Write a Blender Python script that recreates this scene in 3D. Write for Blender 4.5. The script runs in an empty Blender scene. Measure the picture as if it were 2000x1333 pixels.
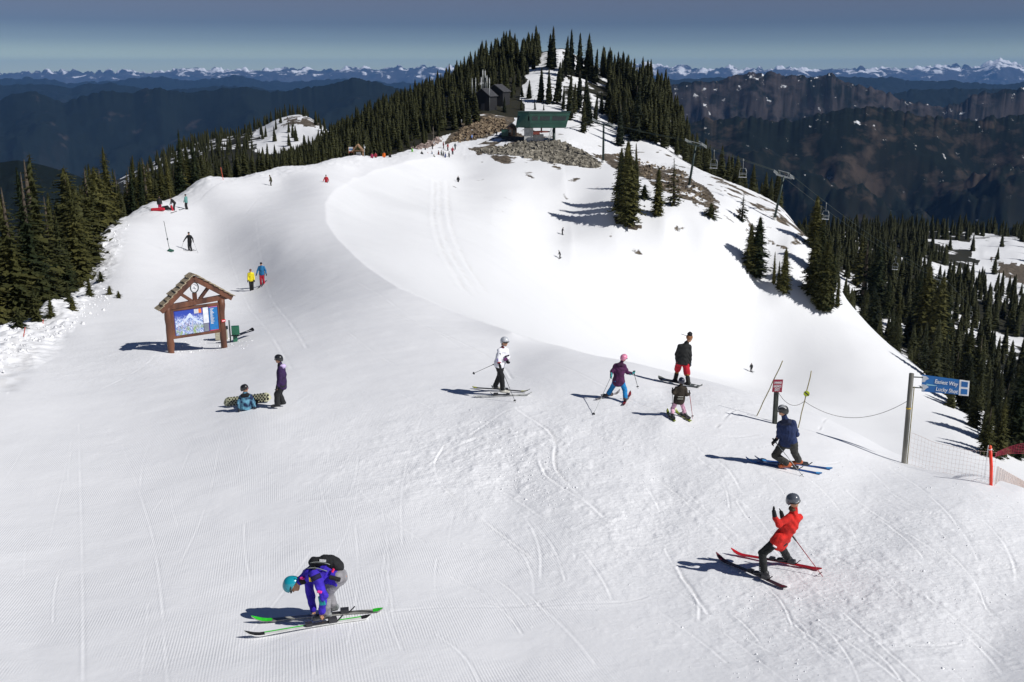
import bpy, math, random
import numpy as np
from mathutils import Vector, Matrix, Quaternion

random.seed(7); RNG = np.random.default_rng(7)
scene = bpy.context.scene
COL = scene.collection
F = 1944.0; CX, CY = 1000.0, 666.5; PITCH = math.radians(15.0)
CP, SP = math.cos(PITCH), math.sin(PITCH)

# ------------------------------------------------------------ camera maths
def ray(px, py):
    X = (px - CX) / F; Yc = (CY - py) / F
    fh = CP + SP * Yc
    return X / fh, (-SP + CP * Yc) / fh
def pt(px, py, Y):
    u, t = ray(px, py)
    return Vector((u * Y, Y, t * Y))

# ------------------------------------------------------------ noise
def _h(ix, iy, s):
    n = (ix.astype(np.int64) * 374761393 + iy.astype(np.int64) * 668265263 + s * 974711) & 0x7fffffff
    n = ((n ^ (n >> 13)) * 1274126177) & 0x7fffffff
    return ((n ^ (n >> 16)) & 0xffff) / 65535.0 * 2 - 1
def vnoise(x, y, s=0):
    ix = np.floor(x); iy = np.floor(y); fx = x - ix; fy = y - iy
    ix = ix.astype(np.int64); iy = iy.astype(np.int64)
    fx = fx * fx * fx * (fx * (fx * 6 - 15) + 10); fy = fy * fy * fy * (fy * (fy * 6 - 15) + 10)
    a = _h(ix, iy, s); b = _h(ix + 1, iy, s); c = _h(ix, iy + 1, s); d = _h(ix + 1, iy + 1, s)
    return (a * (1 - fx) + b * fx) * (1 - fy) + (c * (1 - fx) + d * fx) * fy
def fbm(x, y, o=4, s=0):
    r = 0; a = 1.0; t = 0
    for i in range(o):
        r = r + a * vnoise(x, y, s + i * 17); t += a; a *= 0.5; x = x * 2.03 + 11.3; y = y * 2.03 - 5.7
    return r / t

# ------------------------------------------------------------ terrain control points (pixel, pixel, distance) or (pixel, 'z', height, distance)
CTRL = []
def C(px, *rows):
    for py, Y in rows:
        u, t = ray(px, py); CTRL.append((u, math.log(Y), t))
def CZ(px, *rows):
    for z, Y in rows:
        u, t = ray(px, 800); CTRL.append((u, math.log(Y), z / Y))
for px in (-500, 0, 500, 1000, 1500, 2000, 2500):
    CZ(px, (-5.6, 5), (-6.9, 8.5), (-7.95, 12.5), (-8.55, 16.5))
CZ(1000, (-8.9, 21), (-8.9, 26), (-9.4, 30.5), (-10.1, 36))
CZ(1300, (-8.85, 21), (-8.8, 25), (-9.3, 28.5))
CZ(500, (-8.9, 21), (-9.2, 27), (-9.8, 32), (-10.6, 39))
CZ(0, (-9.0, 21), (-9.4, 28), (-10.2, 36))
CZ(1700, (-9.1, 21))
CZ(2000, (-9.15, 20))
C(2500, (1060, 20.3), (1130, 23), (1250, 30), (1200, 60), (1100, 100), (1050, 150), (950, 220), (750, 350), (560, 600), (600, 800))
C(2000, (955, 22.9), (975, 27), (1060, 34), (1120, 50), (1060, 75), (965, 110), (905, 150), (800, 220), (700, 300), (600, 400), (525, 480), (462, 620), (520, 800))
C(1900, (925, 24.5), (938, 28), (1000, 34), (1060, 50), (1010, 80), (925, 118), (860, 140), (800, 158), (805, 185), (760, 230), (680, 300), (600, 380), (520, 480), (455, 620), (510, 800))
C(1765, (893, 27), (900, 29.5), (960, 36), (1000, 55), (960, 90), (885, 135), (800, 158), (720, 172), (690, 182), (720, 205), (690, 250), (600, 330), (530, 420), (465, 560), (445, 680), (500, 850))
C(1600, (812, 30), (820, 33), (880, 42), (910, 65), (870, 105), (800, 150), (720, 174), (610, 187), (530, 205), (492, 216), (520, 240), (545, 290), (500, 380), (470, 500), (450, 650), (500, 850))
C(1450, (762, 32.5), (770, 36), (840, 48), (860, 75), (810, 120), (755, 165), (720, 187), (620, 190), (540, 195), (470, 205), (400, 225), (368, 250), (385, 280), (440, 350), (450, 500), (460, 800))
C(1300, (725, 34.5), (735, 38), (790, 52), (800, 85), (760, 130), (715, 162), (650, 178), (560, 188), (460, 195), (400, 210), (350, 235), (315, 265), (290, 285), (250, 315), (205, 355), (195, 385), (280, 450), (400, 800))
C(1200, (702, 36.5), (712, 41), (750, 58), (740, 90), (700, 130), (640, 158), (560, 180), (460, 193), (400, 208), (340, 230), (305, 258), (280, 280), (235, 315), (170, 360), (150, 385), (160, 415), (350, 700))
C(1100, (682, 38.5), (690, 44), (700, 62), (680, 90), (640, 120), (580, 155), (505, 190), (458, 200), (400, 212), (350, 225), (315, 240), (285, 252), (240, 290), (180, 335), (108, 385), (104, 405), (150, 450), (350, 700))
C(1000, (662, 40), (655, 50), (635, 75), (600, 100), (560, 125), (500, 155), (400, 200), (350, 222), (310, 240), (278, 256), (225, 295), (175, 340), (120, 390), (110, 405), (350, 700))
C(900, (620, 47), (600, 60), (560, 85), (500, 125), (440, 160), (357, 218), (325, 236), (285, 256), (262, 270), (240, 282), (210, 310), (155, 370), (155, 400), (350, 700))
C(950, (255, 272), (215, 296), (172, 335), (124, 385))
C(800, (560, 57), (540, 68), (490, 95), (420, 150), (370, 185), (325, 210), (303, 234), (280, 255), (258, 280), (210, 340), (205, 370), (330, 650))
C(700, (500, 73), (470, 88), (430, 118), (390, 148), (350, 176), (310, 200), (315, 225), (295, 260), (262, 310), (250, 350), (320, 600))
C(640, (455, 89), (400, 119), (367, 138), (340, 165), (318, 185), (320, 210), (312, 260), (295, 330), (285, 430), (258, 540))
C(550, (490, 79), (400, 118), (360, 143), (328, 163), (350, 185), (348, 250), (332, 350), (315, 450), (266, 530), (231, 600), (300, 800))
C(600, (345, 200), (338, 260), (322, 350), (305, 450), (264, 530), (230, 600), (300, 800))
C(500, (600, 60), (560, 71), (450, 95), (375, 132), (340, 153), (365, 175), (358, 260), (335, 400), (258, 600), (300, 800))
C(400, (690, 38.5), (600, 57), (491, 92), (412, 116), (352, 137), (385, 160), (375, 250), (345, 400), (278, 600), (330, 800))
C(300, (680, 39), (560, 66), (450, 98), (398, 118), (425, 140), (415, 250), (385, 400), (318, 600), (370, 800))
C(200, (650, 43.5), (560, 63), (500, 80), (450, 98), (470, 120), (460, 180), (430, 300), (370, 600), (400, 800))
C(100, (640, 45), (600, 50), (610, 60), (600, 90), (560, 140), (500, 250), (430, 600), (440, 800))
C(0, (660, 42), (648, 46), (670, 56), (650, 85), (600, 150), (550, 300), (470, 600), (470, 800))
C(-500, (700, 40), (760, 60), (700, 120), (600, 300), (500, 700))
C(1525, (788, 31), (795, 34), (860, 45), (885, 70), (840, 112), (777, 158), (720, 181), (615, 188), (530, 199), (475, 212), (420, 228), (405, 240), (430, 270), (475, 340), (480, 500))
C(1375, (742, 33.5), (752, 37), (815, 50), (830, 80), (785, 125), (735, 163), (690, 180), (590, 188), (500, 194), (430, 206), (375, 225), (340, 252), (335, 268), (370, 330), (450, 600))
C(1250, (713, 35.5), (722, 39.5), (770, 55), (770, 88), (730, 130), (678, 160), (600, 179), (500, 191), (430, 201), (370, 220), (325, 248), (290, 280))
C(1680, (850, 28.5), (857, 31), (920, 39), (950, 60), (920, 95), (840, 142), (760, 165), (660, 180), (615, 195), (640, 225), (640, 270), (560, 340), (490, 450), (455, 600))
CT = np.array(CTRL); SU = 4.5
def _phi(r2): return 0.5 * r2 * np.log(r2 + 1e-12)
_P = np.column_stack([CT[:, 0] * SU, CT[:, 1]])
_n = len(_P); _d2 = ((_P[:, None] - _P[None]) ** 2).sum(-1)
_A = np.zeros((_n + 3, _n + 3)); _A[:_n, :_n] = _phi(_d2) + np.eye(_n) * 2e-4
_A[:_n, _n] = 1; _A[:_n, _n + 1:] = _P; _A[_n:, :_n] = _A[:_n, _n:].T
_w = np.linalg.solve(_A, np.concatenate([CT[:, 2], [0, 0, 0]]))
GU = np.linspace(-0.95, 0.95, 381); GV = np.linspace(math.log(4), math.log(1600), 420)
def _tps(U, V):
    out = np.zeros(U.shape)
    for i in range(_n): out += _w[i] * _phi((U * SU - _P[i, 0]) ** 2 + (V - _P[i, 1]) ** 2)
    return out + _w[_n] + _w[_n + 1] * U * SU + _w[_n + 2] * V
_U, _V = np.meshgrid(GU, GV, indexing='ij')
_Uc = np.clip(_U, -0.78, 0.78); _Vc = np.clip(_V, math.log(5), math.log(800))
GT = _tps(_Uc, _Vc)
# even out the bowl between the sections
_k = np.exp(-.5 * (np.arange(-24, 25) / 9.0) ** 2); _k /= _k.sum()
_B = np.stack([np.convolve(np.pad(GT[:, j], 24, mode='edge'), _k, 'valid') for j in range(GT.shape[1])], 1)
_yy = np.exp(_V); _wt = np.clip((_yy - 55) / 25, 0, 1) * np.clip((215 - _yy) / 25, 0, 1) * np.clip((_U + .02) / .08, 0, 1)
GT = GT * (1 - _wt) + _B * _wt
# beyond 800 m the mountain falls away to the valley
_far = np.clip((_V - math.log(760)) / (math.log(1600) - math.log(760)), 0, 1)
GT = GT * (1 - _far) + (-0.42) * _far
def _cub(f):
    return (-0.5 * f + f * f - 0.5 * f ** 3, 1 - 2.5 * f * f + 1.5 * f ** 3, 0.5 * f + 2 * f * f - 1.5 * f ** 3, -0.5 * f * f + 0.5 * f ** 3)
def baseT(u, Y):
    a = (np.clip(u, -0.94, 0.94) - GU[0]) / (GU[1] - GU[0]); b = (np.log(np.clip(Y, 4.1, 1590)) - GV[0]) / (GV[1] - GV[0])
    i = np.clip(np.floor(a).astype(int), 1, len(GU) - 3); j = np.clip(np.floor(b).astype(int), 1, len(GV) - 3)
    wa = _cub(a - i); wb = _cub(b - j); r = 0
    for p in range(4):
        for q in range(4): r = r + wa[p] * wb[q] * GT[i + p - 1, j + q - 1]
    return r
def inpoly(px, py, poly):
    r = np.zeros(np.shape(px), bool); n = len(poly)
    for i in range(n):
        x1, y1 = poly[i]; x2, y2 = poly[(i + 1) % n]
        if y1 == y2: continue
        c = ((y1 > py) != (y2 > py)) & (px < (x2 - x1) * (py - y1) / (y2 - y1) + x1)
        r ^= c
    return r
EDGE_L = [(-500, 40), (-100, 43), (0, 46), (60, 48), (110, 53), (160, 66), (200, 82), (235, 98), (260, 113), (300, 119), (350, 128), (400, 138), (500, 152), (600, 169), (650, 183), (700, 197), (760, 215), (800, 233), (860, 262), (900, 268)]
def edgeL(px): return np.interp(px, [e[0] for e in EDGE_L], [e[1] for e in EDGE_L])
def to_px(x, y, z):
    d = y * CP - z * SP; return CX + F * x / d, CY - F * (y * SP + z * CP) / d
def detail(x, y):
    far = np.clip((y - 45) / 140, 0, 1)
    z = 0.035 * fbm(x / 2.6, y / 3.2, 3, 5) * (1 - far * .4) + far * 0.5 * fbm(x / 17, y / 17, 3, 9)
    hill = np.clip((y - 270) / 80, 0, 1); z = z + hill * 1.6 * fbm(x / 22, y / 22, 4, 31)
    px = CX + F * (x / y) / (1.035)
    e = edgeL(px); m = np.exp(-((y - e * 0.96) / (e * 0.055)) ** 2) * (y < 260)
    z = z + m * (0.28 * np.abs(fbm(x / 1.1, y / 1.3, 3, 77)) + 0.1)
    m2 = np.clip((y - e + e * .30) / (e * .07), 0, 1) * np.clip((e * 1.1 - y) / 6, 0, 1) * np.clip((275 - px) / 35, 0, 1); z = z + m2 * (.30 * np.abs(fbm(x / .8, y / .95, 3, 87)) + .12 * fbm(x / 2.2, y / 2.2, 2, 92))
    beyond = np.clip((y - e) / 20, 0, 1) * (px < 900)
    return z + beyond * 0.5 * fbm(x / 6, y / 6, 3, 41)
def Z(x, y):
    x = np.asarray(x, float); y = np.asarray(y, float)
    return baseT(x / y, y) * y + detail(x, y)
def hitfast(px, py, ymin=0):
    u, t = ray(px, py); ys = np.exp(np.linspace(math.log(max(ymin, 7)), math.log(700), 400)); ok = np.where(baseT(u + 0 * ys, ys) >= t)[0]; Y = ys[ok[0]] if len(ok) else 700.
    return Vector((u * Y, Y, 0))
def zat(x, y): return float(Z(np.array([x]), np.array([y]))[0])
_YS = np.exp(np.linspace(math.log(7), math.log(900), 5200))
def hit(px, py, ymin=0):
    u, t = ray(px, py); ys = _YS[::9]; zz = Z(u * ys, ys); ok = np.where((zz >= t * ys) & (ys > ymin))[0]
    if not len(ok): Y = 700.0
    else:
        i = max(0, ok[0] * 9 - 9); yy = _YS[i:i + 10]; q = np.where((Z(u * yy, yy) >= t * yy) & (yy > ymin))[0]; Y = yy[q[0]] if len(q) else yy[-1]
    return Vector((u * Y, Y, zat(u * Y, Y)))

# ------------------------------------------------------------ object helpers
def link(name, me, mat=None, parent=None):
    o = bpy.data.objects.new(name, me); COL.objects.link(o)
    if mat is not None:
        for m in (mat if isinstance(mat, (list, tuple)) else [mat]): me.materials.append(m)
    if parent is not None:
        o.parent = parent; o.matrix_parent_inverse = parent.matrix_basis.inverted()
    return o
def tag(o, label, cat, group=None, kind=None):
    if label: o['label'] = label
    if cat: o['category'] = cat
    if group: o['group'] = group
    if kind: o['kind'] = kind
    return o
def thing(name, label, cat, loc=(0, 0, 0), group=None):
    o = bpy.data.objects.new(name, None); COL.objects.link(o); o.location = loc; o.empty_display_size = .3
    return tag(o, label, cat, group)
def np_mesh(name, v, f, smooth=True, attrs=None):
    me = bpy.data.meshes.new(name); v = np.asarray(v, np.float32); f = np.asarray(f, np.int32)
    k = f.shape[1]; me.vertices.add(len(v)); me.vertices.foreach_set('co', v.ravel())
    me.loops.add(f.size); me.loops.foreach_set('vertex_index', f.ravel())
    me.polygons.add(len(f)); me.polygons.foreach_set('loop_start', np.arange(len(f), dtype=np.int32) * k)
    me.polygons.foreach_set('use_smooth', np.full(len(f), smooth)); me.update(calc_edges=True)
    for n, a in (attrs or {}).items():
        at = me.attributes.new(n, 'FLOAT', 'POINT'); at.data.foreach_set('value', np.asarray(a, np.float32).ravel())
    return me
class MB:
    def __init__(s): s.v = []; s.f = []; s.sm = []
    def add(s, vs, fs, smooth=False):
        b = len(s.v); s.v += [tuple(p) for p in vs]; s.f += [tuple(b + i for i in f) for f in fs]; s.sm += [smooth] * len(fs)
    def box(s, c, size, M=None, taper=1.0):
        hx, hy, hz = size[0] / 2, size[1] / 2, size[2] / 2; vs = []
        for z in (-hz, hz):
            k = taper if z > 0 else 1
            for x, y in ((-hx, -hy), (hx, -hy), (hx, hy), (-hx, hy)):
                p = Vector((x * k, y * k, z)) + Vector(c); vs.append(M @ p if M is not None else p)
        s.add(vs, [(3, 2, 1, 0), (4, 5, 6, 7), (0, 1, 5, 4), (1, 2, 6, 5), (2, 3, 7, 6), (3, 0, 4, 7)])
    def bar(s, a, b, w, h=None, up=(0, 0, 1)):
        a = Vector(a); b = Vector(b); h = h or w; d = (b - a).normalized(); r = d.cross(Vector(up))
        if r.length < 1e-4: r = d.cross(Vector((0, 1, 0)))
        r.normalize(); u = r.cross(d); vs = []
        for p in (a, b):
            for i, j in ((-1, -1), (1, -1), (1, 1), (-1, 1)): vs.append(p + r * (i * w / 2) + u * (j * h / 2))
        s.add(vs, [(3, 2, 1, 0), (4, 5, 6, 7), (0, 1, 5, 4), (1, 2, 6, 5), (2, 3, 7, 6), (3, 0, 4, 7)])
    def tube(s, pts, r, n=8, cap=True):
        pts = [Vector(p) for p in pts]; rr = r if isinstance(r, (list, tuple)) else [r] * len(pts); vs = []; fs = []
        prev = None
        for i, p in enumerate(pts):
            d = (pts[min(i + 1, len(pts) - 1)] - pts[max(i - 1, 0)]).normalized()
            if prev is None:
                a = d.cross(Vector((0, 0, 1)));
                if a.length < 1e-3: a = d.cross(Vector((1, 0, 0)))
            else: a = prev - d * prev.dot(d)
            a.normalize(); prev = a; b = d.cross(a)
            for k in range(n):
                t = 2 * math.pi * k / n; vs.append(p + (a * math.cos(t) + b * math.sin(t)) * rr[i])
        for i in range(len(pts) - 1):
            for k in range(n):
                k2 = (k + 1) % n; fs.append((i * n + k, i * n + k2, (i + 1) * n + k2, (i + 1) * n + k))
        if cap: fs.append(tuple(range(n))[::-1]); fs.append(tuple((len(pts) - 1) * n + k for k in range(n)))
        s.add(vs, fs, True)
    def disc(s, c, n_, r, th, seg=24):
        c = Vector(c); n_ = Vector(n_).normalized(); s.tube([c - n_ * th / 2, c + n_ * th / 2], r, seg)
        for i in range(1, 3): s.sm[-i] = False
    def mesh(s, name):
        me = bpy.data.meshes.new(name); me.from_pydata(s.v, [], s.f); me.polygons.foreach_set('use_smooth', s.sm); me.update(); return me
    def obj(s, name, mat, parent=None, bevel=0):
        o = link(name, s.mesh(name), mat, parent)
        if bevel:
            m = o.modifiers.new('b', 'BEVEL'); m.width = bevel; m.segments = 2; m.limit_method = 'ANGLE'
        return o

# ------------------------------------------------------------ materials
def _mat(name):
    m = bpy.data.materials.new(name); m.use_nodes = True; nt = m.node_tree; nt.nodes.clear()
    o = nt.nodes.new('ShaderNodeOutputMaterial'); b = nt.nodes.new('ShaderNodeBsdfPrincipled'); nt.links.new(b.outputs[0], o.inputs[0])
    return m, nt, b
def N(nt, t, **kw):
    n = nt.nodes.new(t)
    for k, v in kw.items():
        if k in n.inputs: n.inputs[k].default_value = v
        else: setattr(n, k, v)
    return n
def hexc(h, s=1):
    c = [int(h[i:i + 2], 16) / 255 for i in (0, 2, 4)]; return tuple(((x / 12.92) if x < .04 else ((x + .055) / 1.055) ** 2.4) * s for x in c) + (1,)
def noise_mat(name, c1, c2, scale=5, rough=.8, bump=.3, bscale=None, dist=.02, metal=0, stretch=None, coat=0, detail_=4):
    m, nt, b = _mat(name); L = nt.links
    tc = N(nt, 'ShaderNodeTexCoord'); mp = N(nt, 'ShaderNodeMapping'); L.new(tc.outputs['Object'], mp.inputs[0])
    if stretch: mp.inputs['Scale'].default_value = stretch
    n = N(nt, 'ShaderNodeTexNoise', Scale=scale, Detail=detail_); L.new(mp.outputs[0], n.inputs['Vector'])
    r = N(nt, 'ShaderNodeValToRGB'); L.new(n.outputs['Fac'], r.inputs[0])
    r.color_ramp.elements[0].position = .35; r.color_ramp.elements[1].position = .65
    r.color_ramp.elements[0].color = tuple(c1)[:3] + (1,); r.color_ramp.elements[1].color = tuple(c2)[:3] + (1,)
    L.new(r.outputs[0], b.inputs['Base Color']); b.inputs['Roughness'].default_value = rough; b.inputs['Metallic'].default_value = metal
    if coat: b.inputs['Coat Weight'].default_value = coat
    if bump:
        n2 = N(nt, 'ShaderNodeTexNoise', Scale=bscale or scale * 3, Detail=3); L.new(mp.outputs[0], n2.inputs['Vector'])
        bp = N(nt, 'ShaderNodeBump', Strength=bump, Distance=dist); L.new(n2.outputs['Fac'], bp.inputs['Height']); L.new(bp.outputs[0], b.inputs['Normal'])
    return m
_pm = {}
def paint(name, c, rough=.5, var=.12, **kw):
    if name in _pm: return _pm[name]
    if isinstance(c, str): c = hexc(c)
    _pm[name] = noise_mat(name, [x * (1 - var) for x in c[:3]], [min(1, x * (1 + var)) for x in c[:3]], kw.pop('scale', 6), rough, kw.pop('bump', .15), dist=kw.pop('dist', .01), **kw)
    return _pm[name]
def cloth(name, c): return paint('cloth_' + name, c, .85, .22, scale=9, bump=.7, dist=.028, bscale=13)

def snow_material():
    m, nt, b = _mat('snow'); L = nt.links
    geo = N(nt, 'ShaderNodeNewGeometry'); P = geo.outputs['Position']
    def at(n): a = N(nt, 'ShaderNodeAttribute'); a.attribute_name = n; return a.outputs['Fac']
    def math_(op, a, bb=None, clamp=False):
        q = N(nt, 'ShaderNodeMath', operation=op); q.use_clamp = clamp
        for i, v in enumerate((a, bb)):
            if v is None: continue
            if isinstance(v, (int, float)): q.inputs[i].default_value = v
            else: L.new(v, q.inputs[i])
        return q.outputs[0]
    def noise(scale, det=4, dist=0, vec=P):
        n = N(nt, 'ShaderNodeTexNoise', Scale=scale, Detail=det, Distortion=dist); L.new(vec, n.inputs['Vector']); return n.outputs['Fac']
    def mix(f, a, bb):
        q = N(nt, 'ShaderNodeMix', data_type='RGBA'); L.new(f, q.inputs['Factor'])
        for i, v in ((6, a), (7, bb)):
            if isinstance(v, tuple): q.inputs[i].default_value = v
            else: L.new(v, q.inputs[i])
        return q.outputs[2]
    # snow colour: clean white with faint dirt mottling
    wm = N(nt, 'ShaderNodeMapping'); wm.inputs['Rotation'].default_value = (0, 0, math.radians(35)); wm.inputs['Scale'].default_value = (1, .3, 1); L.new(P, wm.inputs[0]); wmap = wm.outputs[0]
    snow = mix(math_('MULTIPLY', noise(.35, 6), .9, True), (.88, .88, .89, 1), (.82, .825, .84, 1))
    wd = math_('MULTIPLY', at('glare_dim'), math_('ADD', .55, math_('MULTIPLY', noise(.12, 7, .8, vec=wmap), .9)), True)
    snow = mix(wd, snow, (.805, .81, .82, 1))  # faint dirt streaks, plus bowl and hill snow darkened to tame sunlit glare
    dirty = math_('MULTIPLY', at('dirt'), 1.0, True)
    snow = mix(dirty, snow, (.42, .38, .33, 1))
    # rock and soil
    rn = noise(1.3, 8, .5)
    rr = N(nt, 'ShaderNodeValToRGB'); L.new(rn, rr.inputs[0]); e = rr.color_ramp.elements
    e[0].position = .35; e[0].color = (.035, .028, .02, 1); e[1].position = .7; e[1].color = (.21, .17, .125, 1)
    thr = math_('ADD', at('rock'), math_('MULTIPLY', math_('SUBTRACT', noise(.22, 8, .3), .5), 2.4))
    f = math_('MULTIPLY', math_('SUBTRACT', thr, .5), 9.0, True)
    f = math_('MULTIPLY', f, math_('MULTIPLY', at('rock'), 30.0, True))
    col = mix(f, snow, rr.outputs[0])
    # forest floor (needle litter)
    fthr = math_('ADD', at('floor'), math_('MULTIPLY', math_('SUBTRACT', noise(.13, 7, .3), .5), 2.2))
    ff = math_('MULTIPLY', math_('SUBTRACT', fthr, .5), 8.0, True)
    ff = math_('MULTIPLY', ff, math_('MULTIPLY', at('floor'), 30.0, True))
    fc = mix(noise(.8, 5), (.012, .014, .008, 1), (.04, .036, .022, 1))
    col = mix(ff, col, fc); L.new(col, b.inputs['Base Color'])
    b.inputs['Roughness'].default_value = .65; b.inputs['Specular IOR Level'].default_value = .25
    # bump: crust, chop, corduroy
    mp = N(nt, 'ShaderNodeMapping'); mp.inputs['Rotation'].default_value = (0, 0, math.radians(-13)); L.new(P, mp.inputs[0])
    sx = N(nt, 'ShaderNodeSeparateXYZ'); L.new(mp.outputs[0], sx.inputs[0])
    wob = math_('MULTIPLY', noise(.5, 2), .05)
    w = math_('SINE', math_('MULTIPLY', math_('ADD', sx.outputs[0], wob), 2 * math.pi / .042))
    cord = math_('MULTIPLY', math_('MULTIPLY', w, at('groom')), math_('MULTIPLY', math_('SUBTRACT', noise(.7, 3), .38), 5.0, True))
    b1 = N(nt, 'ShaderNodeBump', Strength=.42, Distance=.0038); L.new(cord, b1.inputs['Height'])
    mp2 = N(nt, 'ShaderNodeMapping'); mp2.inputs['Scale'].default_value = (1, 1, 1); L.new(P, mp2.inputs[0])
    h2 = math_('MULTIPLY', math_('POWER', noise(9, 8, .3), 1.6), math_('ADD', .10, math_('MULTIPLY', at('chop'), 1.6)))
    b2 = N(nt, 'ShaderNodeBump', Strength=.6, Distance=.030); L.new(h2, b2.inputs['Height']); L.new(b1.outputs[0], b2.inputs['Normal'])
    h3 = noise(.9, 4, .2)
    b3 = N(nt, 'ShaderNodeBump', Strength=.4, Distance=.08); L.new(h3, b3.inputs['Height']); L.new(b2.outputs[0], b3.inputs['Normal'])
    L.new(b3.outputs[0], b.inputs['Normal'])
    return m

# ------------------------------------------------------------ ground mesh
ROCKY = [  # pixel outlines of bare ground on the mountain, strength
    ([(905, 285), (960, 270), (1000, 262), (1075, 270), (1150, 300), (1200, 325), (1170, 333), (1060, 318), (985, 322), (930, 305)], .62),
    ([(870, 282), (905, 240), (935, 215), (985, 205), (1000, 228), (990, 258), (940, 266)], .9),
    ([(1165, 305), (1200, 295), (1275, 325), (1345, 335), (1370, 365), (1410, 405), (1395, 412), (1350, 390), (1290, 372), (1255, 345), (1200, 330)], .75),
    ([(1395, 350), (1430, 395), (1490, 430), (1600, 480), (1560, 440), (1480, 385), (1420, 345)], .50),
    ([(1195, 418), (1260, 440), (1240, 450), (1200, 432)], .8),
    ([(1940, 505), (2010, 520), (2010, 560), (1950, 530)], .95),
    ([(560, 228), (620, 232), (640, 245), (600, 248), (540, 250)], .8),
    ([(1000, 300), (1100, 330), (1150, 360), (1060, 355), (1010, 330)], .30),
]
TRACKS = [  # ski and snowboard tracks (pixel polylines), width m, depth m
    ([(870, 870), (850, 905), (865, 950), (915, 990), (975, 1040), (1040, 1090)], .05, .035),
    ([(1325, 1110), (1350, 1150), (1385, 1200)], .07, .03), ([(1300, 1075), (1340, 1140), (1372, 1185)], .05, .02),
    ([(765, 1195), (880, 1187), (1010, 1186), (1210, 1178)], .06, .022), ([(590, 980), (720, 970)], .06, -.03),
    ([(705, 960), (760, 1010), (830, 1060)], .05, .018), ([(1055, 900), (1075, 935), (1150, 985)], .07, .03),
    ([(1000, 830), (900, 870), (845, 905)], .08, .03), ([(1020, 850), (1120, 900), (1250, 960), (1420, 1010)], .06, .025),
    ([(1400, 835), (1440, 800), (1500, 812)], .08, .03), ([(1600, 840), (1690, 852), (1790, 880)], .06, .03),
    ([(1640, 930), (1760, 985), (1900, 1040)], .05, .02), ([(1655, 960), (1800, 1060), (1990, 1180)], .05, .02),
    ([(1440, 980), (1500, 1060), (1640, 1190), (1800, 1330)], .05, .02), ([(1700, 905), (1850, 950), (1960, 1000)], .05, .02),
    ([(1480, 1150), (1650, 1250), (1760, 1330)], .06, .022), ([(1180, 880), (1260, 950), (1290, 1000)], .05, .02),
    ([(155, 830), (160, 1000), (165, 1330)], .05, .015), ([(240, 870), (300, 1050), (330, 1333)], .05, .015),
    ([(480, 1100), (560, 1050), (650, 940), (700, 870)], .04, .012), ([(380, 860), (350, 930), (300, 1000)], .04, .012),
    ([(730, 600), (830, 640), (960, 700), (1000, 740)], .1, .03), ([(700, 560), (800, 620), (900, 680)], .1, .03),
    ([(580, 543), (650, 528)], .25, -.06), ([(640, 620), (720, 680), (800, 730)], .06, .02),
    ([(560, 800), (600, 770)], .06, -.02), ([(760, 760), (900, 820), (1010, 845)], .06, .02),
    ([(1100, 830), (1230, 870), (1330, 900)], .06, .025), ([(1250, 830), (1400, 900), (1450, 960)], .06, .025),
    ([(860, 360), (862, 430), (885, 500), (930, 570)], .5, .12), ([(875, 360), (880, 430), (905, 500), (950, 570)], .5, .12),
    ([(850, 360), (850, 430), (870, 500), (915, 575)], .5, .12), ([(945, 430), (990, 462), (1050, 510), (1110, 560)], .35, .12),
    ([(480, 420), (520, 380), (580, 350), (660, 335)], .2, .05), ([(440, 420), (450, 500), (470, 560), (520, 640), (570, 720)], .12, .03),
    ([(500, 430), (510, 500), (530, 580), (600, 680)], .12, .03), ([(40, 640), (20, 700), (0, 760)], .4, .12), ([(80, 640), (50, 700), (20, 760)], .4, .1),
    ([(1050, 700), (1250, 790), (1400, 850), (1480, 850)], .08, .03), ([(1110, 790), (1000, 800), (920, 850)], .08, .03),
    ([(330, 640), (300, 700), (200, 760)], .08, .03), ([(1010, 800), (1080, 850), (1090, 920), (1180, 1010)], .09, .04), ([(880, 840), (990, 870), (1060, 880)], .09, .03),
]
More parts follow.
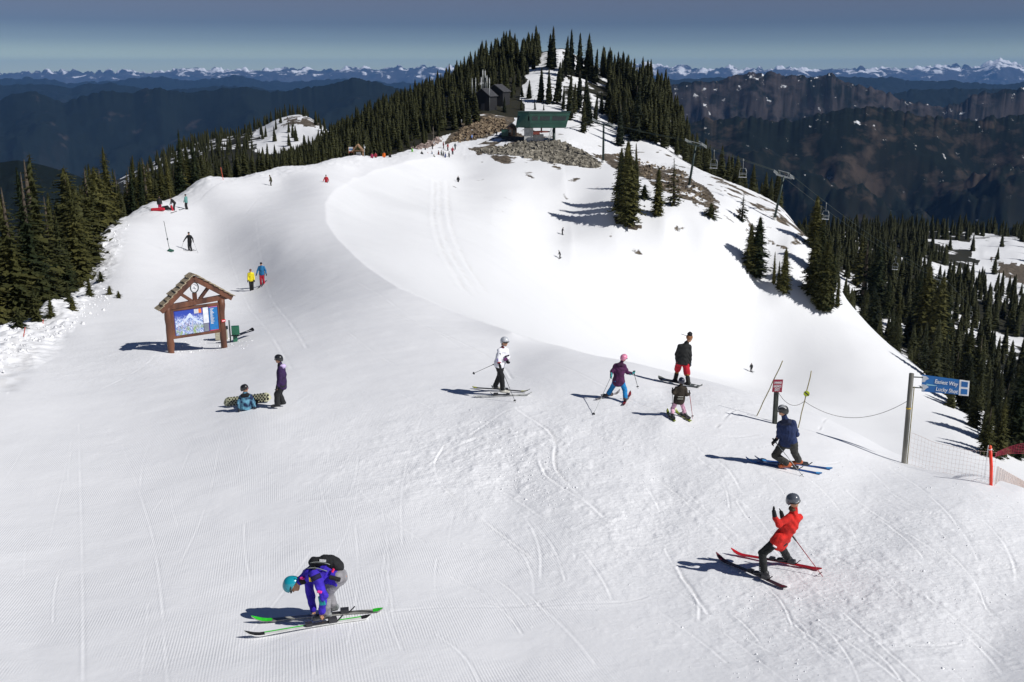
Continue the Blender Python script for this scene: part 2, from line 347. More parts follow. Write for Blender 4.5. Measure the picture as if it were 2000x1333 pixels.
def build_ground():
    us = np.concatenate([np.linspace(-.9, -.56, 60, endpoint=False), np.linspace(-.56, .56, 1000), np.linspace(.56, .9, 61)[1:]])
    ys = np.concatenate([np.exp(np.linspace(math.log(5), math.log(11), 50, endpoint=False)), np.exp(np.linspace(math.log(11), math.log(60), 620, endpoint=False)),
                         np.exp(np.linspace(math.log(60), math.log(450), 560, endpoint=False)), np.exp(np.linspace(math.log(450), math.log(1590), 110))])
    U, Yv = np.meshgrid(us, ys, indexing='ij'); X = U * Yv; zz = Z(X.ravel(), Yv.ravel()).reshape(X.shape)
    PX, PY = to_px(X, Yv, zz)
    dirt = np.zeros(X.shape); QX = PX + 14 * fbm(X / 9, Yv / 12, 3, 301) * (Yv > 100); QY = PY + 7 * fbm(X / 9, Yv / 12, 3, 305) * (Yv > 150)
    QX2 = PX + 40 * fbm(X / 25, Yv / 35, 3, 311)
    rt = random.Random(77); extra = []
    for q in range(130):
        x0 = rt.uniform(850, 1950); y0 = rt.uniform(840, 1250); ln = rt.uniform(90, 330); a = rt.uniform(.25, .85); cv = rt.uniform(-.5, .5)
        extra.append(([(x0 + ln * f * math.cos(a + cv * f), y0 + ln * f * math.sin(a + cv * f) * .8) for f in (0, .25, .5, .75, 1)], rt.uniform(.018, .034), rt.uniform(.006, .013)))
    for q in range(26):
        x0 = rt.uniform(50, 900); y0 = rt.uniform(800, 1250); ln = rt.uniform(60, 260); a = rt.uniform(1.2, 2.2); cv = rt.uniform(-.4, .4)
        extra.append(([(x0 + ln * f * math.cos(a + cv * f), y0 + ln * f * math.sin(a + cv * f)) for f in (0, .33, .66, 1)], rt.uniform(.016, .028), rt.uniform(.003, .006)))
    for k, (pl, w, d) in enumerate([(a, b * (.55 if b < .3 else 1), c * (.6 if b >= .3 or a[0][0] > 700 else .3)) for a, b, c in TRACKS] + extra):
        W = [hit(*p) for p in pl]
        if k >= len(TRACKS) and max(q_.y for q_ in W) > 33: continue
        # smooth the polyline
        P = np.array([[q.x, q.y] for q in W]); tt = np.linspace(0, len(P) - 1, len(P) * 7)
        i = np.clip(tt.astype(int), 0, len(P) - 2); f = (tt - i)[:, None]
        p0 = P[np.clip(i - 1, 0, None)]; p1 = P[i]; p2 = P[i + 1]; p3 = P[np.clip(i + 2, None, len(P) - 1)]
        Q = .5 * (2 * p1 + (p2 - p0) * f + (2 * p0 - 5 * p1 + 4 * p2 - p3) * f ** 2 + (3 * p1 - p0 - 3 * p2 + p3) * f ** 3)
        w2 = w * 3.5 + .1
        sel = (X > Q[:, 0].min() - w2) & (X < Q[:, 0].max() + w2) & (Yv > Q[:, 1].min() - w2) & (Yv < Q[:, 1].max() + w2)
        xs = X[sel]; yy = Yv[sel]; best = np.full(xs.shape, 9e9); sgn = np.zeros(xs.shape)
        for j in range(len(Q) - 1):
            a = Q[j]; b_ = Q[j + 1]; ab = b_ - a; L2 = (ab ** 2).sum() + 1e-9
            t = np.clip(((xs - a[0]) * ab[0] + (yy - a[1]) * ab[1]) / L2, 0, 1)
            dx = xs - a[0] - t * ab[0]; dy = yy - a[1] - t * ab[1]; dd = np.hypot(dx, dy); m = dd < best
            best[m] = dd[m]; sgn[m] = np.sign(dx * ab[1] - dy * ab[0])[m]
        g = best / w; mod = .55 + .6 * vnoise(xs / .9, yy / .9, 3 + k)
        prof = -d * np.exp(-(g ** 2) * 1.5) * mod + abs(d) * .8 * np.exp(-((g - 1.6) ** 2) * 2.5) * (.5 + .5 * sgn) * mod
        zz[sel] += prof
        if d > .015: dirt[sel] = np.maximum(dirt[sel], .16 * np.exp(-(g ** 2) * 3) * (vnoise(xs / .6, yy / .6, 50 + k) > 0.1))
    # crest where the groomed run rolls over into the bowl
    RIM = [hit(*p) for p in ((850, 318), (790, 332), (735, 346), (690, 362), (655, 385), (636, 412), (638, 448), (660, 482), (710, 530), (780, 578), (860, 612), (940, 642), (1000, 664))]; Q = np.array([[p.x, p.y] for p in RIM]); sel = (X > Q[:, 0].min() - 12) & (X < Q[:, 0].max() + 12) & (Yv > 30) & (Yv < 245)
    xs = X[sel]; yy = Yv[sel]; best = np.full(xs.shape, 9e9)
    for j in range(len(Q) - 1):
        a = Q[j]; ab = Q[j + 1] - a; t = np.clip(((xs - a[0]) * ab[0] + (yy - a[1]) * ab[1]) / (ab @ ab), 0, 1); best = np.minimum(best, np.hypot(xs - a[0] - t * ab[0], yy - a[1] - t * ab[1]))
    sc = np.clip(yy / 100, .35, 2.0); zz[sel] += .75 * sc * np.exp(-best / (4.2 * sc))
    # chopped-up snow
    CH = [((1000, 900), 330, 110, 1.0), ((1240, 1000), 260, 160, .8), ((1100, 850), 250, 60, .8), ((1700, 1150), 420, 200, .8), ((660, 660), 60, 60, .2), ((1350, 790), 200, 40, .6), ((200, 700), 240, 50, .6), ((230, 560), 60, 90, .9), ((400, 620), 120, 30, .5), ((1850, 1050), 300, 100, .6)]
    chop = np.full(X.shape, .06)
    for (cx, cy), rx, ry, s in CH: chop = np.maximum(chop, s * np.exp(-((PX - cx) / rx) ** 2 - ((PY - cy) / ry) ** 2))
    near = np.clip((40 - Yv) / 15, 0, 1) + .3 * np.clip((90 - Yv) / 40, 0, 1)
    zz += chop * np.clip(near, 0, 1) * (.035 * np.maximum(0, fbm(X / .22, Yv / .3, 3, 101)) + .03 * fbm(X / .7, Yv / .9, 2, 131))
    sgn = np.zeros(X.shape); rp = np.array([to_px(p.x, p.y, p.z) for p in RIM]); rp = rp[np.argsort(rp[:, 1])]
    glare_dim = np.clip((PX - np.interp(PY, rp[:, 1], rp[:, 0])) / 25, 0, 1) * np.clip((Yv - 40) / 8, 0, 1) * np.clip((PY - 300) / 15, 0, 1); glare_dim = np.maximum(glare_dim, np.clip((Yv - 250) / 15, 0, 1))
    groom = np.clip((2.2 - X + .9 * vnoise(X / 1.5, Yv / 3, 8)) / 1.5, 0, 1) * np.clip((30 - Yv) / 8, 0, 1) * np.clip(1 - chop * .9, 0, 1)
    rock = np.where((Yv > 150) & (PX > 850) & (PY < 500), .04, 0.0)
    for pl, s in ROCKY:
        m = inpoly(QX, QY, pl) & (Yv > 150); rock[m] = np.maximum(rock[m], s)
    hillr = (Yv > 240) & (QX > 990) & (PX < 1560) & (PY < 420); rock[hillr] = np.maximum(rock[hillr], .16)
    m = inpoly(PX, PY, [(1380, 330), (1650, 500), (1600, 520), (1350, 400)]) & (Yv > 180); rock[m] = np.maximum(rock[m], .3)
    # slope-driven rock
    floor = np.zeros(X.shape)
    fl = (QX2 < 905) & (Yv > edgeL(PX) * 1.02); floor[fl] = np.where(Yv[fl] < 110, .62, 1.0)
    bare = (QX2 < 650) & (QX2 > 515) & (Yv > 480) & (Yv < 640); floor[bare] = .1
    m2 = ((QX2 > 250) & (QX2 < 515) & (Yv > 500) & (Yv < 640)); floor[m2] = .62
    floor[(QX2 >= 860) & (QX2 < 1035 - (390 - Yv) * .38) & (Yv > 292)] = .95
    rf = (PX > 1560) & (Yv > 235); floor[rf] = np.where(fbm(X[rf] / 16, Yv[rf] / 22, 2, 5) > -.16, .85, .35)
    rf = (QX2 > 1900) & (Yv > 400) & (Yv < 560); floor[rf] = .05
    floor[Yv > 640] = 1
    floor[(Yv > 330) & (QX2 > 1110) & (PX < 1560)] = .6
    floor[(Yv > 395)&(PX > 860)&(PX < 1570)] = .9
    ni, nj = X.shape; idx = np.arange(ni * nj).reshape(ni, nj)
    f = np.stack([idx[:-1, :-1], idx[1:, :-1], idx[1:, 1:], idx[:-1, 1:]], -1).reshape(-1, 4)
    me = np_mesh('snow_ground', np.stack([X, Yv, zz], -1).reshape(-1, 3), f, True, dict(glare_dim=glare_dim, rock=rock, floor=floor, dirt=dirt, groom=groom, chop=chop))
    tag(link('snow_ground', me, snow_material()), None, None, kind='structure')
build_ground()
# ground behind and under the camera, so the sheet closes
def build_back():
    us = np.linspace(-.9, .9, 60); v = []; f = []
    for y in (5, 2, -30, -120):
        for u in us:
            z0 = zat(u * 5, 5.0); v.append((u * 5 if y == 5 else u * (5 + (5 - y) * 1.2), y, z0 + (5 - y) * .32 if y > -20 else z0 + 12))
    n = len(us)
    for r in range(3):
        for i in range(n - 1): f.append((r * n + i, (r + 1) * n + i, (r + 1) * n + i + 1, r * n + i + 1))
    me = np_mesh('snow_bank', v, f); tag(link('snow_bank', me, bpy.data.materials['snow']), None, None, kind='structure')
build_back()

# ------------------------------------------------------------ far mountains
def mountain_mat(name, forest, rock, rock_amt, snow_h=None, snow_amt=.5, scale=.004, patch=0.0):
    m, nt, b = _mat(name); L = nt.links; geo = N(nt, 'ShaderNodeNewGeometry')
    def M2(op, a, bb, clamp=False):
        q = N(nt, 'ShaderNodeMath', operation=op); q.use_clamp = clamp
        for i, v in enumerate((a, bb)):
            if isinstance(v, (int, float)): q.inputs[i].default_value = v
            else: L.new(v, q.inputs[i])
        return q.outputs[0]
    def noise(s, d=6, dist=0, sc=None):
        mp = N(nt, 'ShaderNodeMapping'); L.new(geo.outputs['Position'], mp.inputs[0])
        if sc: mp.inputs['Scale'].default_value = sc
        n = N(nt, 'ShaderNodeTexNoise', Scale=s, Detail=d, Distortion=dist); n.inputs['Roughness'].default_value = .6; L.new(mp.outputs[0], n.inputs['Vector']); return n.outputs['Fac']
    def mix(f, a, bb):
        q = N(nt, 'ShaderNodeMix', data_type='RGBA'); L.new(f, q.inputs['Factor'])
        for i, v in ((6, a), (7, bb)):
            if isinstance(v, tuple): q.inputs[i].default_value = v
            else: L.new(v, q.inputs[i])
        return q.outputs[2]
    sn = N(nt, 'ShaderNodeSeparateXYZ'); L.new(geo.outputs['Normal'], sn.inputs[0]); sp = N(nt, 'ShaderNodeSeparateXYZ'); L.new(geo.outputs['Position'], sp.inputs[0])
    at = N(nt, 'ShaderNodeAttribute'); at.attribute_name = 'rise'
    rk = mix(noise(scale * 9, 9, .2, (1, 1, .8)), tuple(x * .45 for x in rock[:3]) + (1,), tuple(rock[:3]) + (1,))
    ft = mix(noise(scale * 3, 6), tuple(x * .6 for x in forest[:3]) + (1,), tuple(forest[:3]) + (1,))
    f1 = M2('MULTIPLY', M2('SUBTRACT', M2('ADD', M2('ADD', M2('MULTIPLY', noise(scale * .8, 4), .5), M2('MULTIPLY', noise(scale * 4, 9, .3), .5)), rock_amt), .5), 9, True)
    # steep faces are bare rock
    f2 = M2('MULTIPLY', M2('SUBTRACT', .74, sn.outputs[2]), 5, True)
    f = M2('MAXIMUM', f1, M2('MULTIPLY', f2, .9 if rock_amt > .05 else .12))
    col = mix(f, ft, rk)
    if snow_h is not None:
        s1 = M2('ADD', M2('MULTIPLY', M2('SUBTRACT', at.outputs['Fac'], snow_h), 3.0), M2('MULTIPLY', M2('SUBTRACT', noise(scale * 2.2, 8, .3), .5), 5.0 * snow_amt))
        col = mix(M2('MULTIPLY', s1, 4, True), col, (.8, .82, .86, 1))
    if patch:
        s2 = M2('MULTIPLY', M2('SUBTRACT', M2('ADD', noise(scale * 6, 6, .2, (1, .6, 1)), M2('MULTIPLY', at.outputs['Fac'], .12)), patch), 18, True)
        s2 = M2('MULTIPLY', s2, M2('MULTIPLY', M2('SUBTRACT', sn.outputs[2], .5), 4, True))
        col = mix(s2, col, (.75, .77, .8, 1))
    L.new(col, b.inputs['Base Color']); b.inputs['Roughness'].default_value = .95; b.inputs['Specular IOR Level'].default_value = .05
    bp = N(nt, 'ShaderNodeBump', Strength=.6, Distance=1.2 / scale * .01); L.new(noise(scale * 8, 6), bp.inputs['Height']); L.new(bp.outputs[0], b.inputs['Normal'])
    return m
def mountains(name, sky, D, depth, base, mat, jag=0.0, spur=.25, seed=1, nx=560, ny=110, cliff=None, lab=None):
    """a real range: skyline heights at distance D, flanks with spurs falling to base in front and behind"""
    xs = np.array([s[0] for s in sky], float); yv = np.array([s[1] for s in sky], float)
    px = np.linspace(xs[0], xs[-1], nx); py = np.interp(px, xs, yv)
    u = np.array([ray(a, b)[0] for a, b in zip(px, py)]); t = np.array([ray(a, b)[1] for a, b in zip(px, py)])
    H = t * D; X0 = u * D
    J = jag * (np.abs(fbm(X0 / (D * .010), X0 * 0 + seed, 5, seed)) - .25)
    v = np.linspace(-1, 1, 2 * ny + 1); Vv, UI = np.meshgrid(v, np.arange(nx), indexing='ij')
    Yd = D + Vv * depth; X = u[UI] * Yd; a = np.abs(Vv)
    if cliff: prof = np.where(a < .16, 1 - a / .16 * cliff, (1 - cliff) * (1 - ((a - .16) / .84)) ** 1.1)
    else: prof = 1 - a ** .85
    wx = fbm(X / (depth * .5), Yd / (depth * .5), 3, seed + 55) * depth * .12; n = 1 - 2 * np.abs(fbm((X + wx) / (depth * .30), (Yd - wx) / (depth * .30), 5, seed + 3)); n2 = fbm(X / (depth * .05), Yd / (depth * .05), 4, seed + 9)
    Hh = base + (H[UI] - base) * prof
    amp = (H[UI] - base) * spur * np.clip(a * 5, 0, 1) * np.clip((1 - a) * 3, 0, 1)
    Zz = Hh + amp * (n - .45) * .6 + amp * .22 * n2
    if cliff:
        rib = fbm(X / (D * .009), Zz / (D * .02), 3, seed); Zz = Zz + (H[UI] - base) * .028 * rib * np.exp(-((a - .09) / .06) ** 2)
    # front flank never rises above the skyline seen from the valley
    Zz = np.minimum(Zz, np.where(a > 0, t[UI] * Yd - 1.0, 1e9)) if not cliff else np.minimum(Zz, t[UI] * Yd - .5 * (a > 0))
    Zz = Zz + J[UI] * np.exp(-a / .035)
    rise = (Zz - base) / np.maximum(1, (H.max() - base))
    ni, nj = Zz.shape; idx = np.arange(ni * nj).reshape(ni, nj)
    f = np.stack([idx[:-1, :-1], idx[:-1, 1:], idx[1:, 1:], idx[1:, :-1]], -1).reshape(-1, 4)
    me = np_mesh(name, np.stack([X, Yd, Zz], -1).reshape(-1, 3), f, True, dict(rise=rise))
    tag(link(name, me, mat), None, None, kind='structure')
FOR = (.010, .015, .013); RCK = (.10, .08, .07)
mountains('hills', [(-500, 330), (-100, 330), (0, 318), (35, 313), (80, 322), (130, 336), (200, 362), (300, 395), (420, 430)], 1500, 500, -330, mountain_mat('knoll_forest', FOR, RCK, -.08), seed=3)
mountains('mountains', [(-500, 230), (-200, 205), (0, 199), (30, 182), (60, 178), (95, 190), (125, 200), (160, 190), (205, 177), (260, 181), (310, 170), (345, 181), (400, 178), (480, 168), (530, 180), (600, 172), (640, 165), (690, 153), (720, 157), (745, 163), (790, 175), (900, 200), (1000, 230)], 7000, 3800, -1300, mountain_mat('ridge_forest', FOR, (.08, .065, .06), -.09, scale=.0022), jag=30, seed=5)
mountains('mountains', [(-500, 165), (0, 166), (60, 164), (110, 166), (140, 172), (160, 164), (210, 163), (260, 168), (290, 178), (340, 176), (380, 172), (420, 168), (470, 170), (560, 178), (700, 182), (900, 180)], 11500, 2500, -1000, mountain_mat('blue_ridge', FOR, RCK, -.16, scale=.0015), jag=40, seed=8)
mountains('mountains', [(-500, 150), (0, 154), (90, 153), (130, 163), (200, 160), (320, 149), (360, 157), (400, 156), (460, 147), (500, 157), (560, 160), (620, 157), (670, 153), (760, 163), (900, 158), (1000, 160)], 18000, 3500, -1200, mountain_mat('far_ridge', FOR, RCK, -.12, snow_h=1.15, snow_amt=.4, scale=.001), jag=70, seed=11)
SNOWY = mountain_mat('snowy_range', (.02, .03, .04), (.07, .07, .08), .1, snow_h=.80, snow_amt=.6, scale=.0011)
mountains('mountains', [(-500, 140), (0, 143), (40, 139), (60, 140), (120, 138), (170, 141), (250, 140), (300, 141), (340, 137), (362, 133), (380, 136), (430, 134), (500, 137), (550, 131), (590, 135), (640, 137), (690, 130), (740, 135), (790, 133), (830, 129), (900, 133), (1000, 135), (1200, 132), (1240, 126), (1262, 121), (1290, 125), (1310, 130), (1380, 135), (1420, 132), (1480, 136), (1540, 130), (1600, 134), (1690, 132), (1770, 132), (1810, 130), (1850, 127), (1880, 131), (1908, 130), (1925, 124), (1940, 117), (1952, 113), (1968, 117), (1985, 122), (2000, 127), (2100, 133), (2500, 135)], 32000, 6000, -1500, SNOWY, jag=210, spur=.3, seed=21, nx=1500, ny=80)
mountains('mountains', [(1200, 160), (1400, 152), (1650, 150), (1740, 152), (1780, 158), (1800, 157), (1850, 159), (1960, 165), (2000, 160), (2500, 160)], 13000, 2500, -1000, mountain_mat('blue_ridge_east', FOR, RCK, -.15, scale=.0015), jag=40, seed=31)
mountains('mountains', [(1600, 190), (1740, 186), (1780, 176), (1860, 173), (1960, 175), (2100, 176), (2500, 180)], 8000, 1500, -900, mountain_mat('dark_ridge_east', FOR, RCK, -.12, scale=.003), jag=20, seed=33)
mountains('cliffs', [(1100, 200), (1250, 178), (1310, 164), (1340, 160), (1400, 157), (1440, 145), (1470, 141), (1500, 143), (1515, 141), (1540, 148), (1600, 150), (1625, 147), (1650, 158), (1680, 168), (1710, 172), (1740, 185), (1760, 194), (1800, 203), (1850, 208), (1880, 200), (1900, 184), (1930, 181), (1960, 177), (2000, 173), (2100, 175), (2500, 190)], 5200, 2400, -1300, mountain_mat('cliff_rock', (.010, .013, .012), (.070, .060, .060), .055, scale=.004, patch=.745), jag=34, spur=.3, seed=41, cliff=.30, nx=900)
mountains('foothills', [(1100, 260), (1250, 240), (1340, 238), (1450, 228), (1540, 238), (1600, 222), (1640, 213), (1700, 207), (1740, 214), (1800, 226), (1860, 232), (1900, 236), (2000, 222), (2100, 210), (2500, 190)], 3400, 2100, -1150, mountain_mat('foothill', (.009, .013, .010), (.075, .058, .046), .00, scale=.005, patch=.765), jag=22, spur=.35, seed=47, nx=800)
# valley floor out to the horizon
def valley():
    th = np.linspace(math.radians(20), math.radians(160), 90); rr = [900, 2000, 5000, 10000, 20000, 45000]; v = []; f = []
    for r in rr:
        for a in th: v.append((r * math.cos(a), r * math.sin(a), -1290 if r > 1500 else -700))
    n = len(th)
    for i in range(len(rr) - 1):
        for j in range(n - 1): f.append((i * n + j, (i + 1) * n + j, (i + 1) * n + j + 1, i * n + j + 1))
    tag(link('valley', np_mesh('valley', v, f), mountain_mat('valley_forest', FOR, RCK, -.14, scale=.001)), None, None, kind='structure')
valley()
# ------------------------------------------------------------ conifers
def foliage_mat(name, lo, hi):
    m, nt, b = _mat(name); L = nt.links
    oi = N(nt, 'ShaderNodeObjectInfo'); geo = N(nt, 'ShaderNodeNewGeometry')
    n = N(nt, 'ShaderNodeTexNoise', Scale=.55, Detail=3); L.new(geo.outputs['Position'], n.inputs['Vector'])
    a = N(nt, 'ShaderNodeMath', operation='ADD'); L.new(n.outputs['Fac'], a.inputs[0]); 
    mu = N(nt, 'ShaderNodeMath', operation='MULTIPLY_ADD'); L.new(oi.outputs['Random'], mu.inputs[0]); mu.inputs[1].default_value = .5; mu.inputs[2].default_value = -.25
    L.new(mu.outputs[0], a.inputs[1])
    r = N(nt, 'ShaderNodeValToRGB'); L.new(a.outputs[0], r.inputs[0]); e = r.color_ramp.elements
    e[0].position = .25; e[0].color = lo + (1,); e[1].position = .8; e[1].color = hi + (1,)
    L.new(r.outputs[0], b.inputs['Base Color']); b.inputs['Roughness'].default_value = .75; b.inputs['Specular IOR Level'].default_value = .2
    return m
FOL = foliage_mat('fir_needles', (.014, .022, .008), (.085, .080, .022))
FOLD = foliage_mat('fir_needles_dark', (.009, .014, .006), (.040, .042, .014))
BARK = noise_mat('bark', (.03, .022, .015), (.09, .07, .05), 6, .9, .6)
DEADW = noise_mat('dead_wood', (.16, .13, .10), (.34, .30, .25), 5, .9, .5)
def conifer(H, R, seed, whorl=.28, nb=8, leaves=6, power=.85, gap=.0, base=.03, core=.42, lean=0.0, size=1.0):
    rg = np.random.default_rng(seed); V = []; T = []
    def tri(a, b, c): k = len(V); V.extend((a, b, c)); T.append((k, k + 1, k + 2))
    z = H * base; bend = rg.normal(0, .012, 2) * H + np.array([lean, 0]) * H
    ax = lambda zz: np.array([bend[0] * (zz / H) ** 2, bend[1] * (zz / H) ** 2, 0])
    prof_n = rg.uniform(.72, 1.18, 64)
    while z < H * .99:
        f = z / H; r = R * (1 - f) ** power * (.62 + .38 * min(1, f / .12)) * prof_n[int(f * 40)] + .05
        n = max(4, int(nb * (.55 + .45 * (1 - f)))); th0 = rg.uniform(0, 6.28)
        for k in range(n):
            if rg.random() < gap: continue
            th = th0 + k * 6.283 / n + rg.normal(0, .2); L = r * rg.uniform(.68, 1.14); d = np.array([math.cos(th), math.sin(th), 0.])
            sd_ = np.array([-d[1], d[0], 0.]); droop = rg.uniform(.12, .42) * (1 - .6 * f) * L; o = ax(z) + np.array([0, 0, z + rg.normal(0, .06)])
            tip = o + d * L + np.array([0, 0, -droop + .1 * L * f]); w = max(.06, L * .22) * size
            mid = o * .45 + tip * .55 + np.array([0, 0, .06 * L])
            tri(o + sd_ * w * .2, mid + sd_ * w, tip); tri(o - sd_ * w * .2, tip, mid - sd_ * w); tri(mid + sd_ * w, mid - sd_ * w, tip)
            for q in range(leaves):
                s = rg.uniform(.25, 1.0); p = o * (1 - s) + tip * s + np.array([0, 0, .05 * L]); side = 1 if q % 2 else -1
                l2 = w * rg.uniform(.8, 1.7) * (1.15 - .5 * s); dir_ = (d * rg.uniform(.3, .9) + sd_ * side * rg.uniform(.4, 1) + np.array([0, 0, rg.uniform(-.55, .35)])); dir_ /= np.linalg.norm(dir_)
                e = p + dir_ * l2; up = np.array([0, 0, 1.]) * l2 * .22; tri(p + up * rg.uniform(-.3, 1), e, p - up * 1.3)
        z += whorl * (.55 + .6 * (1 - f)) * rg.uniform(.8, 1.2)
    # spire
    t = ax(H); 
    for k in range(3):
        a = k * 2.1; q = np.array([math.cos(a), math.sin(a), 0]) * .09 * size; tri(t + [0, 0, H - .9] + q, t + [0, 0, H - .9] - q, t + [0, 0, H + .15])
    if core > 0:  # dense inner growth
        n = 9; lv = 14
        rings = []
        for i in range(lv):
            f = base + .02 + (.95 - base) * i / (lv - 1); rr = R * core * (1 - f) ** power; rings.append([ax(f * H) + np.array([math.cos(6.283 * j / n + i) * rr * rg.uniform(.7, 1.2), math.sin(6.283 * j / n + i) * rr * rg.uniform(.7, 1.2), f * H + rg.normal(0, .1)]) for j in range(n)])
        for i in range(lv - 1):
            for j in range(n):
                a, b_, c, d_ = rings[i][j], rings[i][(j + 1) % n], rings[i + 1][(j + 1) % n], rings[i + 1][j]; tri(a, b_, c); tri(a, c, d_)
    return np.array(V), np.array(T)
def trunk_mb(H, R, lean=0):
    mb = MB(); mb.tube([(0, 0, -.6), (0, 0, H * .3), (lean * H * .5, 0, H * .7), (lean * H, 0, H * .97)], [R * .16 + .05, R * .12 + .04, R * .07 + .02, .02], 7); return mb
PROTO = {}
def proto(kind, H, R, seeds, **kw):
    PROTO[kind] = []
    for s in seeds:
        v, t = conifer(H, R, s, **kw); me = np_mesh('crown_' + kind, v, t, False); tm = trunk_mb(H, R).mesh('trunk_' + kind); PROTO[kind].append((me, tm, H))
proto('fir', 10, 2.0, (1, 2, 3, 4), leaves=8, nb=10, power=.75)
proto('spire', 10, 1.35, (11, 12, 13), leaves=6, nb=8, core=.5, power=.7)
proto('loose', 10, 2.5, (21, 22), gap=.22, core=.12, leaves=12, whorl=.50, power=.7, size=1.25)
proto('column', 10, 2.1, (71, 72, 73), power=.55, leaves=9, nb=11, whorl=.24, core=.55)
proto('bushy', 6, 2.0, (31, 32, 33), leaves=8, power=.6, whorl=.25)
proto('shrub', 2, 1.1, (41, 42, 43), leaves=7, power=.5, whorl=.16, nb=8)
proto('mid', 10, 2.0, (51, 52, 53, 54), power=.75, leaves=3, nb=7, whorl=.42, core=.55)
proto('midspire', 10, 1.4, power=.7, seeds=(61, 62, 63), leaves=3, nb=6, whorl=.4, core=.6, size=1.2)
TREES = []
def tree(x, y, h, kind, label, group=None, cat='tree', mat=None, wide=1.0, name='fir_tree', z=None, rz=None):
    me, tm, H = random.choice(PROTO[kind]); z = zat(x, y) if z is None else z
    r = thing(name, label, cat, (0, 0, 0), group); s = h / H; mat = mat or FOL
    r.location = (x, y, z - .1); r.rotation_euler = (random.gauss(0, .022), random.gauss(0, .022), random.uniform(0, 6.28) if rz is None else rz); r.scale = (s * wide, s * wide, s)
    for nm, m, mm in (('crown', me, mat), ('trunk', tm, BARK)):
        if not m.materials: m.materials.append(mm)
        o = bpy.data.objects.new(nm, m); COL.objects.link(o); o.parent = r
        if m.materials[0] != mm: o.material_slots[0].link = 'OBJECT'; o.material_slots[0].material = mm
    TREES.append((x, y)); return r
def px_scale(p): return F / (p.y * CP - p.z * SP)
def tree_px(px, py, top, kind, label, wide=1.0, group=None, mat=None, ymin=0, name='fir_tree', cat='tree'):
    p = hit(px, py, ymin); h = (py - top) / (px_scale(p) * .97)
    return tree(p.x, p.y, h, kind, label, group, cat, mat, wide, name, p.z)
# trees that stand apart on the snow (base pixel, top pixel)
for a in [
    (1224, 438, 280, 'column', 'tallest broad fir left of the rocky strip on the open slope', 1.0), (1212, 415, 300, 'spire', 'dark fir pressed against the left side of the tallest broad fir', 1.2),
    (1210, 400, 292, 'column', 'second spire rising from the tallest broad fir clump', .8), (1234, 420, 318, 'column', 'short fir in front at the right of the tallest broad fir', .8), (1243, 378, 283, 'spire', 'thin fir standing behind the right side of the tallest broad fir', 1.0), (1258, 388, 362, 'shrub', 'leaning bush beside the thin fir behind the tallest broad fir', 1.2),
    (1284, 421, 330, 'column', 'medium full fir between the tallest broad fir and the gappy fir', .85), (1316, 402, 312, 'loose', 'gappy sparse fir with snow showing through, left of a lift tower', .8),
    (1388, 424, 398, 'shrub', 'wide low bush below the brown strip on the open slope', 1.3), (1449, 432, 380, 'loose', 'leaning fir with a dark shadow on the slope below the middle lift tower', 1.0),
    (1476, 539, 426, 'column', 'solitary bushy double topped fir with a broad feathery shadow', 1.15), (1464, 530, 438, 'column', 'fir grown into the left side of the solitary bushy fir', 1.0),
    (1531, 572, 485, 'column', 'taller fir of the small clump right of the solitary bushy fir', .9), (1511, 555, 492, 'spire', 'thin leaning spire left in the small clump right of the solitary fir', .9), (1520, 565, 510, 'spire', 'short fir between the two spires of the small clump', 1.1),
    (1592, 488, 385, 'column', 'upper olive green fir on the slope edge under the chairlift', 1.15), (1588, 575, 455, 'column', 'broad fir at the left of the tall clump on the slope edge', 1.1),
    (1602, 600, 478, 'column', 'front middle fir of the tall clump on the slope edge', .95), (1618, 608, 490, 'spire', 'tall narrow fir in front at the right of the tall clump', 1.3), (1609, 606, 472, 'column', 'dark fir squeezed between the front firs of the tall clump', .8), (1596, 540, 430, 'column', 'dark fir filling the waist of the tall clump on the slope edge', 1.0), (1635, 600, 540, 'spire', 'short fir at the right foot of the tall clump', 1.2), (1627, 570, 485, 'spire', 'slim fir behind the right side of the tall clump', 1.0),
    (1685, 598, 470, 'loose', 'gappy fir with bare lower trunks on the slope edge', 1.1), (1708, 612, 470, 'column', 'full fir right of the gappy fir with bare lower trunks', .9), (1728, 622, 540, 'fir', 'shorter fir at the downhill end of the gappy clump', .9), (1674, 560, 455, 'fir', 'dark fir behind the gappy fir on the slope edge', .9),
    (1753, 627, 577, 'fir', 'small lone fir between two clumps on the slope edge', .9), (1746, 640, 622, 'shrub', 'little bush under the small lone fir', .8),
    (1785, 655, 530, 'column', 'left fir of the big dark clump on the right slope edge', .9), (1800, 680, 520, 'column', 'tallest fir of the big dark clump on the right slope edge', 1.0), (1818, 698, 540, 'column', 'front fir of the big dark clump on the right slope edge', 1.1), (1836, 702, 570, 'column', 'right fir of the big dark clump on the right slope edge', .9),
    (1852, 668, 610, 'fir', 'small fir just right of the big dark clump', .9), (1880, 770, 640, 'column', 'large fir below the big dark clump, near the blue sign', 1.0), (1902, 780, 655, 'spire', 'narrow fir leaning on the large fir near the blue sign', 1.4),
    (1925, 890, 790, 'fir', 'lowest fir on the slope, above the net beside the orange post', 1.1), (1950, 895, 770, 'fir', 'tall dark fir right behind the orange post', .9), (1978, 890, 700, 'column', 'big dark fir at the right border behind the net', 1.0), (1998, 890, 720, 'fir', 'fir cut by the right border behind the net', 1.0),
]: tree_px(a[0], a[1], a[2], a[3], a[4], a[5])
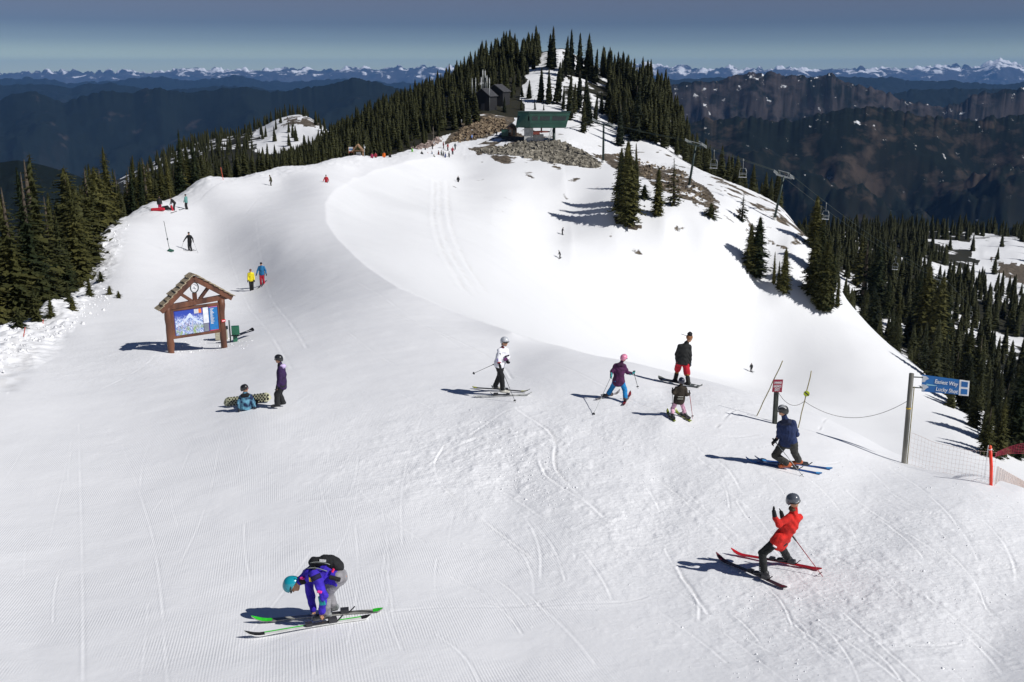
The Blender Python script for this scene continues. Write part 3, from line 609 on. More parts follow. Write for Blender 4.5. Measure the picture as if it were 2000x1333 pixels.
for i, a in enumerate([(186, 512, 455, 'fir', 1.0, 'small fir standing alone beside the forest in the upper left snow'), (232, 583, 566, 'shrub', 1, 'nearest little bush poking out of the rough snow, right end of the row'), (214, 576, 556, 'shrub', 1, 'little bush just left of the nearest bush in the rough snow'),
        (198, 552, 528, 'shrub', 1, 'little bush uphill of the row in the rough snow'), (176, 575, 535, 'bushy', .8, 'young fir in the middle of the rough snow bank'), (178, 580, 566, 'shrub', 1, 'low twig bush at the foot of the young fir in the rough snow'), (142, 605, 580, 'shrub', 1.1, 'round bush in the lower rough snow'), (135, 590, 550, 'bushy', .8, 'stunted fir behind the round bush in the rough snow'),
        (148, 545, 520, 'shrub', 1, 'bush under the forest edge above the young fir'), (120, 565, 535, 'shrub', 1, 'bush under the forest edge left of the stunted fir'), (160, 560, 540, 'shrub', 1, 'half buried bush beside the young fir'), (100, 620, 575, 'bushy', .9, 'dark stunted fir at the lower corner of the forest'), (72, 628, 560, 'bushy', 1, 'bushy fir at the bottom edge of the left forest'), (38, 640, 600, 'shrub', 1, 'brown tinged bush at the forest foot on the left')]):
    tree_px(a[0], a[1], a[2], a[3], a[5], a[4], name='fir_sapling' if a[3] == 'shrub' else 'fir_tree')
# scattered trees on the snowy hill top above the station
HILL = [(1056, 200, 135, 1.1), (1072, 203, 137, 1.0), (1088, 203, 125, 1.1), (1080, 136, 57, .9), (1076, 133, 70, 1.2), (1033, 193, 158, 1.2), (1020, 190, 165, 1.0), (1000, 192, 165, 1.0), (985, 220, 190, 1.0), (1018, 215, 192, 1.1), (1045, 215, 193, .9), (1062, 216, 202, 1), (1030, 146, 120, .9), (1042, 136, 98, .8), (1032, 122, 95, .9), (1044, 124, 102, 1), (1024, 162, 142, .8), (1093, 168, 140, 1), (1098, 160, 118, .9), (1105, 150, 75, .9), (1116, 145, 63, .9), (1132, 150, 70, 1), (1147, 155, 70, .9), (1155, 160, 90, .9), (1163, 165, 100, 1), (1100, 215, 170, .9), (1112, 235, 150, 1.0), (1130, 215, 140, 1), (1122, 222, 165, 1.1), (1145, 225, 150, .9), (1150, 245, 180, 1.1), (1140, 260, 200, 1.1), (1165, 215, 180, .9), (1175, 222, 180, .9), (1162, 240, 195, 1), (1183, 210, 195, 1), (1177, 150, 100, 1), (1190, 155, 95, .9), (1205, 170, 105, 1), (1215, 175, 108, .9), (1225, 180, 110, .9), (1211, 285, 205, 1.1), (1222, 262, 195, 1.0), (1240, 275, 170, 1.2), (1196, 212, 180, .8), (1203, 205, 190, .8), (1235, 200, 118, 1), (1247, 210, 130, 1), (1258, 220, 140, 1), (1265, 230, 150, 1)]
for i, (px, py, tp, w_) in enumerate(HILL):
    tree_px(px, py, tp, random.choice(['mid', 'midspire', 'midspire']), 'dark narrow fir scattered on the snowy hill above the lift station', w_ * 1.35, 'firs on the snowy hill top', FOLD)
# forest stands: polygons in (pixel column, distance)
def stand(poly, n, h, kinds, seed, mind=2.0, clump=False):
    rg = random.Random(seed); xs = [p[0] for p in poly]; ys = [p[1] for p in poly]; out = []; tries = 0; cell = {}
    while len(out) < n and tries < n * 30:
        tries += 1; px = rg.uniform(min(xs), max(xs)); Y = math.sqrt(rg.uniform(min(ys) ** 2, max(ys) ** 2))
        if not inpoly(np.array([px]), np.array([Y]), poly)[0]: continue
        u, _ = ray(px, 400); x = u * Y; k = (int(x / mind), int(Y / mind))
        if clump and float(fbm(np.array([x / 16]), np.array([Y / 22]), 2, 5)[0]) < -.16: continue
        if any((k[0] + i, k[1] + j) in cell for i in (-1, 0, 1) for j in (-1, 0, 1)): continue
        cell[k] = 1; out.append([x, Y, rg.uniform(*h) * rg.choice([.6, .85, 1, 1, 1.1]), rg.choice(kinds)])
    return out
def stand_px(poly, n, h, kinds, seed, ymin=0, mind=.8):
    rg = random.Random(seed); xs = [p[0] for p in poly]; ys = [p[1] for p in poly]; out = []; tries = 0
    while len(out) < n and tries < n * 20:
        tries += 1; px = rg.uniform(min(xs), max(xs)); py = rg.uniform(min(ys), max(ys))
        if not inpoly(np.array([px]), np.array([py]), poly)[0]: continue
        p = hit(px, py, ymin)
        if any(abs(o[0] - p.x) < mind and abs(o[1] - p.y) < mind * 1.5 for o in out): continue
        out.append([p.x, p.y, rg.uniform(*h) * rg.choice([.7, .9, 1, 1.1]), rg.choice(kinds)])
    return out
E = EDGE_L
def band(p0, p1, a, b): 
    pts = [p for p in E if p0 <= p[0] <= p1]; return [(p[0], p[1] + a) for p in pts] + [(p[0], p[1] + b) for p in reversed(pts)]
groups = [
 (stand([(985, 372), (1046, 372), (1052, 400), (985, 402)], 90, (7.5, 10.5), ['mid'], 90, 1.5), 'hilltop', FOLD),
 (stand([(940, 365), (990, 368), (990, 402), (940, 402)], 80, (6.5, 9), ['mid'], 91, 1.5), 'hilltop', FOLD),
 (stand([(-60, 47), (0, 50), (60, 52), (105, 58), (145, 72), (180, 92), (215, 106), (150, 128), (-60, 110)], 150, (5.5, 8.5), ['fir', 'fir', 'fir', 'bushy'], 1, 1.3), 'left', FOL),
 (stand([(190, 100), (250, 115), (300, 121), (350, 130), (405, 142), (405, 168), (300, 160), (150, 135)], 120, (4.5, 8), ['fir', 'fir', 'fir', 'spire', 'loose'], 2, 1.4), 'left2', FOL),
 (stand(band(400, 860, 4, 22), 150, (2.5, 5.5), ['mid', 'fir', 'midspire', 'mid'], 3, 1.5), 'line', FOL),
 (stand(band(350, 660, 20, 85), 420, (3.2, 5.5), ['mid', 'midspire'], 41, 1.9), 'hillleft', FOLD),
 (stand(band(640, 860, 20, 85), 450, (5, 8), ['mid', 'midspire'], 4, 1.9), 'hillleft', FOLD),
 (stand([(560, 280), (900, 272), (940, 284), (915, 325), (1000, 325), (1020, 350), (1040, 400), (900, 410), (700, 400), (560, 420)], 1800, (5, 8), ['mid', 'mid', 'midspire'], 5, 1.75), 'hilltop', FOLD),
 (stand([(120, 180), (680, 250), (680, 460), (500, 480), (500, 640), (330, 640), (240, 400)], 1300, (4.5, 7.5), ['mid', 'midspire'], 6, 3.0), 'mid_left', FOLD),
 (stand([(500, 612), (600, 612), (600, 640), (500, 640)], 60, (6, 9), ['mid', 'midspire'], 61, 3), 'mid_left', FOLD),
 (stand([(600, 590), (670, 560), (700, 480), (700, 640), (600, 640)], 60, (6, 10), ['mid', 'midspire'], 62, 5), 'mid_left', FOLD),
 (stand([(515, 490), (660, 490), (660, 600), (515, 600)], 22, (5, 8), ['mid', 'midspire'], 63, 6), 'mid_left', FOLD),
 (stand_px([(1185, 245), (1245, 272), (1290, 290), (1335, 288), (1345, 270), (1330, 240), (1290, 205), (1240, 180), (1190, 170)], 150, (6.5, 10), ['mid', 'mid', 'midspire'], 7, 240), 'hillright', FOLD),
 (stand([(1255, 300), (1345, 275), (1400, 268), (1440, 258), (1450, 300), (1380, 420), (1250, 400)], 470, (6.5, 10), ['mid', 'mid', 'midspire'], 8, 1.9), 'hillright', FOLD),
 (stand([(1170, 375), (1260, 350), (1260, 400), (1170, 410)], 90, (7, 10), ['mid', 'midspire'], 81, 2.2), 'hillright', FOLD),
 (stand([(1440, 262), (1480, 255), (1520, 246), (1525, 330), (1440, 330)], 95, (5, 9), ['mid', 'midspire', 'loose'], 9, 2.4), 'hillright', FOLD),
 (stand([(1560, 270), (1700, 225), (1790, 205), (1900, 165), (2060, 130), (2060, 235), (1800, 300), (1560, 420)], 300, (7, 12), ['fir', 'column', 'mid'], 10, 2.4, True), 'right', FOLD),
 (stand([(1560, 400), (1800, 300), (2060, 235), (2060, 420), (1900, 440), (1700, 620), (1560, 640)], 950, (7, 11.5), ['mid', 'mid', 'midspire'], 11, 2.6, True), 'right_far', FOLD),
 (stand([(1740, 560), (2060, 545), (2060, 650), (1740, 650)], 450, (7, 11), ['mid', 'mid', 'midspire'], 12, 3.2, True), 'right_far', FOLD),
 (stand([(1800, 450), (2050, 430), (2050, 550), (1800, 550)], 16, (6, 12), ['mid', 'midspire'], 13, 8), 'right_far', FOLD),
]
LAB = {'left': ('near dark fir in the dense stand on the left beside the rough snow', 'firs of the near left stand'), 'left2': ('dark fir in the stand behind the three skiers with a red sled', 'firs of the upper left stand'),
 'line': ('small olive fir in the row lining the far left edge of the ski run', 'small firs along the run edge'), 'hillleft': ('dark fir in the dense forest behind the row lining the run', 'firs of the forest behind the run'),
 'hilltop': ('dark fir in the dense forest on the left flank of the hill', 'firs on the left flank of the hill'), 'mid_left': ('dark fir of the distant forest around the snowy knoll', 'firs around the snowy knoll'),
 'hillright': ('dark fir in the dense stand on the right shoulder of the hill', 'firs on the right shoulder of the hill'), 'right': ('tall dark fir in the forest below the slope on the right', 'firs of the near right forest'), 'right_far': ('dark fir in the farther forest on the right below the cliffs', 'firs of the far right forest')}
allt = []
for lst, g, mt in groups:
    for x, y, h, k in lst: allt.append((h / y, x, y, h, k, g, mt))
allt.sort(key=lambda a: -a[0]); quota = 300 - len(TREES); rest = []
for a in allt:
    _, x, y, h, k, g, mt = a
    if quota > 0: tree(x, y, h, k, LAB[g][0], LAB[g][1], mat=mt, wide=random.uniform(.85, 1.15)); quota -= 1
    else: rest.append(a)
def forest(lst):
    low = [conifer(10, 2.0, 70 + i, power=.75, leaves=1, nb=6, whorl=.55, core=.62, size=1.3) for i in range(4)] + [conifer(10, 1.5, 80 + i, power=.7, leaves=1, nb=5, whorl=.55, core=.66, size=1.5) for i in range(4)]
    Vs = []; Ts = []; off = 0
    X = np.array([a[1] for a in lst]); Y = np.array([a[2] for a in lst]); ZZ = Z(X, Y)
    for i, a in enumerate(lst):
        v, t = low[RNG.integers(0, 4) + (4 if 'spire' in a[4] else 0)]; th = RNG.uniform(0, 6.28); c, s = math.cos(th), math.sin(th); k = a[3] / 10
        w_ = v @ np.array([[c, s, 0], [-s, c, 0], [0, 0, 1]]) * [k * 1.35, k * 1.35, k] + [a[1], a[2], ZZ[i] - .2]; Vs.append(w_); Ts.append(t + off); off += len(v)
    tag(link('forest', np_mesh('forest', np.concatenate(Vs), np.concatenate(Ts), False), FOLD), 'mass of smaller dark firs filling the far forests', 'forest', kind='stuff')
forest(rest)
print('TREES', len(TREES), 'rest', len(rest))
# a few bare silver snags
def snag(px, py, tp, label):
    p = hit(px, py); h = (py - tp) / px_scale(p); mb = MB(); rg = random.Random(px)
    mb.tube([p - Vector((0, 0, .3)), p + Vector((.1, 0, h * .5)), p + Vector((.05, 0, h))], [.1, .07, .02], 6)
    br = MB()
    for k in range(16):
        z = h * rg.uniform(.25, .95); a = rg.uniform(0, 6.28); L_ = (h - z) * .25 + .25; br.tube([p + Vector((.05, 0, z)), p + Vector((math.cos(a) * L_, math.sin(a) * L_, z + .1))], [.02, .008], 4)
    t = thing('dead_tree', label, 'dead tree', p); mb.add(br.v, br.f, True); mb.obj('trunk', DEADW, t)
for a in [(66, 508, 460, 'bare grey tree trunk among the near left firs'), (406, 345, 310, 'pale bare tree standing at the run edge, left of the snowboarder in olive'), (292, 380, 345, 'bare grey trunk behind the people with the red sled'), (846, 275, 248, 'dead grey tree at the forest foot by the brown mound')]: snag(*a)
#<<struct
# ------------------------------------------------------------ man made things
WOOD = noise_mat('log_wood', (.055, .018, .009), (.17, .062, .028), 3, .55, .6, bscale=9, dist=.012, stretch=(1, 1, .25), coat=.15)
SHK = noise_mat('cedar_shakes', (.20, .155, .10), (.46, .38, .26), 7, .85, .6, dist=.02, stretch=(1, 4, 1))
STEEL = noise_mat('dark_steel', (.020, .035, .032), (.04, .06, .052), 4, .5, .1, metal=.3)
GALV = noise_mat('galvanised_steel', (.26, .28, .28), (.42, .44, .44), 5, .45, .1, metal=.5)
CONC = noise_mat('concrete', (.52, .52, .50), (.72, .72, .70), 1.5, .9, .3)
GREEN = noise_mat('station_green', (.022, .085, .060), (.034, .12, .085), .6, .45, .05)
GLASS = paint('window_glass', (.012, .018, .022), .08, bump=0)
BLACK = paint('black_cladding', (.014, .014, .016), .7, scale=1); BROOF = noise_mat('black_roof', (.03, .03, .034), (.065, .065, .07), 2, .7, .3)
BAMBOO = noise_mat('bamboo', (.18, .15, .06), (.36, .31, .14), 6, .6, .1); WHITE = paint('white_paint', (.78, .79, .80), .5); ROPEM = paint('rope_grey', (.16, .15, .14), .9)
def letters(txt, size, mat, M, parent, name='lettering', align='LEFT', bold=0.0, thick=.002, width=None):
    cu = bpy.data.curves.new('t', 'FONT'); cu.body = txt; cu.size = size; cu.align_x = align; cu.extrude = thick; cu.offset = bold; cu.resolution_u = 3
    o = bpy.data.objects.new('t', cu); COL.objects.link(o); bpy.context.view_layer.update(); dg = bpy.context.evaluated_depsgraph_get()
    me = bpy.data.meshes.new_from_object(o.evaluated_get(dg)); bpy.data.objects.remove(o)
    if width: 
        xs = [v.co.x for v in me.vertices]; k = width / (max(xs) - min(xs)); me.transform(Matrix.Diagonal((k, 1, 1, 1)))
    me.transform(M); me.materials.clear(); me.name = name; return link(name, me, mat, parent)
def frame(origin, xdir, up=(0, 0, 1)):
    """matrix whose local x runs along xdir, local y up, local z out of the board"""
    x = Vector(xdir).normalized(); z = x.cross(Vector(up)).normalized(); y = z.cross(x); M = Matrix.Identity(4)
    for i, c in enumerate((x, y, z)): M[0][i], M[1][i], M[2][i] = c
    M[0][3], M[1][3], M[2][3] = origin; return M
# --- trail map kiosk
def kiosk():
    A = hit(335, 690); B = pt(438, 674, A.y + 1.25); d = Vector((B.x - A.x, B.y - A.y, 0)); W = d.length; x = d.normalized(); y = Vector((-x.y, x.x, 0))
    z0 = A.z; k = 48.5 / px_scale(A); L = lambda a, b, c: A + x * (a * W) + y * b * k + Vector((0, 0, c * k))
    t = thing('trail_map_kiosk', 'timber trail map kiosk with shingled gable roof standing in the snow', 'kiosk', A)
    print('KIOSK', A, B, W)
    for a, bz in ((0, A.z), (1, zat(B.x, B.y))):
        mb = MB(); pts = [L(a, 0, 0) + Vector((0, 0, bz - A.z - .4))]; n = 7; rg = random.Random(int(a) + 3)
        top = 1.95
        for i in range(n + 1): pts.append(L(a + rg.uniform(-.008, .008), 0, top * (i + .3) / (n + .3)))
        mb.tube(pts, [.135 * k * rg.uniform(.88, 1.12) for _ in pts], 12); mb.obj('post', WOOD, t)
    ap = 3.03; eL = (-.14, 1.76); eR = (1.20, 1.95); pk = .51
    mb = MB(); mb.bar(L(-.13, 0, 1.86), L(1.12, 0, 2.02), .17 * k, .2 * k); mb.obj('tie_beam', WOOD, t, .01)
    for (ex, ez) in (eL, eR):
        mb = MB(); mb.bar(L(ex, -.10, ez), L(pk, -.10, ap - .08), .14 * k, .22 * k); mb.obj('rafter', WOOD, t, .01)
        mb = MB(); mb.bar(L(ex, .36, ez), L(pk, .36, ap - .08), .12 * k, .18 * k); mb.obj('rafter', WOOD, t, .01)
    mb = MB(); mb.bar(L(.26, 0, 2.36), L(.45, 0, 2.02), .11 * k, .13 * k); mb.obj('strut', WOOD, t, .01)
    mb = MB(); mb.bar(L(.78, 0, 2.48), L(.60, 0, 2.04), .11 * k, .13 * k); mb.obj('strut', WOOD, t, .01)
    mb = MB(); mb.bar(L(.515, 0, 1.98), L(.515, 0, 2.34), .15 * k, .15 * k); mb.obj('king_post', WOOD, t, .01)
    mb = MB(); cc = L(.515, -.05, 2.56); pts = [cc + x * math.cos(q) * .16 * k + Vector((0, 0, math.sin(q) * .21 * k)) for q in np.linspace(0, 6.283, 25)]; mb.tube(pts, .022 * k, 6, False)
    mb.bar(cc + Vector((0, 0, .2 * k)), cc + Vector((0, 0, .34 * k)), .04, .04); mb.obj('metal_ring', STEEL, t)
    mb = MB(); mb.disc(cc, y, .125 * k, .02, 20); em = mb.obj('emblem', WHITE, t)
    mb = MB(); mb.bar(cc + x * -.07 * k - y * .02, cc + x * .06 * k - y * .02 - Vector((0, 0, .05)), .012, .02); mb.bar(cc + x * -.02 * k - y * .02 + Vector((0, 0, .06)), cc + x * .03 * k - y * .02 - Vector((0, 0, .07)), .012, .02); mb.obj('emblem_mark', paint('mark_grey', (.3, .32, .35)), em)
    # shake roof: overlapping courses on both planes
    rg = random.Random(5)
    for (ex, ez), nm in ((eL, 'l'), (eR, 'r')):
        mb = MB(); n = 8; E0 = L(ex - (.03 if nm == 'l' else -.03), 0, ez + .06); P0 = L(pk, 0, ap + .08); up = (P0 - E0); ln = up.length; u = up.normalized(); nr = u.cross(y) if nm == 'l' else y.cross(u); nr = nr.normalized()
        if nr.z < 0: nr = -nr
        for i in range(n):
            o0 = E0 + u * (ln * i / n) ; o1 = E0 + u * min(ln, ln * (i + 1.12) / n)
            wv = -.22 * k
            while wv < .28 * k:
                ww = rg.uniform(.13, .24) * k; a0 = o0 + y * wv + nr * (.055 + rg.uniform(0, .012)) - u * rg.uniform(0, .03); b0 = o1 + y * wv + nr * .02
                w2 = y * (ww - .012); th = nr * .03
                mb.add([a0, a0 + w2, b0 + w2, b0, a0 - th, a0 + w2 - th, b0 + w2 - th, b0 - th], [(0, 1, 2, 3), (7, 6, 5, 4), (0, 4, 5, 1), (1, 5, 6, 2), (2, 6, 7, 3), (3, 7, 4, 0)]); wv += ww
        mb.obj('roof', SHK, t)
    # map board with its timber frame
    x0, x1, zb, zt = .095, .925, .66, 1.70; fr = .11
    mb = MB()
    mb.bar(L(.02, 0, zt + fr / 2), L(.98, 0, zt + fr / 2), .10 * k, fr * k); mb.bar(L(.02, 0, zb - fr / 2 + .01), L(.98, 0, zb - fr / 2 + .01), .10 * k, fr * k)
    mb.bar(L(x0 - .03, 0, zb), L(x0 - .03, 0, zt), .10 * k, .14 * k, up=x); mb.bar(L(x1 + .018, 0, zb), L(x1 + .018, 0, zt), .10 * k, .09 * k, up=x); mb.obj('board_frame', WOOD, t, .008)
    # painted map sheet
    m, nt, b = _mat('map_print'); Lk = nt.links; tc = N(nt, 'ShaderNodeTexCoord'); n1 = N(nt, 'ShaderNodeTexNoise', Scale=26, Detail=5, Distortion=1.2); mp = N(nt, 'ShaderNodeMapping'); mp.inputs['Scale'].default_value = (1.6, 1, .6); Lk.new(tc.outputs['Generated'], mp.inputs[0]); Lk.new(mp.outputs[0], n1.inputs['Vector'])
    r = N(nt, 'ShaderNodeValToRGB'); cr = r.color_ramp; cr.elements[0].position = .36; cr.elements[0].color = hexc('22408a'); cr.elements[1].position = .62; cr.elements[1].color = hexc('eef2fa')
    e = cr.elements.new(.47); e.color = hexc('6f8fc8'); e = cr.elements.new(.53); e.color = hexc('b9c4e4'); Lk.new(n1.outputs['Fac'], r.inputs[0])
    sp = N(nt, 'ShaderNodeSeparateXYZ'); Lk.new(tc.outputs['Generated'], sp.inputs[0]); r2 = N(nt, 'ShaderNodeValToRGB'); r2.color_ramp.elements[0].position = .58; r2.color_ramp.elements[0].color = (0, 0, 0, 1); r2.color_ramp.elements[1].position = .80; r2.color_ramp.elements[1].color = (1, 1, 1, 1)
    ad = N(nt, 'ShaderNodeMath', operation='MULTIPLY_ADD'); Lk.new(n1.outputs['Fac'], ad.inputs[0]); ad.inputs[1].default_value = -.35; Lk.new(sp.outputs[2], ad.inputs[2]); ad2 = N(nt, 'ShaderNodeMath', operation='ADD'); Lk.new(ad.outputs[0], ad2.inputs[0]); ad2.inputs[1].default_value = .17; Lk.new(ad2.outputs[0], r2.inputs[0])
    mx = N(nt, 'ShaderNodeMix', data_type='RGBA'); Lk.new(r2.outputs[0], mx.inputs['Factor']); Lk.new(r.outputs[0], mx.inputs[6]); mx.inputs[7].default_value = hexc('2a45a8')
    n3 = N(nt, 'ShaderNodeTexNoise', Scale=5, Detail=3); Lk.new(tc.outputs['Generated'], n3.inputs['Vector']); m4 = N(nt, 'ShaderNodeMapRange'); m4.inputs[1].default_value = .46; m4.inputs[2].default_value = .58; Lk.new(n3.outputs['Fac'], m4.inputs[0])
    lo = N(nt, 'ShaderNodeMapRange'); lo.inputs[1].default_value = .42; lo.inputs[2].default_value = .2; Lk.new(sp.outputs[2], lo.inputs[0]); mm = N(nt, 'ShaderNodeMath', operation='MULTIPLY'); Lk.new(m4.outputs[0], mm.inputs[0]); Lk.new(lo.outputs[0], mm.inputs[1])
    mx2 = N(nt, 'ShaderNodeMix', data_type='RGBA', blend_type='MIX'); Lk.new(mm.outputs[0], mx2.inputs['Factor']); Lk.new(mx.outputs[2], mx2.inputs[6]); mx2.inputs[7].default_value = hexc('8fa86c'); Lk.new(mx2.outputs[2], b.inputs['Base Color']); b.inputs['Roughness'].default_value = .3
    WI = x1 - x0; fy = -.03
    def sheet(name, a, bq, c, dq, mat, dep, parent):
        mb = MB(); mb.add([L(x0 + WI * a, dep, zb + (zt - zb) * c), L(x0 + WI * bq, dep, zb + (zt - zb) * c), L(x0 + WI * bq, dep, zb + (zt - zb) * dq), L(x0 + WI * a, dep, zb + (zt - zb) * dq),
            L(x0 + WI * a, dep + .012, zb + (zt - zb) * c), L(x0 + WI * bq, dep + .012, zb + (zt - zb) * c), L(x0 + WI * bq, dep + .012, zb + (zt - zb) * dq), L(x0 + WI * a, dep + .012, zb + (zt - zb) * dq)], [(0, 1, 2, 3), (7, 6, 5, 4), (0, 4, 5, 1), (1, 5, 6, 2), (2, 6, 7, 3), (3, 7, 4, 0)])
        return mb.obj(name, mat, parent)
    bd = sheet('map_board', 0, 1, 0, 1, paint('board_purple', hexc('4a3a8c')), -.02, t)
    # mountain drawing: sky plus a pale massif with ragged outline
    sheet('map_sheet', .02, .645, .02, .97, m, -.036, bd)
    mb = MB(); rg = random.Random(9); top = []; 
    for i in range(26):
        f = i / 25; top.append((.03 + .60 * f, .40 + .20 * math.exp(-((f - .55) / .14) ** 2) + .24 * math.exp(-((f - .5) / .4) ** 2) + rg.uniform(-.02, .02)))
    for i in range(25):
        (a0, h0), (a1, h1) = top[i], top[i + 1]; q = [L(x0 + WI * a0, -.042, zb + (zt - zb) * h0 * .80), L(x0 + WI * a1, -.042, zb + (zt - zb) * h1 * .80), L(x0 + WI * a1, -.042, zb + (zt - zb) * h1), L(x0 + WI * a0, -.042, zb + (zt - zb) * h0)]
        mb.add(q + [p + y * .004 for p in q], [(0, 1, 2, 3), (7, 6, 5, 4)])
    mb.obj('massif_print', paint('print_snow', hexc('c8d4f0'), var=.2, scale=30), bd)
    mb = MB()
    for i in range(15):  # ski runs drawn on the map
        a = rg.uniform(.08, .58); zt_ = rg.uniform(.35, .62); pts = [L(x0 + WI * (a + .015 * j * rg.uniform(-1, 1.2)), -.045, zb + (zt - zb) * (zt_ - .06 * j)) for j in range(5)]; mb.tube(pts, .006, 4)
    mb.obj('run_lines', paint('print_line', hexc('d9c9d8')), bd)
    sheet('notice', .455, .555, .80, .97, paint('sheet_white', hexc('c9cbd2')), -.045, bd); sheet('notice', .557, .62, .80, .97, paint('sheet_orange', hexc('e07a35')), -.045, bd)
    sheet('notice', .655, .775, .36, .985, paint('sheet_pale', hexc('dfe3ea')), -.036, bd); sheet('notice', .655, .765, .03, .34, paint('sheet_grey', hexc('7a8088')), -.036, bd)
    bl = sheet('run_list', .79, .985, .02, .985, paint('sheet_blue', hexc('1c6fb0')), -.036, bd)
    mb = MB()
    for i in range(15):
        zz = .90 - i * .042; wv = [.5, .35, .3, .42, .5, .33, .28, .4, .3, .5, .42, .36, .5, .3, .4][i]; p0 = L(x0 + WI * .815, -.045, zb + (zt - zb) * zz); p1 = L(x0 + WI * (.815 + .17 * wv), -.045, zb + (zt - zb) * zz); mb.bar(p0, p1, .004, .02 * k)
    mb.obj('list_lines', WHITE, bl); sheet('list_header', .79, .985, .955, .985, paint('sheet_pink', hexc('c06a9c')), -.042, bd); sheet('list_footer', .79, .985, .02, .05, paint('sheet_red', hexc('b8405c')), -.042, bd)
    mb = MB(); q = L(1.0, -.14, 1.05); mb.bar(q - x * .08, q + x * .08, .02, .10); st = mb.obj('warning_tag', paint('tag_red', hexc('d8222c')), t); mb = MB(); mb.bar(q - x * .06 - y * .015, q + x * .06 - y * .015, .006, .03); mb.obj('tag_text', WHITE, st)
kiosk()
def behind_kiosk():
    p = hit(460, 668); GR = noise_mat('bin_green', (.015, .11, .06), (.025, .15, .085), 3, .5, .1); t = thing('snow_bin', 'green metal box on a post beside the trail map kiosk', 'box', p)
    mb = MB(); M = Matrix.Translation(p) @ Matrix.Rotation(.3, 4, 'Z'); mb.box((0, 0, .10), (.18, .16, .9), M); mb.obj('stand', GR, t, .01)
    mb = MB(); mb.box((.03, 0, .5), (.32, .30, .34), M); mb.obj('box', GR, t, .015); mb = MB(); mb.tube([M @ Vector((-.2, -.02, 0)), M @ Vector((-.2, -.02, .95))], .03, 8); mb.obj('pole', STEEL, t)
    p2 = hit(433, 664); t = thing('crate', 'pale wooden crate with dark side behind the right kiosk post', 'crate', p2); M = Matrix.Translation(p2) @ Matrix.Rotation(.3, 4, 'Z')
    mb = MB(); mb.box((0, 0, .28), (.52, .4, .46), M); mb.obj('body', noise_mat('pale_wood', (.3, .28, .2), (.5, .47, .36), 6, .8, .3, stretch=(1, 1, 5)), t, .01)
    mb = MB(); mb.box((.02, 0, .53), (.56, .44, .05), M); mb.obj('lid', STEEL, t, .005)
    # snowboard lying on a snow heap
    a = hit(452, 672) + Vector((0, .2, .22)); c = hit(494, 655) + Vector((0, 0, .22)); board('snowboard', a, c, .29, paint('board_black', (.012, .012, .014), .4), 'black snowboard with white graphics lying behind the kiosk', 'snowboard', print_mat=WHITE)
# --- boards and skis: cambered planks with raised tips
def plank(a, b, w, th, curl_a=.09, curl_b=.05, n=26, side=None, waist=.75, roll=0.0, nose=.12, blunt_b=False):
    a = Vector(a); b = Vector(b); d = b - a; ln = d.length; u = d.normalized(); s = u.cross(Vector((0, 0, 1))).normalized()
    if side is not None: s = Vector(side).normalized(); s = (s - u * s.dot(u)).normalized()
    up = s.cross(u).normalized()
    if up.z < 0 and side is None: up = -up
    vs = []; fs = []
    for i in range(n + 1):
        f = i / n; e = min(f, 1 - f); wd = w * (waist + (1 - waist) * abs(2 * f - 1) ** 2)
        na = nose; 
        if f < na: wd *= math.sqrt(max(.02, 1 - ((na - f) / na) ** 2))
        nb_ = .03 if blunt_b else nose * .6
        if 1 - f < nb_: wd *= math.sqrt(max(.05, 1 - ((nb_ - 1 + f) / nb_) ** 2))
        z = .015 * math.sin(math.pi * f) + curl_a * max(0, 1 - f / .14) ** 2 + curl_b * max(0, 1 - (1 - f) / .08) ** 2
        c = a + u * (ln * f) + up * z
        for sx, hz in ((-1, 0), (1, 0), (1, th), (-1, th)): vs.append(c + s * sx * wd / 2 + up * hz)
    for i in range(n):
        o = i * 4
        for k in range(4): fs.append((o + k, o + (k + 1) % 4, o + 4 + (k + 1) % 4, o + 4 + k))
    fs.append((3, 2, 1, 0)); fs.append((n * 4, n * 4 + 1, n * 4 + 2, n * 4 + 3)); return vs, fs, u, s, up, ln
def board(name, a, b, w, mat, label, cat, print_mat=None, side=None, dots=None, bind=False, group=None):
    t = thing(name, label, cat, a, group); vs, fs, u, s, up, ln = plank(a, b, w, .014, .10, .10, side=side, waist=.82, nose=.13); mb = MB(); mb.add(vs, fs, False); nb = len(mb.f)
    if dots:
        rg = random.Random(4); n = int(ln / .09)
        for i in range(1, n):
            for j in range(-2, 3):
                q = Vector(a) + u * (i * .09 + (j % 2) * .045) + s * j * .056; f = i / n
                if abs(j) == 2 and (f < .1 or f > .9): continue
                z = .015 * math.sin(math.pi * f) + .10 * max(0, 1 - f / .14) ** 2 + .10 * max(0, 1 - (1 - f) / .08) ** 2
                mb.disc(Vector(a) * 0 + q + up * (z + .007), up, rg.uniform(.020, .027) * (1.35 if f > .55 else 1), .020, 8)
    dk = mb.obj('deck', [mat] + ([dots] if dots else []), t)
    for i_, pl_ in enumerate(dk.data.polygons): pl_.material_index = 1 if i_ >= nb else 0
    if print_mat:
        mb = MB()
        for f in (.15, .3, .72, .86): q = Vector(a) + u * ln * f + up * .031; mb.bar(q - s * w * .2, q + s * w * .25, .05, .004)
        mb.obj('graphic', print_mat, t)
    if bind:
        mb = MB()
        for f in (.34, .66):
            q = Vector(a) + u * ln * f + up * .04; mb.bar(q - s * .13, q + s * .13, .12, .03, up=up)
        mb.obj('binding', paint('binding_black', (.015, .015, .015)), t)
    return t
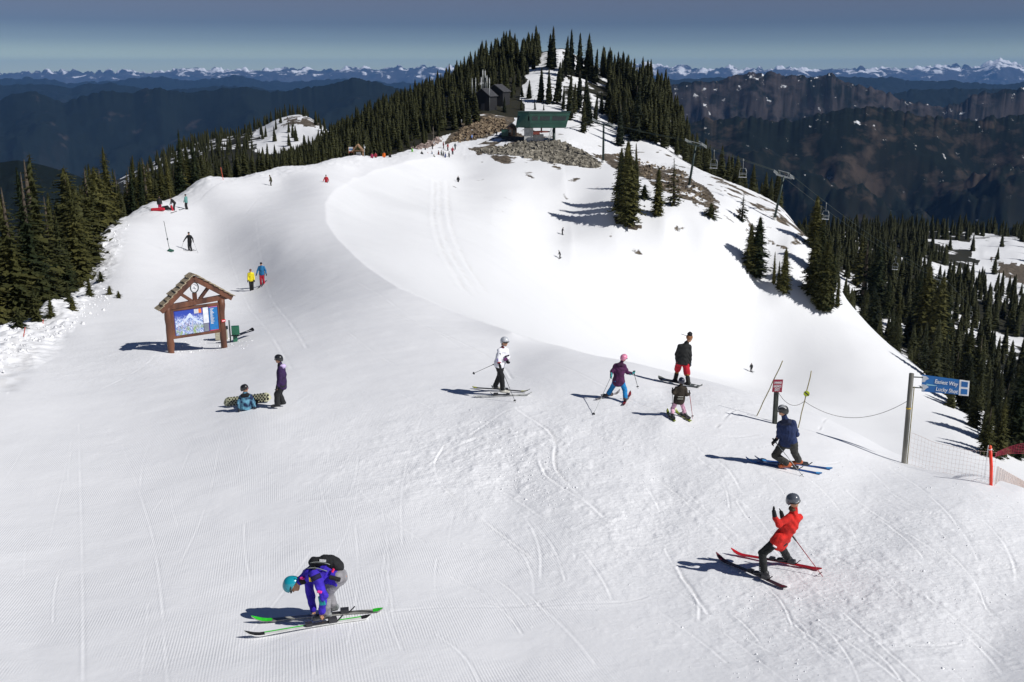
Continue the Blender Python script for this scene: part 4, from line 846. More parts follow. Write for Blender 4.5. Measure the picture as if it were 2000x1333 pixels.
def ski(tip, tail, w, mat, label, tipmat=None, edge=None, group=None, foot=.56, bind=True, edge_side=1):
    tip = Vector(tip); tail = Vector(tail); t = thing('ski', label, 'ski', (tip + tail) / 2, group)
    vs, fs, u, s, up, ln = plank(tip, tail, w, .016, .10, .03, waist=.68, nose=.10, blunt_b=True); mb = MB(); mb.add(vs, fs, False); mb.obj('base', mat, t)
    if tipmat:
        vs2 = [Vector(v) + up * .003 + s * 0 for v in vs]; n = 26
        for i0, i1, nm_ in ((0, 4, 'tip_print'), (24, 26, 'tail_print')):
            mb = MB(); q = []
            for i in range(i0, i1 + 1): q += [vs2[i * 4 + 3] + up * .001, vs2[i * 4 + 2] + up * .001]
            mb.add(q, [(2 * i, 2 * i + 1, 2 * i + 3, 2 * i + 2) for i in range(i1 - i0)]); mb.obj(nm_, tipmat, t)
    if edge:
        mb = MB(); q = []
        for i in range(2, 26):
            e0 = Vector(vs[i * 4 + (2 if edge_side > 0 else 3)]); q += [e0 + up * .003, e0 - s * edge_side * w * .28 + up * .003]
        mb.add(q, [(2 * i, 2 * i + 1, 2 * i + 3, 2 * i + 2) for i in range(len(q) // 2 - 1)]); mb.obj('edge_print', edge, t)
    if bind:
        mb = MB(); c = tip + u * ln * foot + up * .03
        for o, lg, h in ((-.19, .10, .05), (.17, .13, .07)): mb.box((0, 0, 0), (lg, w * .85, h), Matrix.Translation(c + u * o + up * h / 2) @ frame((0, 0, 0), u).to_3x3().to_4x4() @ Matrix.Rotation(-math.pi / 2, 4, 'X'))
        mb.box((0, 0, 0), (.30, w * .6, .02), Matrix.Translation(c + up * .005) @ frame((0, 0, 0), u).to_3x3().to_4x4() @ Matrix.Rotation(-math.pi / 2, 4, 'X'))
        mb.bar(c + u * .24, c + u * .33 + up * .09, .03, .015); mb.obj('binding', paint('binding_dark', (.03, .03, .035), .4), t, .006)
    return t
def ski_pole(hand, tip, label, mat, group=None, thin=.0075):
    hand = Vector(hand); tip = Vector(tip); d = (tip - hand).normalized(); t = thing('ski_pole', label, 'ski pole', tip, group)
    mb = MB(); mb.tube([hand, tip], [thin * 1.2, thin * .8], 6); mb.obj('shaft', mat, t)
    mb = MB(); mb.tube([hand - d * .07, hand - d * .04, hand + d * .05, hand + d * .08], [.021, .017, .015, .011], 8); mb.obj('grip', paint('grip_black', (.02, .02, .02)), t)
    mb = MB(); c = tip - d * .07; mb.disc(c, d, .042, .008, 10); mb.obj('basket', paint('grip_black', (.02, .02, .02)), t)
    return t
behind_kiosk()
# --- signs
def big_sign():
    P = hit(1765, 905); s = px_scale(P); H = (905 - 728) / s / .94; top = pt(1780.5, 730, P.y); x = Vector((.985, -.17, 0)).normalized()
    t = thing('trail_sign', 'blue two line trail direction sign hung from a tall pole beside the net', 'sign', P)
    mb = MB(); mb.tube([P - Vector((0, 0, .5)), P, P + (top - P) * .5, top], .062, 14); mb.obj('pole', noise_mat('weathered_pole', (.10, .10, .085), (.22, .21, .18), 5, .6, .3, stretch=(1, 1, .2)), t)
    mb = MB(); o = Vector((.085, -.03, 0)); mb.tube([P + o - Vector((0, 0, .4)), P + o + (top - P) * .86], .014, 8); mb.obj('guard_pipe', BAMBOO, t)
    mb = MB(); q = P + (top - P) * .62; mb.tube([q - (top - P).normalized() * .02, q + (top - P).normalized() * .02], .067, 14); mb.obj('yellow_band', paint('band_yellow', hexc('c8a52a')), t)
    BL = noise_mat('sign_blue', hexc('0f5c9e')[:3], hexc('136aae')[:3], 4, .4, .05)
    def q(px, py): 
        # board plane passes through the pole top and runs along x
        u, tt = ray(px, py); n = Vector((-x.y, x.x, 0)); d = Vector((u, 1, tt)); k = n.dot(top) / n.dot(d); return d * k
    TL, TR, BR, BL_ = q(1801, 732.5), q(1892, 745), q(1890, 773), q(1800, 765)
    yv = Vector((x.y, -x.x, 0)) * 1.0   # towards the viewer
    if yv.y > 0: yv = -yv
    def quad(name, a, b, c, d, mat, par, off=0, th=.02):
        o = yv * off; v = [a + o, b + o, c + o, d + o, a + o - yv * th, b + o - yv * th, c + o - yv * th, d + o - yv * th]
        mb = MB(); mb.add(v, [(0, 1, 2, 3), (7, 6, 5, 4), (0, 4, 5, 1), (1, 5, 6, 2), (2, 6, 7, 3), (3, 7, 4, 0)]); return mb.obj(name, mat, par)
    bd = quad('sign_board', TL, TR, BR, BL_, BL, t)
    B = lambda a, b: (TL * (1 - a) + TR * a) * (1 - b) + (BL_ * (1 - a) + BR * a) * b
    quad('white_panel', B(.805, -.02), B(1.02, -.02), B(1.02, 1.03), B(.805, 1.03), WHITE, bd, .006, .01)
    for b0, b1 in ((.07, .43), (.57, .93)): quad('symbol', B(.845, b0), B(.985, b0), B(.985, b1), B(.845, b1), BL, bd, .012, .004)
    xb = (TR - TL).normalized(); hb = (TL - BL_).length
    for (txt, b, a) in (('Easiest Way', .40, .27), ('Lucky Shot', .86, .30)):
        letters(txt, hb * .33, WHITE, frame(B(a, b) + yv * .008, xb), bd, width=(TR - TL).length * (.80 - a) * .93, bold=.0015)
    for b0 in (.04, .56):
        mb = MB(); c = [B(-.01, b0), B(.10, b0 + .02), B(.15, b0 + .14), B(.09, b0 + .24), B(.06, b0 + .36), B(.0, b0 + .40)]; v = [p + yv * .008 for p in c] + [p for p in c]
        mb.add(v, [(0, 1, 2, 3, 4, 5), (11, 10, 9, 8, 7, 6)] + [(i, (i + 1) % 6, 6 + (i + 1) % 6, 6 + i) for i in range(6)]); mb.obj('arrow_print', paint('arrow_grey', hexc('c5cad0')), bd)
    mb = MB(); c = [B(.10, .50), B(.33, .54), B(.33, .56), B(.10, .60)]; mb.add([p + yv * .007 for p in c] + c, [(0, 1, 2, 3), (7, 6, 5, 4)]); mb.obj('divider_print', paint('divider', hexc('9fd4e4')), bd)
    for b0 in (.15, .78):
        e = B(.02, b0); f = e - x * ((e - top).dot(x)); mb = MB(); mb.tube([f, e], .016, 8); mb.obj('bracket', STEEL, t)
    return P, top
SGP, SGT = big_sign()
def hazard_sign():
    P = hit(1513, 828); top = pt(1517, 765, P.y); t = thing('warning_sign', 'small dark red hazard sign with white words on a dark post', 'sign', P); s = px_scale(P)
    mb = MB(); mb.bar(P - Vector((0, 0, .3)), top + Vector((0, .03, .05)), .10, .10); mb.obj('post', noise_mat('dark_post', (.02, .025, .02), (.05, .055, .045), 5, .8, .3), t, .005)
    a, b, c, d = [pt(*q) for q in ((1511, 742, P.y - .08), (1529.5, 742, P.y - .08), (1527, 766.5, P.y - .08), (1508, 766, P.y - .08))]; mb = MB(); o = Vector((0, .02, 0))
    mb.add([a, b, c, d, a + o, b + o, c + o, d + o], [(0, 1, 2, 3), (7, 6, 5, 4), (0, 4, 5, 1), (1, 5, 6, 2), (2, 6, 7, 3), (3, 7, 4, 0)]); bd = mb.obj('sign_board', paint('sign_red', hexc('8c1030'), .45), t)
    B = lambda x_, y_: (a * (1 - x_) + b * x_) * (1 - y_) + (d * (1 - x_) + c * x_) * y_
    xb = (b - a).normalized(); w = (b - a).length; h = (a - d).length
    for txt, y_, wd, sz in (('UNMARKED', .32, .78, .24), ('HAZARDS', .63, .80, .30), ('EXIST!', .92, .52, .32)): letters(txt, h * sz, WHITE, frame(B((1 - wd) / 2, y_) - Vector((0, .004, 0)), xb), bd, width=w * wd, bold=.001)
hazard_sign()
def cane(base, top, label, disc=None, r=.014, mat=None):
    P = hit(*base); T = pt(top[0], top[1], P.y); t = thing('marker_pole', label, 'marker pole', P); mb = MB(); n = 8
    mb.tube([P - (T - P) * .1] + [P + (T - P) * (i / n) + Vector((.006 * math.sin(i * 2.1), 0, 0)) for i in range(n + 1)], r, 6); mb.obj('cane', mat or BAMBOO, t); return P, T, t
cane((1478, 813), (1529, 705), 'leaning thin bamboo pole left of the red hazard sign')
DP, DT, dt = cane((1559, 836), (1585, 725), 'thin bamboo pole carrying a round yellow disc')
dc = DP + (DT - DP) * .61 + Vector((0, -.03, 0)); mb = MB(); mb.disc(dc, (.25, 1, .1), 5.8 / px_scale(dc), .012, 28); yd = mb.obj('yellow_disc', paint('disc_yellow', hexc('c3d416'), .5), dt)
mb = MB(); mb.bar(dc + Vector((-.06, -.02, .05)), dc + Vector((.06, -.02, -.05)), .012, .03); mb.obj('disc_mark', paint('mark_black', (.02, .02, .02)), yd)
def rope(a, b, sag, label, r=.007):
    a = Vector(a); b = Vector(b); mb = MB(); mb.tube([a + (b - a) * f + Vector((0, 0, -sag * 4 * f * (1 - f))) for f in np.linspace(0, 1, 22)], r, 5); return tag(mb.obj('rope', ROPEM), label, 'rope')
rk = DP + (DT - DP) * .47
rope(rk, SGP + (SGT - SGP) * .71, .48, 'sagging grey rope from the yellow disc pole to the blue sign pole')
rope(pt(1521, 768, DP.y), rk, .22, 'short loop of rope between the red hazard sign and the yellow disc pole')
# --- safety net and posts
def net(a, b, h, label, mat, group, cell=.11, sag=.12, r=.004):
    a = Vector(a); b = Vector(b); ln = math.hypot(b.x - a.x, b.y - a.y); n = max(3, int(ln / cell)); m = int(h / cell); mb = MB(); rg = random.Random(2)
    gz = [zat(a.x + (b.x - a.x) * i / n, a.y + (b.y - a.y) * i / n) for i in range(n + 1)]
    def p(i, j):
        f = i / n; x = a.x + (b.x - a.x) * f; y = a.y + (b.y - a.y) * f; g = gz[i]; top = (a.z + (b.z - a.z) * f) + h - sag * 4 * f * (1 - f); w = .03 * math.sin(i * .7 + j * .9)
        return Vector((x + w * .5, y + w, g + (top - g) * j / m))
    for i in range(n + 1): mb.tube([p(i, j) for j in range(m + 1)], r, 3, False)
    for j in range(m + 1): mb.tube([p(i, j) for i in range(n + 1)], r * (2.0 if j == m else 1), 3, False)
    return tag(mb.obj('safety_net', mat), label, 'net', group)
NETM = paint('net_peach', hexc('d8bfb2'), .7); PNK = paint('net_red', hexc('a8324a'), .7)
NB = hit(1938, 949); net(SGP + Vector((.12, -.02, 0)), NB, .85, 'pale safety net strung from the blue sign pole to the orange post', NETM, None, r=.0024)
NC = hit(2060, 975); net(NB + Vector((.05, 0, 0)), NC, .5, 'pale safety net right of the orange post', NETM, None, r=.0024)
ND = pt(1938, 882, 27.5); NE = pt(2040, 925, 30.0)
def orange_post():
    T = pt(1934, 874, NB.y); t = thing('net_post', 'bright orange plastic post at the end of the safety net', 'post', NB); mb = MB(); mb.tube([NB - Vector((0, 0, .3)), NB + (T - NB) * .5, T], .038, 12); mb.obj('tube', paint('post_orange', hexc('f0391c'), .45), t)
    mb = MB(); d = (T - NB).normalized(); mb.tube([T, T + d * .04], [.042, .03], 12); mb.obj('cap', paint('cap_orange', hexc('e85a30')), t)
    mb = MB(); q = T - d * .06; mb.tube([q, q + d * .02], .046, 10); mb.tube([T + Vector((-.05, 0, .05)), T + Vector((-.05, 0, -.8))], .008, 5); mb.obj('tie', WHITE, t)
orange_post()
def red_net():
    a = NB + Vector((.03, .1, .80)); mb = MB(); n = 40; pts = lambda f, j: a + Vector((f * 2.4, f * 2.2, -.12 * f - .5 * f * f - j * (.05 + .16 * f)))
    for j in range(7): mb.tube([pts(i / n, j / 3) for i in range(n + 1)], .0045, 3, False)
    for i in range(0, n + 1, 2): mb.tube([pts(i / n, j / 3) for j in range(7)], .0045, 3, False)
    tag(mb.obj('safety_net', PNK), 'crumpled dark red netting trailing right from the orange post top', 'net')
red_net()
# --- left flexible pole with green base
P, T, t = cane((332, 493), (320, 432), 'thin dark pole with a green foot beside the skier in black', r=.022, mat=STEEL)
mb = MB(); q = P + (T - P) * .42; mb.tube([q - Vector((0, 0, .08)), q + Vector((0, 0, .08))], .06, 8); mb.obj('clamp', STEEL, t)
mb = MB(); mb.tube([P + Vector((-.25, 0, .0)), P + Vector((0, 0, .16)), P + Vector((.35, 0, .12))], [.1, .17, .08], 8); mb.obj('foot', noise_mat('foot_green', (.01, .06, .04), (.02, .1, .07)), t)
for a, b, l in (((436, 352), (431, 327), 'thin red pole at the far run edge left of the pale bare tree'), ((46, 658), (49, 640), 'thin orange pole in the snow below the left forest'), ((84, 632), (84, 625), 'short orange stub by the foot of the left forest')): cane(a, b, l, r=.035 if a[0] > 300 else .02, mat=paint('pole_red', hexc('c8503c')))
# --- far kiosk with banner
def far_kiosk():
    P = hit(700, 310); s = px_scale(P); m = 1 / s; t = thing('shelter', 'small far away timber shelter with a gable roof at the run edge', 'shelter', P); TAN = noise_mat('tan_wood', (.22, .12, .06), (.42, .26, .15), 2)
    for dx in (-8.5, 9): mb = MB(); mb.tube([P + Vector((dx * m, 0, -.3)), P + Vector((dx * m, 0, 16 * m))], .13, 7); mb.obj('post', TAN, t)
    for sg in (-1, 1): mb = MB(); mb.bar(P + Vector((sg * 11.5 * m, 0, 13 * m)), P + Vector((0, 0, 27 * m)), 1.5, .18); mb.obj('roof', TAN, t)
    mb = MB(); mb.bar(P + Vector((-9 * m, 0, 15 * m)), P + Vector((9 * m, 0, 15 * m)), .2, .25); mb.obj('beam', TAN, t)
    mb = MB(); mb.box((0, .1, 6.5 * m), (9 * m, .1, 11 * m), Matrix.Translation(P + Vector((.5 * m, 0, 0)))); mb.obj('board', paint('board_pale', (.55, .56, .58)), t)
    P = hit(686, 309); m = 1 / px_scale(P); t = thing('banner', 'white and blue striped banner on poles left of the far timber shelter', 'banner', P)
    for dx in (-4.5, 4.5): mb = MB(); mb.tube([P + Vector((dx * m, 0, -.3)), P + Vector((dx * m, 0, 21 * m))], .07, 6); mb.obj('pole', TAN, t)
    for i, (z, h, c) in enumerate(((19.5, 3, 'e8edf2'), (16.8, 2.4, '2a78c0'), (14.2, 2.8, 'e4e9ee'), (11.6, 2.2, 'c0402a'))): mb = MB(); mb.box((0, 0, z * m), (9.5 * m, .06, h * m), Matrix.Translation(P)); mb.obj('stripe', paint('ban' + c, hexc(c)), t)
    P = hit(712, 314); m = 1 / px_scale(P); t = thing('pole', 'slim pole with a white lamp right of the far timber shelter', 'pole', P); mb = MB(); mb.tube([P - Vector((0, 0, .3)), P + Vector((0, 0, 30 * m))], .07, 6); mb.obj('mast', GALV, t); mb = MB(); mb.box((1.2 * m, 0, 25 * m), (2 * m, .2, 3 * m), Matrix.Translation(P)); mb.obj('lamp', WHITE, t)
far_kiosk()
# --- chairlift top station
def station():
    G = hit(1062, 281); Y = G.y; t = thing('lift_station', 'green chairlift top station on a white concrete base and steel post', 'station', G); m = 1 / px_scale(G)
    Q = lambda px, py, dy=0: pt(px, py, Y + dy)
    # hull: lower outline narrower than the upper
    def hull(lo, hi): 
        n = len(lo); mb = MB(); mb.add(lo + hi, [tuple(range(n))[::-1], tuple(range(n, 2 * n))] + [(i, (i + 1) % n, n + (i + 1) % n, n + i) for i in range(n)]); return mb
    zl = Q(1062, 250.5).z; zh = Q(1062, 220.5).z; X = lambda px, dy=0: pt(px, 235, Y + dy).x
    lo = [Vector((X(1036), Y, zl)), Vector((X(1105), Y, zl)), Vector((X(1107), Y + 3, zl)), Vector((X(1034), Y + 6.5, zl)), Vector((X(1008), Y + 6, zl)), Vector((X(1007), Y + 3, zl))]
    hi = [Vector((X(1034), Y - .3, zh)), Vector((X(1113.5), Y - .3, zh)), Vector((X(1115), Y + 3.5, zh)), Vector((X(1034), Y + 7, zh)), Vector((X(1014), Y + 6, zh)), Vector((X(1012), Y + 3, zh))]
    hull(lo, hi).obj('cabin', GREEN, t, .06)
    c = lambda f: [l * (1 - f) + h * f for l, h in zip(lo, hi)]
    mb = MB(); h1 = c(1.0); h2 = [p + Vector((0, 0, .16)) for p in h1]; cen = sum(h1, Vector()) / 6; h1 = [p + (p - cen).normalized() * .15 for p in h1]; h2 = [p + (p - cen).normalized() * .15 for p in h2]; hull(h1, h2).obj('roof', paint('roof_green', (.03, .07, .055)), t)
    for a, b in (((1036, 1105), .52), ((0, 0), .5)):
        pass
    fr = lambda f, v: (lo[0] * (1 - f) + lo[1] * f) * (1 - v) + (hi[0] * (1 - f) + hi[1] * f) * v
    n = Vector((0, -1, -.05))
    for i in range(17):
        f0 = .06 + i * .052; f1 = f0 + .042
        if i in (3, 9): continue
        mb = MB(); q = [fr(f0, .50), fr(f1, .50), fr(f1, .76), fr(f0, .76)]; mb.add([p + n * .04 for p in q] + [p - n * .02 for p in q], [(0, 1, 2, 3), (7, 6, 5, 4), (0, 4, 5, 1), (1, 5, 6, 2), (2, 6, 7, 3), (3, 7, 4, 0)]); w = mb.obj('window', GLASS, t)
    lf = lambda f, v: (lo[5] * (1 - f) + lo[0] * f) * (1 - v) + (hi[5] * (1 - f) + hi[0] * f) * v
    nn = (lo[0] - lo[5]).cross(Vector((0, 0, 1))).normalized()
    for i in range(6):
        f0 = .06 + i * .155; f1 = f0 + .12; mb = MB(); q = [lf(f0, .48), lf(f1, .48), lf(f1, .76), lf(f0, .76)]; mb.add([p + nn * .05 for p in q] + [p - nn * .02 for p in q], [(0, 1, 2, 3), (7, 6, 5, 4), (0, 4, 5, 1), (1, 5, 6, 2), (2, 6, 7, 3), (3, 7, 4, 0)]); mb.obj('window', GLASS, t)
    mb = MB(); mb.bar(fr(0, .82) + n * .03, fr(1, .82) + n * .03, .05, .06); mb.bar(fr(0, .3) + n * .03, fr(1, .3) + n * .03, .05, .05); mb.obj('trim', paint('trim_green', (.05, .12, .09)), t)
    mb = MB(); a = Q(1043, 251); mb.box((0, 3, (a.z + G.z) / 2 - .6), (17.5 * m, 4, a.z - G.z + 1.2), Matrix.Translation((a.x - 10 * m, Y, 0)) @ Matrix.Identity(4)); mb.obj('base', CONC, t)
    mb = MB(); mb.box((0, 3.5, (a.z + G.z) / 2 - 1.2), (21 * m, 3, (a.z - G.z) - 1.0), Matrix.Translation((X(1052), Y, 0))); mb.obj('base', CONC, t)
    mb = MB(); mb.tube([Vector((X(1082.5), Y + 1, G.z - 2)), Vector((X(1082.5), Y + 1, zl))], .38, 10); mb.box((0, 0, 0), (1.2, 1.2, 1.2), Matrix.Translation((X(1082.5), Y + 1, G.z - .4))); mb.obj('support_post', STEEL, t)
    mb = MB(); p0 = Vector((X(1069), Y - .5, G.z - .3)); p1 = Vector((X(1079), Y + .5, zl)); sx = Vector((.22, 0, 0))
    mb.bar(p0 - sx, p1 - sx, .07); mb.bar(p0 + sx, p1 + sx, .07)
    for i in range(1, 12): q = p0 + (p1 - p0) * i / 12; mb.bar(q - sx, q + sx, .05)
    mb.obj('ladder', GALV, t)
    mb = MB(); pts = [Vector((X(1058) + 2.1 * math.cos(a), Y + 2 + 2.1 * math.sin(a), zl - 1.0)) for a in np.linspace(0, 6.283, 24)]; mb.tube(pts, .13, 6, False)
    for a in np.linspace(0, 3.14, 4): mb.bar(Vector((X(1058) - 2.1 * math.cos(a), Y + 2 - 2.1 * math.sin(a), zl - 1)), Vector((X(1058) + 2.1 * math.cos(a), Y + 2 + 2.1 * math.sin(a), zl - 1)), .1)
    mb.tube([Vector((X(1058), Y + 2, zl)), Vector((X(1058), Y + 2, zl - 1.3))], .2, 8); mb.obj('bull_wheel', paint('wheel_red', (.30, .07, .05)), t)
    mb = MB(); mb.box((0, 0, 0), (13 * m, .5, 5 * m), Matrix.Translation((X(1048), Y + .1, zl - 10 * m * .98))); mb.obj('drive_guard', paint('guard_red', (.25, .06, .04)), t)
    # operator hut
    P = hit(1000, 266, 200); m = 1 / px_scale(P); t = thing('operator_hut', 'small dark brown hut with a grey gable roof left of the green station', 'hut', P); BR = noise_mat('hut_brown', (.035, .018, .012), (.07, .04, .028), 2)
    W, D, H = 19 * m, 3.4, 15 * m; mb = MB(); v = []; 
    for yy in (0, D): v += [P + Vector((-W / 2, yy, -.8)), P + Vector((W / 2, yy, -.8)), P + Vector((W / 2, yy, H)), P + Vector((0, yy, H + 8 * m)), P + Vector((-W / 2, yy, H))]
    mb.add(v, [(0, 1, 2, 3, 4), (9, 8, 7, 6, 5), (0, 5, 6, 1), (1, 6, 7, 2), (4, 9, 5, 0), (2, 7, 8, 3), (3, 8, 9, 4)]); mb.obj('wall', BR, t)
    for sg in (-1, 1): mb = MB(); mb.bar(P + Vector((sg * (W / 2 + .3), D / 2, H - .05)), P + Vector((0, D / 2, H + 8 * m + .12)), D + .7, .12); mb.obj('roof', BROOF, t)
    mb = MB(); mb.box((W * .22, -.02, H * .4), (W * .25, .06, H * .75), Matrix.Translation(P)); mb.obj('door', paint('door_dark', (.012, .012, .012)), t); mb = MB(); mb.box((-W * .2, -.02, H * .62), (W * .28, .06, H * .35), Matrix.Translation(P)); mb.obj('window', GLASS, t)
    P = hit(986, 266, 200); m = 1 / px_scale(P); t = thing('equipment_box', 'low green equipment box left of the brown hut', 'box', P); mb = MB(); mb.box((0, 0, .7), (13 * m, 1.3, 1.9), Matrix.Translation(P)); mb.obj('body', GREEN, t, .04); mb = MB(); mb.box((0, 0, 1.70), (14 * m, 1.5, .1), Matrix.Translation(P)); mb.obj('lid', STEEL, t)
station()
def summit_buildings():
    def house(px, py, w, h, rise, D, ang, label, antenna):
        P = hit(px, py, 250); m = 1 / px_scale(P); t = thing('building', label, 'building', P); M = Matrix.Translation(P) @ Matrix.Rotation(ang, 4, 'Z'); W = w * m; H = h * m; R_ = rise * m
        mb = MB(); v = []
        for yy in (0, D): v += [M @ Vector(p) for p in ((-W / 2, yy, -2.5), (W / 2, yy, -2.5), (W / 2, yy, H), (0, yy, H + R_), (-W / 2, yy, H))]
        mb.add(v, [(0, 1, 2, 3, 4), (9, 8, 7, 6, 5), (0, 5, 6, 1), (1, 6, 7, 2), (4, 9, 5, 0), (2, 7, 8, 3), (3, 8, 9, 4)]); mb.obj('wall', BLACK, t)
        for sg in (-1, 1):
            mb = MB(); e = M @ Vector((sg * (W / 2 + .4), D / 2, H - .2)); r = M @ Vector((0, D / 2, H + R_ + .14)); d = (r - e).normalized(); side = (M.to_3x3() @ Vector((0, 1, 0))); up = side.cross(d); mb.bar(e, r, D + .8, .16, up=up); mb.obj('roof', BROOF, t)
        mb = MB(); mb.box((W * .05, -.03, 1.0), (1.1, .06, 2.0), M); mb.obj('door', paint('door_grey', (.06, .06, .065)), t); mb = MB(); mb.box((0, D / 2, -1.3), (W + .3, D + .3, 1.6), M); mb.obj('foundation', CONC, t)
        return P, m, M
    P, m, M = house(941, 217, 32, 28, 13, 6, -.35, 'black gabled cabin in front at the forest edge on the hill', None)
    P2, m2, M2 = house(966, 206, 34, 26, 12, 7, -.3, 'second black cabin uphill with antennas behind it', None)
    for i, (px, t0, t1, panel, lab) in enumerate(((943, 178, 136, 1, 'tallest white panel antenna mast above the black cabins'), (947.5, 178, 137, 1, 'right twin of the tallest white antenna masts'), (940, 180, 150, 1, 'lower white antenna mast left of the twin masts'), (951, 178, 147, 1, 'lower white antenna mast right of the twin masts'), (956, 205, 152, 1, 'lattice mast with a white dish in front of the cabins'), (922, 182, 153, 0, 'thin left lattice antenna above the front cabin'), (929, 180, 152, 0, 'thin antenna pole between the lattice antenna and the white masts'))):
        Y = P.y + 4 if i != 4 else P.y - .6; a = pt(px, t0 + 12, Y); b = pt(px, t1, Y); t = thing('antenna', lab, 'antenna', a); mb = MB(); mb.tube([a - Vector((0, 0, 1)), b], .10, 6); mb.obj('mast', GALV, t)
        if panel: mb = MB(); c = pt(px, t1 + 7, Y - .2); mb.box((0, 0, 0), (.24, .2, 9 * m), Matrix.Translation(c)); mb.obj('panel', WHITE, t, .03)
        else:
            mb = MB()
            for k in range(5): c = a + (b - a) * (.3 + .15 * k); mb.bar(c - Vector((.3, 0, 0)), c + Vector((.3, 0, .15)), .05)
            mb.obj('crossbar', GALV, t)
summit_buildings()
# --- lift towers, haul rope and chairs
def tower(base, top, arm, label, lattice=False, ymin=200, Y=None, r=.26):
    P = hit(base[0], base[1], ymin) if Y is None else pt(base[0], base[1], Y); T = pt(top[0], top[1], P.y); m = 1 / px_scale(P); t = thing('lift_tower', label, 'lift tower', P); d = (T - P).normalized()
    mb = MB(); mb.tube([P - d * 1.5, P + (T - P) * .5, T], [r * 1.15, r, r * .85], 12); mb.obj('pole', STEEL, t)
    mb = MB(); mb.tube([P - d * .5, P + d * .5], r * 1.7, 12); mb.obj('footing', CONC, t)
    x = Vector((.88, -.25, -.22)).normalized(); hw = arm * m / 2; mb = MB(); mb.bar(T - x * hw, T + x * hw, .3, .35); mb.obj('crossarm', GALV if lattice else STEEL, t); ends = [T - x * hw, T + x * hw]
    for e in ends:
        mb = MB(); dr = Vector((.55, .83, -.3)).normalized(); mb.bar(e - dr * 1.6 + Vector((0, 0, .25)), e + dr * 1.6 + Vector((0, 0, .25)), .16, .22)
        for k in range(-3, 4): mb.disc(e + dr * .48 * k + Vector((0, 0, .48)), x, .22, .12, 10)
        mb.obj('sheaves', GALV, t)
    mb = MB(); up = Vector((0, 0, 1)) * (9 * m if lattice else 5 * m)
    for f in (-.45, .45): mb.bar(T + x * hw * f, T + x * hw * f * 1.35 + up, .12)
    mb.bar(T - x * hw * .75 + up, T + x * hw * .75 + up, .14, .14); mb.obj('lifting_frame', GALV, t)
    mb = MB()
    for i in range(int((T - P).length / .45)): q = P + d * i * .45 + Vector((r + .14, -.1, 0)); mb.bar(q - Vector((.12, 0, 0)), q + Vector((.12, 0, 0)), .03)
    mb.obj('rungs', STEEL, t); return ends
E1 = tower((1178, 318), (1179, 244), 34, 'first dark lift tower below the station by the rubble')
E2 = tower((1345, 367), (1359, 284), 32, 'second lift tower standing behind the gappy fir')
E3 = tower((1512, 430), (1531, 345), 31, 'third lift tower with pale lattice crossarm at the slope edge', True)
E4 = tower((1826, 640), (1836, 548), 24, 'far lift tower crossarm rising out of the right forest', True, Y=330)
E0 = [pt(1102, 252, hit(1062, 281).y + 2), pt(1112, 250, hit(1062, 281).y)]
LINE = []
for k in range(2):
    nodes = [E0[k], E1[k] + Vector((0, 0, .7)), E2[k] + Vector((0, 0, .7)), E3[k] + Vector((0, 0, .7)), E4[k] + Vector((0, 0, .7))]; nodes.append(nodes[-1] + (nodes[-1] - nodes[-2]).normalized() * 160 + Vector((0, 0, -8)))
    pts = []
    for i in range(5):
        a, b = nodes[i], nodes[i + 1]; sg = .012 * (b - a).length
        for f in np.linspace(0, 1, 14, endpoint=False): pts.append(a + (b - a) * f - Vector((0, 0, sg * 4 * f * (1 - f))))
    LINE.append((pts, nodes)); mb = MB(); mb.tube(pts, .045, 5); tag(mb.obj('haul_rope', STEEL), ['left', 'right'][k] + ' steel rope of the chairlift running over the towers', 'lift cable')
def chair(k, seg, f, label):
    pts, nodes = LINE[k]; a, b = nodes[seg], nodes[seg + 1]; sg = .012 * (b - a).length; p = a + (b - a) * f - Vector((0, 0, sg * 4 * f * (1 - f)))
    t = thing('lift_chair', label, 'lift chair', p); x = Vector((.9, -.43, 0)); y = Vector((.43, .9, 0)); W = .82
    mb = MB(); mb.bar(p + Vector((0, 0, .1)), p + Vector((0, 0, -.3)), .16); mb.bar(p, p - Vector((0, 0, 2.0)) + y * .2, .09); mb.obj('hanger', GALV, t)
    c = p - Vector((0, 0, 2.0)) + y * .2; mb = MB(); pp = [c - x * W * .9 - Vector((0, 0, 1.9)), c - x * W - Vector((0, 0, .9)), c - x * W * .7, c + x * W * .7, c + x * W - Vector((0, 0, .9)), c + x * W * .9 - Vector((0, 0, 1.9))]; mb.tube(pp, .06, 6); mb.obj('bail', GALV, t)
    mb = MB(); q = c - Vector((0, 0, 1.95)); mb.bar(q - x * W - y * .2, q + x * W - y * .2, .55, .09); mb.obj('seat', WHITE, t)
    mb = MB(); q = c - Vector((0, 0, 1.35)) + y * .12
    for z in (0, .28): mb.bar(q - x * W + Vector((0, 0, z)), q + x * W + Vector((0, 0, z)), .05, .12)
    mb.obj('backrest', GALV, t)
for a in [(1, 2, .45, 'empty lift chair hanging before the firs between the second and third towers'), (1, 3, .16, 'first empty lift chair just past the third tower, beside the olive fir top'), (0, 3, .21, 'second lift chair past the third tower on the far rope'), (0, 2, .30, 'lift chair on the far rope above the slope edge trees'), (0, 3, .68, 'lift chair in front of the right forest above the snow gap'), (1, 4, .25, 'lowest lift chair hanging in the right forest')]: chair(*a)
